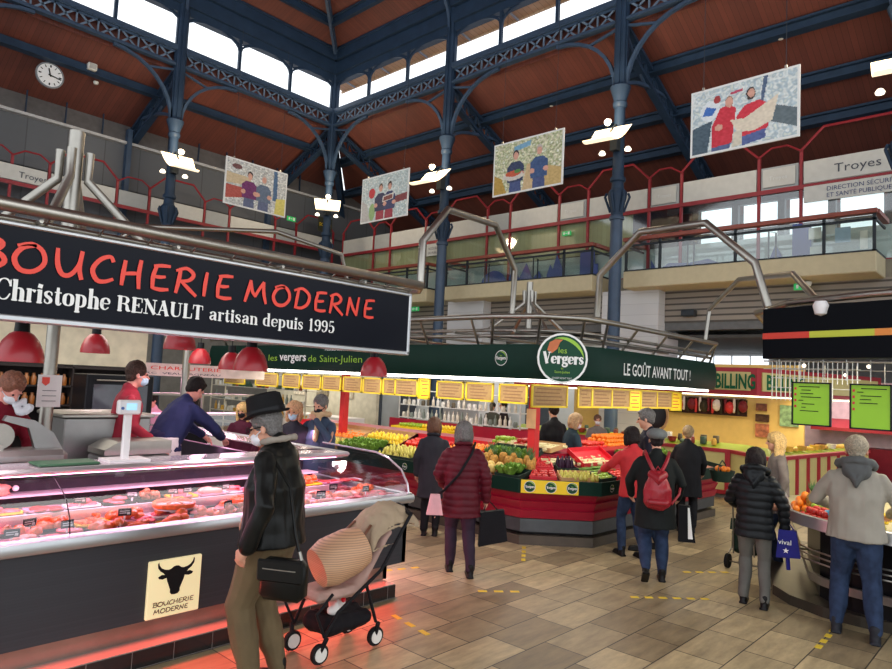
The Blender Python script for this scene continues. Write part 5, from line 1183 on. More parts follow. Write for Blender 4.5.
def goods(x0, y0, x1, y1, z, n, lab, kinds, cols, seed=1):
    R = random.Random(seed)
    for i in range(n):
        g_ = kinds[R.randrange(len(kinds))]; c = cols[R.randrange(len(cols))]; k = (g_, c, lab)
        u = (i + .5) / n; loc = (x0 + (x1 - x0) * u, y0 + (y1 - y0) * u + R.uniform(-.01, .01), z)
        if k not in gp: gp[k] = GOODS[g_][1].build(GOODS[g_][0], gm[c], label=GOODS[g_][0] + ' ' + lab, cat=GOODS[g_][0], group=GOODS[g_][0] + ' ' + lab, smooth=50, keep=True); gp[k].location = loc
        else: dup(gp[k], loc, R.uniform(0, 6))
shelf_unit(10.4, 14.5, 10.9, 19.5, 0, (.6, .95, 1.3, 1.7, 2.05), M('cream rack', (204, 196, 176), .5), 'cream shelving full of jars and boxes behind the red post on the left')
for i, z in enumerate((.95, 1.3, 1.7, 2.05)):
    goods(10.5, 14.6, 10.5, 19.4, z, 24, 'on shelf level %s of the cream shelving' % ('one two three four'.split()[i]), (0, 1, 2, 3), ((1, 6, 0), (0, 4, 1, 7), (4, 0, 2, 3), (4, 5, 3, 0))[i], i)
shelf_unit(12.9, 9.4, 13.3, 13.6, 0, (.7, 1.1, 1.45, 1.85), M('white rack', (210, 210, 206), .5), 'white glass-topped shelving behind the fruit stall, left of the walking pair')
for i, z in enumerate((1.1, 1.45, 1.85)):
    goods(12.95, 9.5, 12.95, 13.5, z, (26, 22, 0)[i], 'on the white shelving at level %s' % ('one two three'.split()[i]), (0, 1), ((4, 0, 7), (4, 0, 5), (0,))[i], i + 9)
light('AREA', 'back stall fill light', (11.4, 16.6, 2.5), 60, (1, .92, .78), .6, 4)  # fill added to brighten the cream shelving, not a stall fitting
light('AREA', 'back stall fill light', (12.6, 11.4, 2.5), 30, (1, .95, .88), .5, 3)  # likewise added, lifts the white shelving
t = thing('deli_counter', 'white counter with framed pictures behind the left red post', 'counter', (11.8, 16.5, 0))
MB().box((11.5, 14.2, 0), (12.2, 19.6, 1.0)).build('body', WHITEP, t); MB().box((12.6, 14.2, 0), (12.7, 19.8, 2.5)).build('back_wall', M('pale wall', (186, 180, 160), .7), t)
for i, y in enumerate((15.2, 16.4, 17.6)): MB().box((12.55, y, 1.5), (12.6, y + .55, 2.1)).build('picture', M('print %d' % i, ((170, 160, 140), (120, 110, 90), (200, 190, 170))[i], .6, vary=.5, scale=14), t, label='framed picture on the back wall')

# BILLING stall
GRNT = M('green letters', (24, 96, 60), .5, vary=0); PYEL = M('pale yellow panel', (206, 192, 124), .5, vary=.04); MAR = M('maroon frame', (168, 36, 48), .45, vary=.05); LIMEM = M('lime cloth', (150, 168, 34), .6, vary=.1)
t = thing('produce_stall', 'yellow and maroon stall with a BILLING fascia at the back right', 'stall', (15.5, 6.5, 0))
FP = [(14.2, 10.6), (14.2, 4.5), (18.6, 3.1)]
b = MB(); sweep(b, FP, [(0, 2.13), (0, 2.7), (.12, 2.7), (.12, 2.13)]); b.build('fascia', MAR, t)
for (a, b2) in (((14.19, 6.85), (14.19, 4.62)), ((14.19, 10.4), (14.19, 7.0)), ((14.33, 4.44), (18.4, 3.14))): MB().bar((a[0], a[1], 2.42), (b2[0], b2[1], 2.42), .02, .38).build('panel', PYEL, t)
text('lettering', 'BILLING', t, GRNT, (14.17, 5.32, 2.27), (0, -1, 0), (0, 0, 1), .42, w=.8, bold=.03)
text('lettering', 'PRIMEURS FRUITERIE', t, GRNT, (14.17, 9.6, 2.27), (0, -1, 0), (0, 0, 1), .42, w=2.4, bold=.02)
text('lettering', 'BILLING', t, GRNT, (14.45, 4.39, 2.27), (.953, -.303, 0), (0, 0, 1), .42, w=1.3, bold=.03)
MB().bar((14.16, 6.2, 2.3), (14.16, 5.9, 2.45), .01, .3).build('orange_flash', M('orange print', (236, 90, 40), .5, vary=0), t)
b = MB(); sweep(b, FP, [(.03, 2.1), (.03, 2.13), (.3, 2.13), (.3, 2.1)]); b.build('light_strip', M('stall light', (255, 240, 200), .5, emit=2.5, vary=0), t)
CPp = [(14.2, 10.6), (14.2, 5.0), (13.3, 3.95), (18.4, 3.3)]
b = MB(); sweep(b, CPp, [(.02, .1), (.02, .95), (.45, .95), (.45, .1)]); b.build('counter_panel', PYEL, t)
b = MB(); sweep(b, CPp, [(-.02, .93), (-.02, 1.0), (.1, 1.0), (.1, .93)]); sweep(b, CPp, [(0, .08), (0, .16), (.05, .16), (.05, .08)])
for y in (5.05, 6.6, 8.2, 9.8): b.box((14.17, y - .05, .1), (14.24, y + .05, .97))
for k in range(9): x = 13.4 + k * .52; y = 3.95 - (x - 13.3) * .1275; b.box((x - .03, y - .03, .1), (x + .03, y + .03, .95))
b.build('frame', MAR, t)
b = MB(); sweep(b, CPp, [(.1, .96), (.1, 1.0), (.45, 1.1), (.45, .96)]); b.build('cloth_top', LIMEM, t)
b = MB(); sweep(b, CPp, [(.06, 0), (.06, .1), (.45, .1), (.45, 0)]); b.build('plinth', M('plinth grey', (110, 106, 100), .5), t)
text('lettering', 'Bienvenü', t, M('brown ink', (96, 66, 40), .5), (14.205, 6.3, .5), (0, -1, 0), (0, 0, 1), .2, w=.7)
MB().box((17.2, 4.4, 0), (17.3, 10.6, 2.9)).build('back_wall', M('warm wall', (222, 188, 110), .7, vary=.05), t)
light('AREA', 'stall light', (15.3, 6.8, 2.08), 38, (1, .84, .5), .5, 4.2); light('AREA', 'stall light', (16.3, 4.4, 2.08), 26, (1, .84, .5), 2.5, .3)
for i, (y, z, w_, h_, c) in enumerate(((5.2, 1.78, .24, .18, (120, 70, 50)), (5.15, 1.52, .3, .18, (80, 56, 44)), (5.15, 1.15, .3, .32, (170, 100, 70)), (4.5, 1.45, .4, .5, (120, 150, 110)))):
    MB().box((17.12, y, z), (17.18, y + w_, z + h_)).build('framed_picture', M('picture tone %d' % i, c, .6, vary=.6, scale=9), label=('small dark food picture high on the warm wall', 'wide dark food picture in the middle of the warm wall', 'tall food picture low on the warm wall', 'green calendar on the warm wall beside the menu board')[i], cat='picture')
t = thing('sausage_rail', 'rail of hanging dried sausages and garlands over the back of the stall', 'rail', (16.9, 7.0, 1.9)); MB().box((16.95, 5.6, 1.62), (17.0, 8.4, 2.02)).build('backing', M('dark backing', (56, 34, 34), .7, vary=.4), t); MB().tube([(16.9, 5.6, 2.04), (16.9, 8.4, 2.04)], .02, 6).build('rail', STEELD, t)
hs = [MB().limb([((0, 0, 0), .03), ((.01, 0, -.14), .04), ((0, 0, -.3), .03)], 7), MB().ball((0, 0, -.16), (.11, .11, .15), 9, 6)]
hc = [M('dried sausage', (110, 34, 40), .5, vary=.3), M('dark garland', (50, 44, 30), .7, vary=.4), M('white sausage', (214, 200, 190), .5), M('red garland', (190, 40, 40), .5)]
hp = {}
for i in range(26):
    k = (i * 5) % 4; g_ = 0 if i % 3 else 1; loc = (16.84, 5.65 + i * .105, 2.02 - .04 * (i % 2))
    if (g_, k) not in hp: hp[g_, k] = hs[g_].build('dried_sausage' if g_ == 0 else 'garland', hc[k], label=('dried sausage' if g_ == 0 else 'round garland') + ' hanging from the rail of the yellow stall', cat='sausage' if g_ == 0 else 'garland', group='goods hanging from the stall rail', smooth=180, keep=True); hp[g_, k].location = loc
    else: dup(hp[g_, k], loc)
goods(14.42, 5.3, 14.42, 9.0, 1.05, 16, 'on the lime cloth of the yellow stall', (3, 1, 2, 4), (0, 6, 2, 3), 33); goods(14.58, 5.3, 14.58, 9.0, 1.08, 14, 'in the back row of the lime cloth', (3, 1, 2), (4, 0, 5, 3), 35)
goods(13.8, 4.1, 18.2, 3.55, 1.05, 14, 'on the right wing of the yellow stall', (3, 4), (0, 6, 1), 36)
t = thing('hooded_shelf', 'red shelf unit with a sloping hood behind the green menu boards', 'shelf', (18.6, 3.2, 0))
MB().box((18.6, 2.2, 1.38), (19.4, 4.6, 1.46)).prism([(0, 0), (.8, 0), (.8, .2)], (18.6, 4.6, 1.46), (1, 0, 0), (0, 0, 1), 2.4).build('hood', MAR, t); MB().box((18.9, 2.2, .0), (19.4, 4.6, 1.0)).build('body', M('maroon dark', (120, 24, 40), .5), t); setting(MB().box((19.42, .5, 0), (19.5, 5.4, 2.6)), 'wall_3', M('pale pink wall', (214, 190, 196), .7)); light('AREA', 'back right fill light', (18.4, 3.4, 2.5), 40, (1, .92, .9), 1, 3)  # the area light is added to brighten the hood and pink wall
t = thing('round_mirror', 'round wicker-framed mirror at the yellow stall behind the man in the flat cap', 'mirror', (13.4, 6.3, 1.2))
MB().tube([(13.4, 6.3 + .3 * cos(a), 1.62 + .34 * sin(a)) for a in [2 * PI * k / 20 for k in range(20)]], .03, 6, closed=True).build('ring', M('wicker', (196, 150, 96), .7), t); MB().lathe([(.01, 0), (.28, 0), (.28, .01), (.01, .01)], (13.42, 6.3, 1.62), 20, axis=(1, 0, 0)).build('face', M('dark mirror', (36, 32, 30), .1), t)
MB().box((13.38, 6.27, 0), (13.42, 6.33, 1.3)).build('stand', DKM, t)

# ================================================================ DARK STALL AT THE RIGHT
t = thing('stall_fascia', 'black fascia board with red, lime and orange stripe at the right edge', 'fascia', (6.8, 1.1, 2.5))
A_, B_ = V((7.1, 2.17, 0)), V((6.35, -.3, 0)); dd = (B_ - A_).normalized(); nl = V((dd.y, -dd.x, 0)); nl = -nl if nl.x > 0 else nl
MB().bar(A_ + V((0, 0, 2.74)), B_ + V((0, 0, 2.74)), .1, .5).build('board', M('fascia black', (8, 11, 17), .5, vary=.04, spec=.08), t)
for a, b2, c in ((0, .48, (206, 60, 44)), (.48, 1.06, (190, 200, 60)), (1.06, 2.4, (226, 140, 60))): MB().bar(A_ + dd * a + nl * .052 + V((0, 0, 2.715)), A_ + dd * b2 + nl * .052 + V((0, 0, 2.715)), .006, .06).build('stripe', M('stripe %d' % c[0], c, .5, vary=0), t)
t = thing('tube_scaffold', 'steel tube frame above the black fascia with a white spotlight housing', 'frame', (7.2, 1.2, 3.0))
MB().tube([(9.8, 2.9, 3.02), (7.7, 2.45, 3.03), (7.1, 1.95, 3.05), (6.75, 1.2, 3.05), (6.4, -.2, 3.05)], .035, 8).build('tube', STEEL, t, smooth=60)
MB().tube([(9.6, 2.6, 2.98), (7.2, 2.2, 3.0)], .02, 6).tube([(9.0, 2.7, 3.0), (8.2, 1.0, 3.0)], .02, 6).tube([(7.1, 2.1, 2.97), (9.5, -.5, 2.97)], .02, 6).build('brace', STEEL, t, smooth=60)
MB().lathe([(.0, -.12), (.05, -.1), (.07, -.02), (.05, .02)], (6.86, 1.62, 3.0), 12).build('spotlight', WHITEP, t, smooth=50)
for (x, y) in ((9.3, .9), (9.3, -.4)): MB().cyl((x, y, 0), (x, y, 3.0), .045, .045, 10).build('post', STEELD, t)
g = MB()
for i in range(19): g.tube([(9.0, 2.67 - i * .052, 2.08 if i < 14 else 2.3), (9.0, 2.67 - i * .052, 2.56)], .0055, 4)
for z in (2.12, 2.24, 2.36, 2.48): g.tube([(9.0, 2.68, z), (9.0, 1.7, z)], .0055, 4)
WW = M('white wire', (206, 206, 200), .4, .3)
g.build('wire_grid', WW, label='white wire grid hanging behind the left green menu board', cat='grid'); g = MB()
for i in range(10): g.tube([(7.3, 2.1 - i * .2, 2.3), (7.3, 2.1 - i * .2, 2.5)], .004, 4)
g.tube([(7.3, 2.25, 2.48), (7.3, -.3, 2.48)], .008, 4); g.tube([(7.3, 2.25, 2.4), (7.3, -.3, 2.4)], .004, 4)
g.build('wire_rail', WW, label='thin wire rail with short drops that carries the green menu boards', cat='rail')
LG = M('lime board', (136, 186, 34), .5, emit=.15, vary=.08, scale=3)
def menu(y0, y1, lab, sd):
    t = thing('menu_board', lab, 'menu board', (7.5, (y0 + y1) / 2, 1.85)); pn = MB().box((7.49, y1, 1.85), (7.51, y0, 2.27)).build('panel', LG, t)
    MB().box((7.48, y1 - .01, 1.84), (7.52, y0 + .01, 1.855)).box((7.48, y1 - .01, 2.265), (7.52, y0 + .01, 2.28)).box((7.48, y1 - .01, 1.84), (7.52, y1 + .005, 2.28)).box((7.48, y0 - .005, 1.84), (7.52, y0 + .01, 2.28)).build('frame', BLACKM, t)
    m = MB(); R = random.Random(sd)
    for k in range(8 if sd == 1 else 5):
        z = 2.23 - k * .035; a = y0 - .05 - R.random() * .04; m.box((7.485, a - .04 - R.random() * .18, z), (7.488, a, z + .008))
    m.build('writing', M('black', (22, 22, 24), .5), pn)
    m = MB()
    for k in range(4): m.box((7.485, y0 - .035, 2.2 - k * .06), (7.488, y0 - .015, 2.225 - k * .06))
    m.build('fruit_icons', CR, pn); MB().tube([(7.5, y0 - .05, 2.27), (7.5, y0 - .05, 2.48)], .003, 4).build('wire', STEEL, t); MB().tube([(7.5, y1 + .05, 2.27), (7.5, y1 + .05, 2.48)], .003, 4).build('wire', STEEL, t)
menu(2.02, 1.68, 'left green menu board hanging right of the wire grid', 1); menu(1.5, 1.17, 'right green menu board above the man in the grey jacket', 2)
for i, (x, y, z) in enumerate(((8.2, 2.1, 2.48), (8.6, 1.55, 2.5), (9.2, 1.9, 2.42))): MB().ball((x, y, z), .022, 8, 6).build('spot_bulb', LAMPW, label=('bright bulb under the black fascia', 'second bright bulb further right under the fascia', 'small bulb seen through the wire grid')[i], cat='bulb', smooth=180)
light('AREA', 'right stall light', (8.1, 1.2, 2.45), 40, (1, .9, .68), 1.4, 2.0)
RPA = [(9.25, 2.62), (7.66, 2.1), (7.46, 1.92), (7.24, 1.6), (7.16, 1.1), (7.16, -.6)]; BP = [(9.3, 2.8), (7.86, 2.3), (7.6, 2.06), (7.44, 1.72), (7.42, 1.4), (7.46, 1.0), (7.46, -.6)]
t = thing('fruit_counter', 'curved black fruit counter with steel rim at the right edge', 'counter', (8.4, 1.0, 0))
b = MB(); sweep(b, BP, [(0, 0), (0, .1), (1.5, .1), (1.5, 0)]); b.build('plinth', M('dark plinth', (60, 54, 46), .35, vary=.15), t)
b = MB(); sweep(b, RPA, [(0, .84), (0, .95), (.02, .96), (.05, .94), (.05, .84)]); b.build('steel_rim', ALU, t, smooth=40)
b = MB(); sweep(b, RPA, [(.04, .84), (.04, .88), (1.3, 1.05), (1.3, .84)]); b.build('deck', M('deck cream', (190, 180, 140), .6), t)
b = MB(); sweep(b, RPA, [(.3, .1), (.3, .84), (1.2, .84), (1.2, .1)]); b.build('body', BLACKM, t)
b = MB(); sweep(b, RPA, [(.2, .26), (.2, .34), (.24, .34), (.24, .26)]); b.build('lower_band', STEELD, t)
b = MB()
for z in (.52, .56, .6):
    q = offs(RPA, .04 + (z - .52)); b.tube([(p.x, p.y, z) for p in q], .009, 6)
for k in (1, 3, 4): q = offs(RPA, .06)[k]; q3 = offs(RPA, .3)[k]; b.tube([(q.x, q.y, .56), (q3.x, q3.y, .56)], .01, 5)
b.build('rail', STEEL, t, smooth=60)
b = MB()
for k in (1, 3, 4): q = offs(RPA, .36)[k]; b.cyl((q.x, q.y, .1), (q.x, q.y, .28), .02, .02, 8)
b.build('foot', STEEL, t)
def rz_(x, y): return .885
def heap2(kind, pts, lab):
    pile(kind, pts, lab)
R = random.Random(5)
def line_zone(kind, a, b_, rows, step, lab, z0=.885, lays=1):
    a, b_ = V(a), V(b_); d = (b_ - a); L_ = d.length; d.normalize(); n = V((-d.y, d.x)); cells = []
    for l in range(lays):
        for r in range(rows - l):
            for k in range(int(L_ / step) - l): p = a + d * (k + .5 + l * .5) * step + n * (r + .5 + .5 * l) * step; cells.append((p.x + R.uniform(-.1, .1) * step, p.y + R.uniform(-.1, .1) * step, z0 + (r + l * .5) * step * .13 + l * step * .62))
    pile(kind, cells, lab)
line_zone('red_apple', (7.62, 2.0), (7.34, 1.66), 3, .082, 'red apple in the front corner of the right-hand counter', lays=2); line_zone('orange', (8.3, 2.25), (7.85, 2.12), 3, .09, 'orange piled by the pineapple on the right-hand counter', lays=3)
line_zone('green_apple', (7.8, 2.0), (7.62, 1.72), 3, .082, 'green apple in the middle of the right-hand counter', .9, 2); line_zone('pear', (7.33, 1.62), (7.26, 1.18), 3, .08, 'pear in front of the man in the grey jacket', lays=2); line_zone('tomato', (7.24, 1.05), (7.24, .6), 4, .08, 'tomato right of the man in the grey jacket', lays=2); line_zone('lemon', (7.75, 1.66), (7.66, 1.2), 3, .09, 'lemon behind the pears on the right-hand counter', .92)
dup(p0_, (8.0, 1.95, .93), .4, label='pineapple standing behind the oranges on the right-hand counter')['group'] = ''
MB().limb([((7.55, 1.72, .98), .035), ((7.47, 1.66, 1.0), .04), ((7.4, 1.6, .96), .02)], 8).build('blue_bag', M('blue plastic', (40, 160, 206), .35), label='small bright blue plastic bag lying on the fruit', cat='bag', smooth=180)
# ================================================================ PEOPLE
SKIN = M('skin', (206, 150, 124), .5, vary=.06, scale=9); SKIN2 = M('rosy skin', (222, 150, 136), .5, vary=.06, scale=9)
def folds(amp, f, seed, quilt=0.0, qp=.07, ax='z'):
    o = V((seed * 1.7, seed * 3.1, seed * .9))
    def g(c, n):
        p = V((float(c[0]), float(c[1]), float(c[2])))
        k = amp * noise.noise(V((p.x * f, p.y * f, p.z * f * .45)) + o) + amp * .5 * noise.noise(V((p.x * f * 2.3, p.y * f * 2.3, p.z * f * 1.1)) + o)
        if quilt: k += quilt * (abs(sin(PI * (p.z + .012 * noise.noise(p * 9)) / qp)) ** .6 - .6)
        return k
    return g
def person(label, loc, face, h=1.7, lean=0, hy=0, hp=0, arms=None, feet=None, top='coat', topm=None, hem=.8, trm=None, shoem=None, hair='short', hairm=None, fat=1.0, skin=None, mask=None, hood=None, collar=None, quilt=0, scarf=None, hat=None, vox=.011, skirt=None, sleeve=1.0, apron=None, fwd=0.0, drop=0.0, glasses=False, sh=1.0, nolegs=False, group=None):
    # local frame: facing +X, left = +Y, feet on z = 0
    k = h / 1.72; t = thing('person', label, 'person', loc, math.radians(face), group)
    skin = skin or SKIN; hipz = .93 * k; a = math.radians(lean)
    def T(p):   # upper body leans about the hips
        x, z = p[0], p[2] - hipz
        return V((x * cos(a) + z * sin(a), p[1], hipz + z * cos(a) - x * sin(a)))
    feet = feet or [(.0, .1, 0), (.0, -.1, 0)]
    hip = [V((0, .085 * k, .9 * k)), V((0, -.085 * k, .9 * k))]
    ank = [V((f[0] * k, f[1] * k, .09 * k + (f[2] if len(f) > 2 else 0))) for f in feet]
    knee = []
    for i in (0, 1):
        m = (hip[i] + ank[i]) / 2; L_ = .84 * k; d = (hip[i] - ank[i]).length; b = math.sqrt(max(0, (L_ / 2) ** 2 - (d / 2) ** 2)); dr = (ank[i] - hip[i]).normalized(); f = V((1, 0, 0)); f = (f - dr * f.dot(dr)).normalized(); knee.append(m + f * (b + .01))
    shd = [T((0, .165 * k * sh, 1.355 * k)), T((0, -.165 * k * sh, 1.355 * k))]
    arms = arms or [(None, None), (None, None)]
    el, wr = [], []
    for i in (0, 1):
        s = 1 if i == 0 else -1; e, w = arms[i]
        el.append(T((-.03 * k, s * .235 * k * sh, 1.13 * k)) if e is None else V(e) * k); wr.append(T((.05 * k, s * .235 * k * sh, .88 * k)) if w is None else V(w) * k)
    neck = T((.0, 0, 1.46 * k)); Hc = T(((.035 + fwd) * k, 0, (1.6 - fwd * .25 - drop) * k)); 
    RH = Matrix.Rotation(math.radians(hy), 3, 'Z') @ Matrix.Rotation(math.radians(hp) + a * .6, 3, 'Y')
    def Hd(x, y, z): return Hc + RH @ (V((x, y, z)) * k * 1.06)
    # --- body: one continuous skin
    b = MB()
    b.ball(Hd(-.012, 0, .03), (.092 * k, .074 * k, .088 * k), 14, 10, RH); b.ball(Hd(.018, 0, -.03), (.066 * k, .06 * k, .082 * k), 14, 10, RH); b.ball(Hd(.045, 0, -.075), (.032 * k, .034 * k, .03 * k), 10, 8, RH)
    b.limb([(Hd(.082, 0, .01), .009 * k), (Hd(.1, 0, -.022), .013 * k)], 8)
    for s in (-1, 1): b.ball(Hd(-.005, s * .076, -.01), (.018 * k, .01 * k, .03 * k), 8, 6, RH); b.ball(Hd(.07, s * .032, .018), (.014 * k, .018 * k, .008 * k), 8, 6, RH)
    b.limb([(Hd(-.02, 0, -.06), .05 * k), (neck, .056 * k), (T((0, 0, 1.36 * k)), .08 * k)], 12)
    b.limb([(T((0, 0, 1.34 * k)), .09 * k, .15 * k), (T((0, 0, 1.15 * k)), .1 * k, .15 * k), (V((0, 0, .98 * k)), .1 * k, .15 * k)], 14)
    hands = []
    for i in (0, 1):
        s = 1 if i == 0 else -1; d = (wr[i] - el[i]).normalized()
        b.limb([(shd[i], .05 * k), (el[i], .038 * k), (wr[i], .026 * k)], 10); b.limb([(hip[i], .08 * k), (knee[i], .052 * k), ((knee[i] * .4 + ank[i] * .6) - V((.015, 0, 0)), .046 * k), (ank[i], .034 * k)], 10)
        b.limb([(ank[i] + V((-.02, 0, -.03)), .03 * k), (ank[i] + V((.1, 0, -.055)) * k, .026 * k)], 8)
        u = V((0, 0, 1)); sd = d.cross(u); sd = V((1, 0, 0)) if sd.length < .3 else sd.normalized()
        if abs(d.z) > .7: sd = V((1, 0, 0)) - d * d.x; sd.normalize()
        nrm = d.cross(sd).normalized(); inn = nrm if nrm.y * -s > 0 else -nrm
        if abs(d.z) <= .7: inn = V((0, 0, -1)) - d * -d.z; inn.normalize()
        pc = wr[i] + d * .05 * k; b.limb([(wr[i] + d * .015 * k, .026 * k, .02 * k), (pc, .018 * k, .036 * k) if abs(d.x) > .5 else (pc, .03 * k), (wr[i] + d * .075 * k, .024 * k)], 8)
        for j in range(4):
            o = sd * (j - 1.5) * .0195 * k; L_ = (.062, .072, .068, .054)[j] * k; p0 = wr[i] + d * .08 * k + o
            b.limb([(p0, .0085 * k), (p0 + d * L_ * .45 + inn * L_ * .15, .008 * k), (p0 + d * L_ * .75 + inn * L_ * .5, .007 * k)], 6)
        b.limb([(wr[i] + d * .03 * k + sd * .025 * k, .011 * k), (wr[i] + d * .06 * k + sd * .045 * k + inn * .012 * k, .01 * k), (wr[i] + d * .09 * k + sd * .042 * k + inn * .025 * k, .008 * k)], 6)
        hands.append(wr[i] + d * .09 * k)
    part(remesh(b, min(vox, .009), 2), 'body', skin, t)
    # --- trousers, skirt, shoes
    if trm and not nolegs:
        m = MB(); m.limb([(V((0, 0, 1.0 * k)), .1 * k * fat, .15 * k * fat), (V((0, 0, .88 * k)), .115 * k * fat, .155 * k * fat)], 14)
        for i in (0, 1): m.limb([(hip[i], .098 * k * fat), ((hip[i] + knee[i]) / 2, .088 * k * fat), (knee[i], .07 * k * fat), ((knee[i] + ank[i]) / 2, .064 * k * fat), (ank[i] + V((0, 0, .01)), .054 * k)], 12)
        part(remesh(m, vox, 2, disp=folds(.012, 9, h)), 'trousers', trm, t)
    if skirt:
        m = MB(); m.rings([[(rx * cos(q) , ry * sin(q), z) for q in [2 * PI * j / 18 for j in range(18)]] for rx, ry, z in ((.12 * k, .16 * k, 1.0 * k), (.16 * k, .19 * k, .8 * k), (.19 * k, .22 * k, skirt * k))]); part(remesh(m, vox, 1, disp=folds(.012, 8, h)), 'skirt', skirt_m, t)
    if shoem:
        for i in (0, 1):
            m = MB(); A = ank[i]; up = feet[i][2] if len(feet[i]) > 2 else 0; tl = 35 if up > .03 else 0; i0 = 0
            m.limb([(A + V((-.03, 0, -.055)) * k, .034 * k), (A + V((.06, 0, -.05)) * k, .038 * k, .042 * k), (A + V((.17, 0, -.06)) * k, .028 * k, .04 * k)], 10); m.limb([(A + V((-.01, 0, .03)) * k, .045 * k), (A + V((-.01, 0, -.04)) * k, .042 * k)], 10)
            m.box((A.x - .07 * k, A.y - .045 * k, A.z - .09 * k), (A.x + .205 * k, A.y + .045 * k, A.z - .068 * k), .01)
            if tl: m.xf(Matrix.Translation(A) @ Matrix.Rotation(math.radians(tl), 4, 'Y') @ Matrix.Translation(-A))
            part(remesh(m, .009, 1), 'shoe', shoem, t)
    # --- top garment
    if topm:
        m = MB(); hz = hem * k; F = fat
        secs = [(1.455, .07, .085 * sh), (1.425, .088, .14 * sh), (1.385, .105, .18 * sh), (1.32, .12, .2 * sh), (1.2, .128 * F, .19 * F), (1.05, .128 * F, .18 * F), (.95, .135 * F, .185 * F)]
        rows = [(T((0, 0, z * k)), rx * k, ry * k) for z, rx, ry in secs if z > hem + .02]
        zz = .9
        while zz > hem + .02 and hem < .93: rows.append((V((0, 0, zz * k)), (.14 + (.95 - zz) * .06) * k * F, (.19 + (.95 - zz) * .07) * k * F)); zz -= .1
        if hem < .93: rows.append((V((0, 0, hz)), (.142 + max(0, .95 - hem) * .08) * k * F, (.192 + max(0, .95 - hem) * .08) * k * F))
        R0_ = []
        for c, rx, ry in rows:
            tilt = a if c.z > hipz + .02 else 0
            R0_.append([tuple(c + V((rx * cos(q) * cos(tilt), ry * sin(q), -rx * cos(q) * sin(tilt)))) for q in [2 * PI * j / 20 for j in range(20)]])
        m.rings(R0_[::-1])
        q_ = 1.2 if quilt else 1.0
        for i in (0, 1):
            e2 = el[i] + (wr[i] - el[i]) * sleeve
            m.limb([(shd[i], .062 * k * q_), (shd[i] * .62 + el[i] * .38, .066 * k * q_), (el[i], .056 * k * q_), (e2, .046 * k * q_)], 12)
        if collar != 'none': m.limb([(neck + (Hc - neck) * .05 + V((-.01, 0, 0)), .066 * k), (T((-.005, 0, 1.4 * k)), .09 * k, .12 * k)], 14)
        part(remesh(m, vox, 2, disp=folds(.016 if not quilt else .006, 7, h * 3, quilt, .075)), top, topm, t)
    if collar and collar != 'none':
        m = MB(); m.tube([neck + V((.095 * cos(q) * k, .09 * sin(q) * k, .015 * k + .02 * k * cos(q + PI))) for q in [2 * PI * j / 14 for j in range(14)]], .021 * k, 8, closed=True); part(remesh(m, vox * .9, 1, disp=folds(.006, 20, h)), 'collar', collar, t)
    if hood:
        m = MB(); m.tube([neck + V(((.1 * cos(q) - .02) * k, .13 * sin(q) * k, (.02 - .05 * cos(q)) * k)) for q in [2 * PI * j / 16 for j in range(16)]], .038 * k, 8, closed=True)
        m.limb([(neck + V((-.1, .07, .0)) * k, .045 * k), (neck + V((-.14, 0, -.12)) * k, .05 * k), (neck + V((-.1, -.07, .0)) * k, .045 * k)], 10); m.ball(neck + V((-.1, 0, -.03)) * k, (.06 * k, .12 * k, .08 * k)); part(remesh(m, vox * .9, 2, disp=folds(.01, 14, h)), 'hood', hood, t)
    if scarf:
        m = MB(); m.tube([neck + V((.1 * cos(q) * k, .1 * sin(q) * k, .04 * k)) for q in [2 * PI * j / 14 for j in range(14)]], .034 * k, 8, closed=True); m.limb([(neck + V((.1, .03, 0)) * k, .035 * k), (T((.15 * k, .03 * k, 1.2 * k)), .035 * k)], 8); part(remesh(m, vox * .9, 1, disp=folds(.01, 22, h)), 'scarf', scarf, t)
    if apron:
        m = MB(); m.rings([[(rx * cos(q) * k, ry * sin(q) * k, z * k) for q in [2 * PI * j / 18 for j in range(18)]] for rx, ry, z in ((.145 * fat, .185 * fat, 1.02), (.15 * fat, .19 * fat, .85), (.17 * fat, .2 * fat, .55))]); part(remesh(m, vox, 1, disp=folds(.008, 9, h)), 'apron', apron, t)
    # --- hair
    if hair:
        m = MB(); q = 1.0
        hr = .93 if hair == 'fringe' else 1.1 if hair in ('bob', 'long', 'curly') else 1.0; m.ball(Hd(-.026 if hr == 1 else -.016, 0, .045), (.104 * k * hr, .094 * k * hr, .098 * k), 16, 12, RH)
        if hair in ('bob', 'long', 'curly'):
            for s in (-1, 1): m.limb([(Hd(.0, s * .068, .05), .03 * k), (Hd(-.005, s * .078, -.03), .034 * k), (Hd(.0, s * .07, -.1 if hair != 'long' else -.2), .03 * k)], 10)
            m.limb([(Hd(-.06, 0, .03), .08 * k, .09 * k), (Hd(-.068, 0, -.05), .062 * k, .092 * k), (Hd(-.05, 0, -.105 if hair != 'long' else -.22), .035 * k, .075 * k)], 14)
            m.ball(Hd(.045, 0, .088), (.04 * k, .062 * k, .026 * k), 10, 8, RH)
        elif hair == 'short': m.ball(Hd(-.06, 0, -.01), (.05 * k, .07 * k, .06 * k), 10, 8, RH); m.ball(Hd(.04, 0, .092), (.04 * k, .06 * k, .022 * k), 10, 8, RH)
        elif hair == 'fringe': m.ball(Hd(-.045, 0, -.015), (.05 * k, .074 * k, .06 * k), 10, 8, RH)
        me = remesh(m, min(vox, .01), 1, disp=folds(.007 if hair != 'curly' else .02, 26, h)); part(me, 'hair', hairm, t)
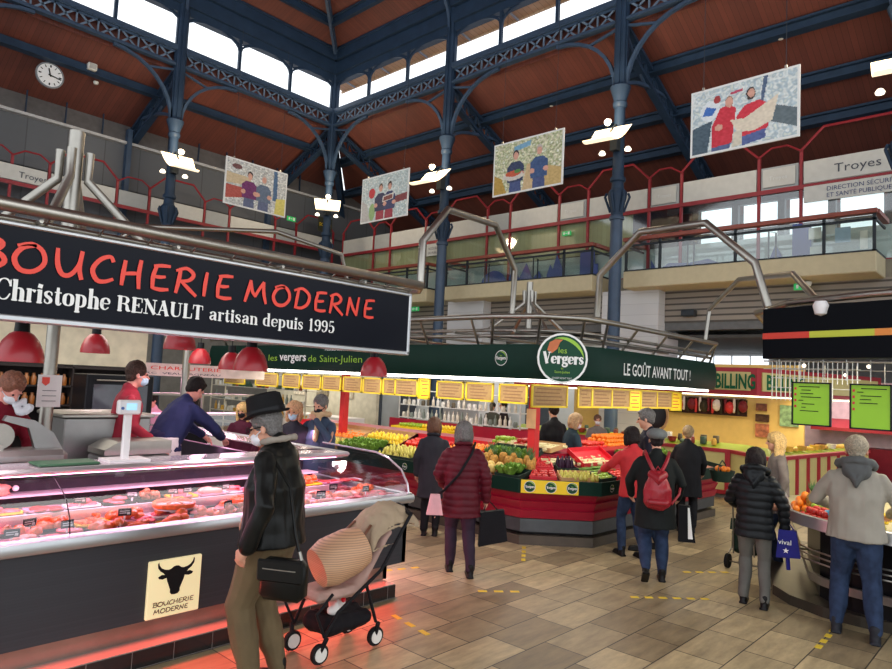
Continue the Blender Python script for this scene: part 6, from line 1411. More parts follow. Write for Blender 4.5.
    if mask:
        m = MB(); m.ball(Hd(.045, 0, -.05), (.058 * k, .056 * k, .05 * k), 14, 10, RH); m.limb([(Hd(.09, 0, -.03), .014 * k), (Hd(.085, 0, -.06), .02 * k)], 8)
        for s in (-1, 1): m.limb([(Hd(.05, s * .052, -.03), .006 * k), (Hd(.0, s * .08, -.005), .005 * k)], 6)
        part(remesh(m, .007, 1), 'face_mask', mask, t)
    for s in (-1, 1): MB().ball(Hd(.078, s * .031, .012), .0095 * k, 8, 6).build('eye', EYE, t, local=True, smooth=180)
    if glasses:
        m = MB()
        for s in (-1, 1): m.tube([Hd(.096, s * .034 + .024 * cos(q), .01 + .02 * sin(q)) for q in [2 * PI * j / 10 for j in range(10)]], .003 * k, 5, closed=True); m.tube([Hd(.094, s * .058, .014), Hd(.0, s * .082, .012)], .003 * k, 5)
        m.build('glasses', BLACKM, t, local=True, smooth=60)
    if hat == 'fedora':
        m = MB(); C0 = Hd(-.02, 0, .075); m.lathe([(.001, .0), (.128 * k, .0), (.135 * k, .01), (.128 * k, .016), (.108 * k, .012), (.106 * k, .05 * k), (.1 * k, .12 * k), (.076 * k, .135 * k), (.03 * k, .12 * k), (.001, .118 * k)], (0, 0, 0), 28)
        m.v = [(p[0] * 1.08, p[1] * .96, p[2] + .25 * max(0, abs(p[1]) - .1) + (-.12 * max(0, p[0] - .1))) for p in m.v]; m.xf(Matrix.Translation(C0) @ RH.to_4x4()); o = m.build('hat', hatm, t, local=True, smooth=50)
        MB().lathe([(.108 * k, .014), (.112 * k, .014), (.11 * k, .045), (.106 * k, .045)], (0, 0, 0), 28).xf(Matrix.Translation(C0) @ RH.to_4x4() @ Matrix.Diagonal((1.08, .96, 1, 1))).build('hat_band', BLACKM, o, local=True, smooth=50)
    if hat == 'cap':
        m = MB(); m.ball(Hd(-.02, 0, .07), (.135 * k, .12 * k, .07 * k), 16, 10, RH); m.limb([(Hd(.08, -.03, .05), .018 * k, .03 * k), (Hd(.11, 0, .045), .014 * k, .05 * k), (Hd(.08, .03, .05), .018 * k, .03 * k)], 8); part(remesh(m, .009, 1), 'flat_cap', hatm, t)
    return t, hands, dict(wr=wr, sh=shd, neck=neck, T=T, k=k)
EYE = M('eye', (40, 34, 32), .2, vary=0)
def C(n, c, r=.75, v=.15, **k):
    if 'hair' in n: return M(n, c, .6, vary=.38, scale=70, bump=.5)
    return M(n, c, r, vary=v, **k)
LEATH = C('black leather', (20, 21, 20), .34, .3); CORD = C('olive corduroy', (100, 84, 58), .9, .16); GHAIR = C('grey hair', (104, 100, 98)); DHAIR = C('dark hair', (34, 26, 26)); BHAIR = C('brown hair', (100, 66, 46)); WHAIR = C('blond hair', (206, 170, 110)); LGH = C('light grey hair', (150, 138, 118))
JEAN = C('blue jeans', (42, 56, 82), .8, .3, scale=12); JEAND = C('dark jeans', (30, 38, 58)); GJEAN = C('grey trousers', (92, 90, 84)); BLK = C('black cloth', (20, 20, 24)); BURG = C('burgundy quilt', (84, 20, 32), .5); DKC = C('charcoal coat', (46, 46, 52)); DPUR = C('plum trousers', (50, 38, 52)); SHOE = C('black shoes', (22, 20, 20), .4)
PUF = C('black puffer', (24, 27, 30), .4); JACK = C('stone jacket', (146, 140, 128), .7, .08); HOODG = C('grey hood', (78, 80, 80)); REDJ = C('red coat', (190, 34, 40)); NAVY = C('navy jacket', (52, 68, 92)); TAN = C('tan scarf', (206, 170, 130)); MAROON = C('maroon polo', (120, 24, 40)); CRIMJ = C('crimson sweater', (150, 20, 44)); PINKA = C('white apron', (230, 222, 224)); TEAL = C('dark teal coat', (30, 46, 56)); SLATE = C('slate apron', (62, 66, 92)); MW = C('white mask', (226, 226, 232), .6, .03); MB_ = C('black mask', (24, 26, 34), .6, .05); MBL = C('blue mask', (176, 206, 226), .6, .03)
hatm = C('black felt', (20, 20, 22), .8)
skirt_m = BLK
# man in the hat
HM, hh, HP = person('elderly man in black hat and leather jacket standing at the meat counter', (2.64, 3.96, 0), 120, 1.93, drop=.05, hy=8, hp=16, topm=LEATH, top='leather_jacket', hem=.86, trm=CORD, shoem=SHOE, hair='fringe', hairm=GHAIR, fat=1.3, fwd=.055, hat='fedora', mask=MW, glasses=True, vox=.009, feet=[(.03, .11), (-.04, -.1)], arms=[((-.1, .31, 1.13), (-.0, .31, .9)), ((.06, -.27, 1.14), (.24, -.2, .98))], collar=C('grey collar', (150, 140, 128)))
# shoulder bag hangs at his left hip
t = thing('shoulder_bag', 'black leather shoulder bag hanging at the hip of the man in the hat', 'bag', (2.64, 3.96, 0), math.radians(120))
MB().box((-.4, .25, .7), (-.1, .38, .95), .035).build('body', LEATH, t, local=True, smooth=60); MB().box((-.405, .365, .82), (-.095, .39, .955), .012).build('flap', LEATH, t, local=True); MB().tube([(-.36, .31, .94), (-.3, .29, 1.1), (-.22, .24, 1.38), (-.04, .16, 1.56), (.14, -.02, 1.42), (.2, .0, 1.2)], .011, 6).build('strap', LEATH, t, local=True, smooth=60); MB().tube([(-.36, .392, .9), (-.14, .392, .9)], .004, 5).build('zip', STEEL, t, local=True)
MB().tube([(-.36, .31, .95), (-.34, .305, 1.0)], .012, 8).build('buckle', STEEL, t, local=True)
# two women in coats
person('woman in burgundy quilted coat seen from behind with strap across back', (5.70, 4.92, 0), 47, 1.66, topm=BURG, top='quilted_coat', hem=.66, trm=DPUR, shoem=SHOE, hair='bob', hairm=GHAIR, fat=1.12, quilt=.012, vox=.011, collar=BURG, feet=[(.1, .09), (-.14, -.12)], arms=[((.04, .27, 1.12), (.18, .2, .98)), ((-.06, -.27, 1.12), (-.0, -.29, .86))])
m = MB(); t0 = Matrix.Translation((5.70, 4.92, 0)) @ Matrix.Rotation(math.radians(47), 4, 'Z')
m.tube([t0 @ V(p) for p in ((.12, -.12, 1.38), (0, -.13, 1.44), (-.13, -.08, 1.33), (-.17, .06, 1.1), (-.12, .2, .93), (.02, .25, .86))], .014, 6); t = thing('handbag', 'pale pink bag on a dark strap at the side of the woman in burgundy', 'bag', (5.70, 4.92, 0), 0); m.build('strap', BLK, t, smooth=60)
MB().prism([(-.09, 0), (.09, 0), (.05, .22), (-.05, .22)], t0 @ V((-.1, .3, .66)), (t0.to_3x3() @ V((0, -1, 0))), (0, 0, 1), .06).build('body', C('pale pink leather', (226, 176, 180), .5), t)
t = thing('shopping_bag', 'black shopping bag held low by the woman in burgundy', 'bag', t0 @ V((0, -.3, .3)), 0)
MB().prism([(-.15, -.03), (.17, .04), (.12, .38), (-.14, .34)], t0 @ V((.03, -.36, .34)), t0.to_3x3() @ V((0, -1, 0)), (0, 0, 1), .09).build('body', BLK, t); MB().tube([t0 @ V(p) for p in ((0, -.26, .7), (0, -.3, .82), (0, -.42, .7))], .008, 5).build('handle', BLK, t)
person('woman in dark knee-length coat and black tights left of the burgundy coat', (6.75, 6.38, 0), 40, 1.6, topm=DKC, top='coat', hem=.56, trm=BLK, shoem=SHOE, hair='bob', hairm=BHAIR, fat=1.02, vox=.013, collar=DKC, feet=[(0, .08), (.02, -.08)], arms=[(None, None), ((.02, -.25, 1.12), (.16, -.22, .95))])
# flat cap + rucksack
hatm = C('grey tweed', (110, 114, 113), .9, .2)
person('person in grey flat cap and dark coat walking with a red rucksack', (7.19, 3.34, 0), 30, 1.68, topm=C('black green coat', (22, 26, 26)), top='coat', hem=.62, trm=JEAN, shoem=SHOE, hair='fringe', hairm=DHAIR, fat=1.14, hat='cap', vox=.011, feet=[(-.16, .1, .1), (.1, -.1, 0)], arms=[((.06, .29, 1.12), (.2, .26, .95)), ((.05, -.29, 1.12), (.2, -.27, .95))])
RS = C('red leather', (150, 26, 40), .4); T1 = Matrix.Translation((7.19, 3.34, 0)) @ Matrix.Rotation(math.radians(30), 4, 'Z')
t = thing('rucksack', 'red leather rucksack on the back of the person in the flat cap', 'rucksack', (7.19, 3.34, 0), math.radians(30))
m = MB(); m.limb([((-.24, 0, .92), .09, .15), ((-.25, 0, 1.05), .09, .15), ((-.22, 0, 1.2), .055, .09)], 14); part(remesh(m, .011, 2, disp=folds(.012, 14, 3)), 'body', RS, t)
m = MB(); m.limb([((-.22, -.06, 1.21), .05), ((-.3, 0, 1.16), .06), ((-.22, .06, 1.21), .05)], 10); part(remesh(m, .011, 1), 'flap', RS, t); m = MB(); m.limb([((-.34, -.08, .93), .035), ((-.34, .08, .93), .035)], 10); part(remesh(m, .01, 1), 'front_pocket', RS, t)
for s in (-1, 1): MB().tube([(-.2, s * .04, 1.24), (-.15, s * .1, 1.36), (-.04, s * .13, 1.44), (.08, s * .13, 1.38)], .02, 6).build('shoulder_strap', RS, t, local=True, smooth=60)
MB().tube([(-.21, -.03, 1.25), (-.23, 0, 1.3), (-.21, .03, 1.25)], .008, 6).build('top_loop', RS, t, local=True, smooth=60); MB().tube([(-.2, -.15, .9), (-.1, -.24, 1.0), (.0, -.26, 1.05)], .014, 6).build('side_strap', RS, t, local=True, smooth=60)
t = thing('carrier_bag', 'black and white carrier bag beside the person in the flat cap', 'bag', T1 @ V((.1, -.36, .4)), 0); MB().prism([(-.06, 0), (.12, 0), (.06, .4), (-.06, .4)], T1 @ V((.12, -.32, .46)), T1.to_3x3() @ V((0, -1, 0)), (0, 0, 1), .07).build('body', BLK, t); MB().prism([(-.01, 0), (.04, 0), (.0, .34), (-.02, .34)], T1 @ V((.045, -.37, .5)), T1.to_3x3() @ V((0, -1, 0)), (0, 0, 1), .004).build('white_flash', WH, t)
hatm = C('black felt', (20, 20, 22), .8)
person('person in red coat reaching over the fruit with left arm', (8.02, 4.02, 0), 55, 1.64, lean=6, topm=REDJ, top='coat', hem=.8, trm=JEAN, shoem=SHOE, hair='bob', hairm=DHAIR, vox=.013, feet=[(.1, .1), (-.1, -.1)], arms=[((.12, .28, 1.2), (.3, .3, 1.12)), (None, None)])
person('tall grey-haired man in dark jacket behind the red coat', (8.55, 4.1, 0), 115, 1.86, topm=C('dark navy coat', (30, 30, 44)), top='jacket', hem=.82, trm=JEAN, shoem=SHOE, hair='short', hairm=GHAIR, vox=.013, hp=10, feet=[(0, .1), (-.15, -.1)])
person('woman in long black coat at the right end of the fruit stall', (10.22, 4.24, 0), 22, 1.6, topm=BLK, top='long_coat', hem=.58, trm=BLK, shoem=SHOE, hair='short', hairm=C('grey blond hair', (140, 118, 84)), fat=1.1, vox=.013, arms=[((.1, .26, 1.12), (.3, .22, 1.0)), ((.08, -.26, 1.12), (.22, -.24, .95))])
t = thing('shopping_basket', 'dark green basket of fruit carried by the woman in the long black coat', 'basket', (10.62, 3.86, .78)); MB().lathe([(.14, 0), (.19, .17), (.18, .17), (.13, .01), (0, .01)], (10.62, 3.86, .78), 14).build('body', BX, t, smooth=50); MB().tube([(10.62 - .17, 3.86, .94), (10.5, 3.86, 1.04), (10.62, 3.86, 1.1), (10.74, 3.86, 1.04), (10.79, 3.86, .94)], .01, 6).build('handle', BX, t)
pile('orange', [(10.62 + .08 * cos(q * 1.26), 3.86 + .08 * sin(q * 1.26), .93) for q in range(5)], 'orange in the green basket of the woman in black')
# black puffer, stone jacket
person('woman in black puffer jacket with dark bob holding a blue bag', (7.3, 2.32, 0), 12, 1.57, topm=PUF, top='puffer_jacket', hem=.74, trm=GJEAN, shoem=SHOE, hair='bob', hairm=DHAIR, fat=1.02, quilt=.014, hood=PUF, vox=.01, collar=C('pink collar', (170, 40, 90)), feet=[(-.0, .1), (-.1, -.12)], arms=[((.12, .27, 1.12), (.3, .18, 1.02)), ((.02, -.29, 1.12), (.1, -.3, .86))])
T2 = Matrix.Translation((7.3, 2.32, 0)) @ Matrix.Rotation(math.radians(12), 4, 'Z'); MB()
t = thing('carrier_bag', 'royal blue carrier bag hanging from the hand of the woman in the puffer jacket', 'bag', T2 @ V((.1, -.32, .4)), 0)
bc = C('blue bag', (34, 34, 120), .5); MB().prism([(-.1, 0), (.12, .02), (.08, .28), (-.08, .28)], T2 @ V((.1, -.3, .5)), T2.to_3x3() @ V((0, -1, 0)), (0, 0, 1), .07).build('body', bc, t); MB().tube([T2 @ V(p) for p in ((.1, -.26, .77), (.1, -.3, .86), (.1, -.36, .77))], .008, 5).build('handle', bc, t); MB().tube([T2 @ V((.1, -.3, .52)), T2 @ V((.1, -.31, .38))], .02, 6).build('tail', bc, t)
text('print', 'vival', t, WH, T2 @ V((.025, -.22, .64)), T2.to_3x3() @ V((0, -1, 0)), (0, 0, 1), .07); MB().prism([(.03 * cos(q * PI / 5 + PI / 2) * (1 if q % 2 == 0 else .4), .03 * sin(q * PI / 5 + PI / 2) * (1 if q % 2 == 0 else .4)) for q in range(10)], T2 @ V((.025, -.29, .58)), T2.to_3x3() @ V((0, -1, 0)), (0, 0, 1), .002).build('star_print', WH, t)
person('man in stone-coloured jacket with dark grey hood and blue jeans', (7.08, 1.37, 0), 10, 1.78, topm=JACK, top='jacket', hem=.84, trm=JEAN, shoem=C('dark trainers', (40, 42, 48), .6), hair='short', hairm=LGH, fat=1.16, hood=HOODG, vox=.01, sh=1.1, feet=[(.05, .15), (-.08, -.14)], arms=[((.06, .32, 1.14), (.3, .22, 1.08)), ((.06, -.32, 1.14), (.3, -.26, 1.04))])
person('blonde person in a grey fur-trimmed coat half hidden behind the puffer jacket', (9.12, 2.63, 0), 120, 1.66, topm=C('grey fur', (110, 100, 96), .9, .4), top='coat', hem=.7, trm=JEAND, shoem=SHOE, hair='long', hairm=WHAIR, vox=.014)
# shopping trolley
t = thing('shopping_trolley', 'dark green two-wheeled shopping trolley left of the puffer jacket', 'trolley', (8.15, 2.75, 0)); TG = C('trolley cloth', (30, 48, 40), .7); c0 = V((8.75, 2.82, 0))
m = MB(); m.box((c0.x - .22, c0.y - .17, .2), (c0.x + .2, c0.y + .17, .5), .05); part(remesh(m.xf(Matrix.Translation(-c0) ), .014, 2, disp=folds(.02, 8, 2)), 'bag', TG, t); t.location = c0; ROOT[t] = Matrix.Translation(c0)
MB().prism([(-.24, 0), (.2, 0), (.14, .08), (-.2, .13)], (0, .17, .48), (1, 0, 0), (0, 0, 1), .34).build('flap', TG, t, local=True)
for s in (-1, 1): MB().lathe([(.02, -.02), (.085, -.02), (.09, 0), (.085, .02), (.02, .02)], (-.2, s * .2, .09), 18, axis=(0, 1, 0)).build('wheel', C('rubber', (26, 26, 28)), t, local=True, smooth=40)
MB().tube([(-.2, -.2, .09), (-.2, .2, .09)], .01, 6).tube([(-.26, -.17, .2), (-.1, -.19, .24), (.22, -.17, .26), (.22, .17, .26), (-.1, .19, .24), (-.26, .17, .2)], .01, 6).tube([(-.24, -.12, .2), (-.3, -.12, .95), (-.3, .12, .95), (-.24, .12, .2)], .01, 6).build('frame', STEEL, t, local=True, smooth=60)
# behind the fruit stall
person('stallholder in black with dark hair between the red post and the apron', (9.56, 6.27, .15), 60, 1.66, topm=BLK, top='jacket', hem=.8, trm=BLK, hair='short', hairm=DHAIR, vox=.015, fat=1.2, hp=10)
person('stallholder in dark teal jumper and slate apron with fair hair tied back', (9.3, 5.82, .0), -35, 1.7, lean=8, topm=TEAL, top='jumper', hem=.9, trm=JEAND, hair='bob', hairm=C('fair hair', (176, 146, 110)), vox=.013, apron=SLATE, mask=MW, hp=14, arms=[((.16, .24, 1.14), (.38, .18, 1.06)), ((.1, -.25, 1.13), (.3, -.2, 1.02))])
person('shopper with face mask and grey top behind the oranges', (12.9, 7.35, 0), 215, 1.55, topm=C('grey top', (120, 110, 106)), top='top', hem=.8, trm=DKC, hair='short', hairm=BHAIR, mask=MW, vox=.016)
person('distant shopper in dark olive coat, left one of the walking pair', (14.6, 11.6, 0), 200, 1.6, topm=C('olive coat', (74, 74, 62)), top='coat', hem=.6, trm=BLK, hair='short', hairm=DHAIR, vox=.018)
person('distant shopper in dark brown coat, right one of the walking pair', (14.4, 11.05, 0), 150, 1.66, topm=C('brown coat', (40, 30, 32)), top='coat', hem=.6, trm=BLK, hair='short', hairm=DHAIR, vox=.018)
# butchers on the duckboard
person('butcher in crimson sweater with face mask, arm lowered, behind the scale', (2.75, 6.9, .34), -12, 1.82, topm=CRIMJ, top='sweater', hem=.9, trm=C('dark blue trousers', (44, 38, 74)), hair='fringe', hairm=C('short brown hair', (70, 50, 44)), skin=SKIN2, mask=MBL, vox=.01, sleeve=.55, lean=6, arms=[((.12, .26, 1.13), (.3, .2, .98)), ((.06, -.27, 1.12), (.3, -.26, .94))])
person('butcher in navy sweatshirt and white apron bending over the block', (3.2, 6.95, .34), 12, 1.78, lean=30, topm=C('navy sweatshirt', (38, 42, 80)), top='sweatshirt', hem=.88, trm=C('dark blue trousers', (44, 38, 74)), hair='short', hairm=DHAIR, skin=SKIN2, apron=PINKA, vox=.01, fat=1.15, hp=16, sleeve=.8, arms=[((.5, .24, 1.1), (.62, .12, .98)), ((.46, -.26, 1.08), (.64, -.16, .98))])
person('butcher in maroon shirt bowed over the slicer at the left edge', (1.52, 6.55, .34), -70, 1.72, lean=22, topm=MAROON, top='shirt', hem=.88, trm=BLK, hair='short', hairm=C('reddish hair', (130, 80, 60)), skin=SKIN2, mask=MW, hp=28, vox=.012, sleeve=.6, arms=[((.2, .25, 1.1), (.4, .1, .98)), ((.18, -.26, 1.1), (.4, -.12, .98))])
t = thing('paper_cloth', 'white paper cloth hanging by the bowed butcher at the left edge', 'cloth', (1.7, 6.25, 1.75)); m = MB(); m.limb([((.0, 0, .03), .03), ((-.05, 0, .0), .03), ((-.02, 0, -.07), .03), ((.05, 0, -.02), .03)], 8); part(remesh(m, .01, 1, disp=folds(.02, 20, 1)), 'cloth', MW, t)
person('assistant with pink-lit shirt at the rear meat counter', (5.35, 11.9, 0), 200, 1.66, lean=10, topm=C('pale pink shirt', (226, 160, 180)), top='shirt', hem=.9, trm=BLK, hair='short', hairm=DHAIR, vox=.018, skin=SKIN2)
person('masked woman with black hair peering between the two butchers', (5.0, 9.9, 0), 215, 1.7, topm=BLK, top='coat', hem=.8, trm=BLK, hair='bob', hairm=DHAIR, mask=MW, vox=.016)
# customers on the far side of the counter
person('blond woman with black mask just left of the man in the hat', (5.4, 9.08, 0), 215, 1.64, topm=C('wine coat', (70, 20, 40)), top='coat', hem=.7, trm=BLK, hair='long', hairm=WHAIR, mask=MB_, vox=.014, hp=8)
person('woman with curly ginger-grey hair and pale mask right of the hat', (5.22, 7.5, 0), 215, 1.74, topm=C('dark plum coat', (40, 38, 48)), top='coat', hem=.7, trm=BLK, hair='curly', hairm=C('ginger hair', (196, 150, 110)), mask=MBL, vox=.012, hp=12)
person('grey-haired man in blue jacket and tan scarf with black mask, hand raised', (5.46, 7.24, 0), 200, 1.84, topm=NAVY, top='jacket', hem=.8, trm=JEAND, shoem=SHOE, hair='short', hairm=GHAIR, mask=MB_, scarf=TAN, vox=.011, fat=1.15, hp=14, arms=[((.18, .26, 1.2), (.2, .07, 1.42)), ((.1, -.28, 1.14), (.3, -.2, 1.02))])

# ---- pushchair
t = thing('pushchair', 'black pushchair with beige canopy and seat beside the man in the hat', 'pushchair', (3.4, 4.17, 0), PI)
PB = C('pushchair black', (22, 22, 26), .45); BG = C('beige canvas', (168, 148, 122), .85, .1); PNK = C('dusty pink seat', (186, 152, 140), .85)
# local: +X is the front of the pushchair
for i, (x, s) in enumerate(((.27, 1), (.27, -1), (-.27, 1), (-.27, -1))):
    wh_ = MB().lathe([(.0, -.018), (.07, -.018), (.076, 0), (.07, .018), (.0, .018)], (x, s * .17, .08), 20, axis=(0, 1, 0)).build('wheel', C('rubber', (26, 26, 28)), t, local=True, smooth=40)
    MB().lathe([(.0, -.024), (.052, -.024), (.052, .024), (.0, .024)], (x, s * .17, .08), 20, axis=(0, 1, 0)).build('wheel_disc', C('white hub', (226, 222, 216), .5, .03), wh_, local=True)
    MB().tube([(x, s * .17, .08), (x - .02 if x > 0 else x + .02, s * .22, .2)], .018, 6).build('fork', PB, t, local=True)
for s in (-1, 1):
    MB().tube([(.25, s * .19, .2), (.15, s * .21, .36), (-.26, s * .21, .6), (-.56, s * .21, 1.0)], .014, 8).build('main_tube', PB, t, local=True, smooth=60)
    MB().tube([(-.25, s * .19, .2), (-.12, s * .21, .5)], .013, 8).build('rear_tube', PB, t, local=True, smooth=60)
    MB().tube([(.25, s * .19, .2), (.34, s * .2, .38), (.2, s * .2, .5)], .012, 8).build('front_bow', PB, t, local=True, smooth=60)
MB().tube([(-.56, .21, 1.0), (-.62, 0, 1.04), (-.56, -.21, 1.0)], .02, 8).build('handlebar', PB, t, local=True, smooth=60)
m = MB(); m.box((-.12, -.17, .42), (.3, .17, .5), .04); m.limb([((-.1, 0, .46), .05, .17), ((-.4, 0, .86), .045, .16)], 12); part(remesh(m, .012, 2, disp=folds(.012, 9, 4)), 'seat', PNK, t)
m = MB(); m.box((-.26, -.17, .16), (.22, .17, .3), .05); part(remesh(m, .013, 2, disp=folds(.02, 7, 6)), 'basket', C('mesh basket', (24, 22, 26), .8), t)
m = MB(); N_ = 9
for i in range(N_ - 1):
    a0, a1 = .25 + i / (N_ - 1) * 2.1, .25 + (i + 1) / (N_ - 1) * 2.1
    def arcp(a_, r_): return [(-.48 + r_ * cos(a_) * .95, .2 * cos(q), .74 + r_ * sin(a_) * (sin(q) ** .5 if sin(q) > 0 else 0) ) for q in [PI * j / 12 for j in range(13)]]
    A1, B1, A2, B2_ = arcp(a0, .34), arcp(a1, .34), arcp(a0, .305), arcp(a1, .305)
    m.rings([A1 + A2[::-1], B1 + B2_[::-1]])
o_ = part(remesh(m, .009, 1, disp=folds(.016, 12, 5)), 'canopy', BG, t)
t2 = thing('wicker_basket', 'pale wicker basket lying on its side on the pushchair seat', 'basket', t.location + V((0, 0, .5)), 0); tm = ROOT[t]
WK = stripes('wicker weave', (196, 150, 116), (214, 172, 136), 'Z', .016, dark=.65, width=.35)
m = MB(); ax_ = tm.to_3x3() @ V((-.85, .15, .3)); m.lathe([(.0, 0), (.15, .0), (.185, .1), (.18, .3), (.15, .4), (.14, .4), (.16, .12), (.0, .03)], tm @ V((.24, .04, .66)), 22, axis=ax_); m.build('body', WK, t2, smooth=50)
for s in (-1, 1): MB().tube([tm @ V(p) for p in ((-.12, s * .12, .84), (-.22, s * .1, .93), (-.3, s * .06, .9), (-.26, s * .03, .82))], .012, 6).build('handle', C('leather handle', (112, 70, 50), .5), t2, smooth=60)
t3 = thing('folded_clothes', 'white cloth with red stripe in the pushchair basket', 'cloth', tm @ V((.0, 0, .3)), 0); m = MB(); m.limb([((.06, .04, .03), .05), ((.0, 0, .05), .06), ((-.08, -.06, .03), .05)], 8); part(remesh(m, .01, 1, disp=folds(.025, 10, 7)), 'cloth', WH, t3); m = MB(); m.limb([((.08, .08, .05), .02), ((.06, 0, .1), .022), ((.02, -.06, .08), .02)], 8); part(remesh(m, .008, 1), 'stripe', CR, t3)
# ================================================================ HANGING PHOTO POSTERS
def paint(name, o, ax, ay, w, h, fn, mat, parent, n=130):
    # a printed picture: a fine grid of coloured cells on a flat board
    o, ax, ay = V(o), V(ax).normalized(), V(ay); mth = int(n * h / w); vs = []; fs = []; cs = []
    for j in range(mth + 1):
        for i in range(n + 1): vs.append(o + ax * (w * i / n) + ay * (h * j / mth))
    for j in range(mth):
        for i in range(n):
            fs.append((j * (n + 1) + i, j * (n + 1) + i + 1, (j + 1) * (n + 1) + i + 1, (j + 1) * (n + 1) + i)); cs.append(fn((i + .5) / n, (j + .5) / mth))
    mb = MB(); mb.add(vs, fs); ob = mb.build(name, mat, parent); me = ob.data
    at_ = me.color_attributes.new('Col', 'FLOAT_COLOR', 'CORNER'); buf = []
    for c in cs: buf += list(rgb(c)) * 4
    at_.data.foreach_set('color', buf); return ob
def inpoly(x, y, P):
    r = False; j = len(P) - 1
    for i in range(len(P)):
        if (P[i][1] > y) != (P[j][1] > y) and x < (P[j][0] - P[i][0]) * (y - P[i][1]) / (P[j][1] - P[i][1]) + P[i][0]: r = not r
        j = i
    return r
def picture(bg, shapes, seed, amp=34):
    def f(x, y):
        c = list(bg[0]) if isinstance(bg[0], tuple) else list(bg)
        k = noise.noise(V((x * 24 + seed, y * 17, seed))) ; k2 = noise.noise(V((x * 34, y * 30 + seed, 3.3)))
        fi = max(0, min(.999, k * .9 + .5)) * (len(bg) - 1); i0 = int(fi); base = [u * (1 - fi + i0) + v * (fi - i0) for u, v in zip(bg[i0], bg[min(i0 + 1, len(bg) - 1)])]
        c = [v + k2 * amp for v in base]
        for s in shapes:
            if s[0] == 'e':
                if ((x - s[1]) / s[3]) ** 2 + ((y - s[2]) / s[4]) ** 2 < 1 + .25 * k2: c = [v + k2 * 14 for v in s[5]]
            elif inpoly(x + .006 * k2, y, s[1]): c = [v + k2 * 16 for v in s[2]]
        return tuple(max(0, min(255, v)) for v in c)
    return f
SK = (214, 160, 140)
def two(x1, x2, c1, c2, hc1=(70, 50, 40), hc2=(70, 50, 40), leg=(70, 84, 130), y0=.72):
    out = []
    for x, c, hc in ((x1, c1, hc1), (x2, c2, hc2)):
        out += [('p', [(x - .09, 0), (x + .09, 0), (x + .08, .35), (x - .08, .35)], leg), ('p', [(x - .12, .2), (x + .12, .2), (x + .13, .5), (x + .06, .6), (x - .06, .6), (x - .13, .5)], c), ('e', x, y0 + .02, .045, .09, hc), ('e', x, y0 - .01, .038, .075, SK), ('e', x - .1, .34, .04, .05, SK), ('e', x + .1, .34, .04, .05, SK)]
    return out
PV = vcol('printed photo', .5)
PBG = M('poster white', (232, 232, 228), .5, vary=0)
def poster(a, b, z0, z1, fn, lab):
    # a, b: plan positions of the left and right edge as seen from the hall
    a, b = V((a[0], a[1], 0)), V((b[0], b[1], 0)); d = (b - a).normalized(); w = (b - a).length; n = V((d.y, -d.x, 0)); c = (a + b) / 2
    t = thing('hanging_poster', lab, 'poster', (c.x, c.y, z0)); MB().bar(a + V((0, 0, (z0 + z1) / 2)), b + V((0, 0, (z0 + z1) / 2)), .03, z1 - z0).build('board', PBG, t)
    paint('picture', a + n * .017 + d * .04 + V((0, 0, z0 + .04)), d, (0, 0, 1), w - .08, z1 - z0 - .08, fn, PV, t)
    for k in (.12, .88):
        p = a + d * w * k; MB().tube([p + V((0, 0, z1)), p + V((0, 0, 11.9))], .006, 4).build('cable', DKM, t)
        MB().box((p.x - .02, p.y - .02, z1 - .01), (p.x + .02, p.y + .02, z1 + .05)).build('clip', STEEL, t)
redp = [('p', [(.0, 0), (.16, 0), (.2, .5), (.0, .42)], (70, 90, 104)), ('e', .18, .66, .1, .16, (226, 232, 236)), ('p', [(.1, .6), (.2, .58), (.24, .68), (.14, .74)], (60, 110, 190)), ('e', .25, .82, .035, .06, (170, 60, 60)), ('p', [(.38, .84), (.5, .86), (.5, .9), (.38, .88)], (190, 60, 90)), ('p', [(.68, .45), (.74, 1), (.7, 1), (.66, .5)], (80, 100, 130)), ('p', [(.74, .3), (1, .12), (1, .4), (.76, .55)], (96, 110, 116))] + \
    [('p', [(.2, 0), (.38, 0), (.4, .12), (.2, .1)], (80, 96, 140)), ('p', [(.2, .06), (.4, .08), (.44, .62), (.36, .7), (.28, .66), (.2, .4)], (206, 44, 62)), ('p', [(.5, .0), (.72, .05), (.72, .2), (.5, .16)], (80, 96, 150)), ('p', [(.5, .14), (.74, .2), (.76, .55), (.66, .66), (.52, .62), (.44, .46)], (212, 46, 64)), ('p', [(.38, .44), (.52, .42), (.84, .68), (.78, .3), (.62, .2), (.46, .22)], (228, 214, 192)), ('p', [(.4, .0), (.5, .02), (.5, .26), (.42, .24)], (214, 206, 186)), ('e', .37, .74, .04, .09, (150, 120, 100)), ('e', .37, .73, .036, .08, SK), ('e', .58, .78, .045, .1, (60, 44, 40)), ('e', .585, .79, .034, .07, SK), ('e', .27, .36, .04, .05, SK)]
poster((12.05, 5.07), (12.0, 3.17), 6.54, 7.8, picture([(204, 214, 214), (226, 230, 226), (170, 190, 200), (214, 220, 210)], redp, 1.0, 22), 'large photo poster of two people in red shirts hanging at the upper right')
fr = [('p', [(0, 0), (.2, 0), (.12, .3), (0, .4)], (186, 150, 70)), ('p', [(.75, .0), (1, .0), (1, .3), (.7, .45)], (200, 170, 110)), ('p', [(.44, 0), (.66, 0), (.6, .5), (.5, .5)], (206, 178, 134)), ('p', [(.3, .8), (.55, .86), (.55, .96), (.3, .9)], (120, 170, 200))] + two(.33, .68, (52, 64, 96), (60, 86, 130), (50, 40, 40), (190, 180, 170)) + [('e', .3, .32, .16, .09, (214, 206, 196)), ('e', .3, .37, .12, .06, (196, 90, 60)), ('e', .36, .4, .05, .04, (90, 140, 70))]
poster((13.0, 10.62), (13.0, 8.52), 6.88, 8.24, picture([(196, 200, 150), (220, 214, 190), (160, 170, 120), (226, 226, 214)], fr, 2.0, 50), 'photo poster of a man holding a fruit basket, above the middle balcony')
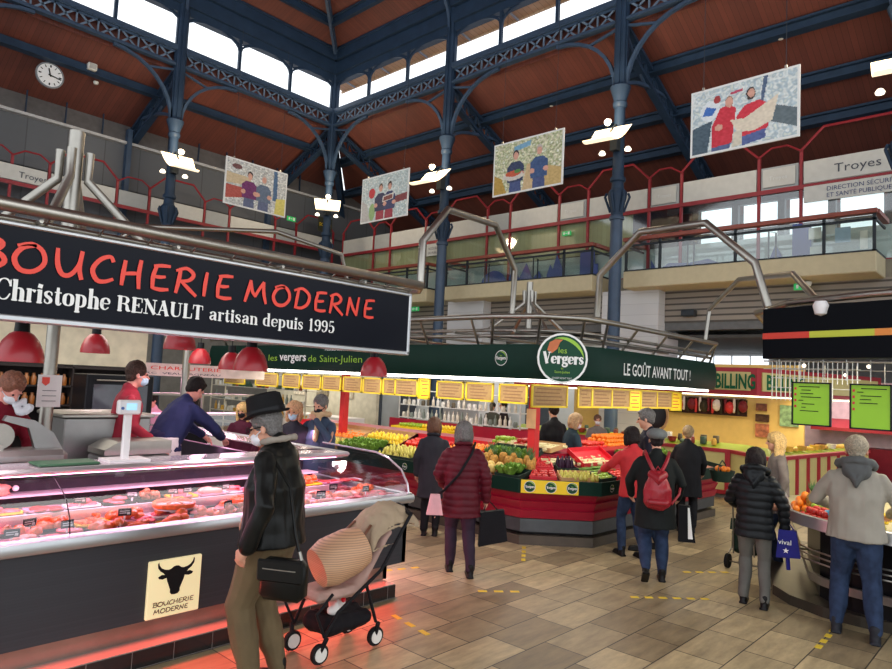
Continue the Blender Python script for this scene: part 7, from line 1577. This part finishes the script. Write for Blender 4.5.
mn = [('p', [(0, 0), (.2, 0), (.12, .4), (0, .5)], (190, 186, 180)), ('e', .22, .64, .07, .12, (200, 50, 60)), ('p', [(.7, .3), (1, .34), (1, .5), (.7, .46)], (130, 60, 66)), ('e', .24, .2, .07, .2, (150, 180, 120))] + two(.42, .62, (44, 48, 84), (52, 60, 104), (80, 60, 40), (60, 40, 36), (160, 50, 70)) + [('p', [(.46, .38), (.7, .42), (.72, .56), (.48, .52)], (220, 214, 206)), ('p', [(.48, .4), (.68, .43), (.69, .53), (.5, .5)], (130, 70, 66))]
poster((13.0, 15.84), (13.0, 13.76), 6.85, 8.26, picture([(214, 220, 214), (180, 196, 196), (226, 228, 220)], mn, 3.0, 36), 'photo poster of people holding a tray, hanging right of the dark corner column')
lf = [('p', [(0, .45), (.4, .5), (.4, .68), (0, .7)], (206, 186, 150)), ('p', [(0, .1), (.3, .2), (.3, .42), (0, .42)], (176, 80, 70)), ('p', [(.78, .3), (.86, .3), (.84, 1), (.78, 1)], (70, 104, 140)), ('p', [(.82, 0), (1, 0), (1, .4), (.84, .36)], (220, 206, 110)), ('e', .16, .86, .08, .06, (110, 70, 70))] + two(.38, .62, (110, 40, 100), (96, 112, 134), (60, 44, 40), (190, 180, 170), (90, 100, 130))
poster((9.02, 17.0), (11.03, 17.0), 6.78, 8.12, picture([(206, 210, 206), (180, 180, 176), (224, 224, 216), (160, 166, 170)], lf, 4.0, 44), 'photo poster of two people, one in a purple apron, hanging at the upper left')

# ---- exit signs, detectors, tape marks
EXG = M('exit green', (40, 170, 90), .5, emit=.35, vary=0)
def exit_sign(c, d, lab, w=.34):
    c, d = V(c), V(d).normalized(); n = V((d.y, -d.x, 0)); t = thing('exit_sign', lab, 'sign', c); MB().bar(c - d * w / 2, c + d * w / 2, .05, w * .45).build('box', EXG, t)
    m = MB(); m.bar(c - d * w * .35 + n * .028, c - d * w * .2 + n * .028, .004, w * .25); m.bar(c - d * w * .12 + n * .028, c + d * w * .1 + n * .028, .004, w * .06); m.build('arrow', WH, t); m = MB(); m.bar(c + d * w * .18 + n * .028, c + d * w * .38 + n * .028, .004, w * .3); m.build('running_figure', WH, t)
exit_sign((16.95, 4.4, 4.74), (0, -1, 0), 'green exit sign under the right balcony', .34); exit_sign((16.8, 17.1, 4.7), (0, -1, 0), 'green exit sign just right of the butcher sign'); exit_sign((14.97, 22.6, 8.35), (1, 0, 0), 'green exit sign on the dark wall left of the corner column', .4)
exit_sign((17.42, 11.2, 6.9), (0, -1, 0), 'small green exit sign on the gallery above the middle balcony', .3)
t = thing('hall_sign', 'yellowish sign reading SORTIE on the wall beside the corner column', 'sign', (16.5, 22.6, 8.2)); MB().box((16.3, 22.6, 8.15), (17.0, 22.64, 8.75)).build('board', M('sign dark', (60, 62, 50), .5), t); text('lettering', 'SORTIE', t, YEL, (16.34, 22.59, 8.38), (1, 0, 0), (0, 0, 1), .2, w=.6)
MB().lathe([(.0, -.1), (.1, -.06), (.12, 0), (.12, .03)], (16.9, 4.3, 4.8), 14).build('camera_dome', M('white plastic', (220, 220, 214), .5), label='white round dome on the balcony edge above the exit sign', cat='camera', smooth=50)
MB().box((17.05, 7.0, 4.15), (17.28, 7.35, 4.32), .02).build('loudspeaker', DKM, label='small black speaker on the louvres at the left of the right balcony', cat='speaker')
YT = M('yellow tape', (236, 204, 60), .6, vary=.1)
def tape(a, b, n, lab):
    a, b = V((a[0], a[1], 0)), V((b[0], b[1], 0)); m = MB(); d = b - a
    for i in range(n): m.bar(a + d * (i / n) + V((0, 0, .0015)), a + d * ((i + .55) / n) + V((0, 0, .0015)), .05, .003)
    m.build('floor_tape', YT, label=lab, cat='tape')
tape((4.26, 4.42), (4.15, 3.8), 3, 'three yellow tape dashes on the floor right of the pushchair')
tape((5.4, 4.38), (5.78, 4.05), 3, 'yellow tape dashes on the floor below the woman in burgundy')
tape((7.33, 5.2), (6.66, 4.73), 4, 'short striped tape mark running up to the fruit stall corner')
tape((6.5, 3.26), (7.15, 2.65), 6, 'long faint tape line between the rucksack and the puffer jacket')
tape((7.15, 1.56), (6.42, 1.54), 4, 'yellow tape dashes by the feet of the man in the stone jacket')
tape((4.98, 5.56), (5.6, 5.34), 4, 'tape dashes left of the feet of the woman in burgundy')
tape((7.9, 3.3), (8.4, 2.9), 4, 'faint tape dashes left of the shopping trolley')
# ================================================================ DAYLIGHT
wd = bpy.data.worlds.new('sky'); S.world = wd; wd.use_nodes = True
bg = wd.node_tree.nodes['Background']; bg.inputs[0].default_value = (.9, .95, 1.0, 1); bg.inputs[1].default_value = 1.5
S.view_settings.exposure = .35
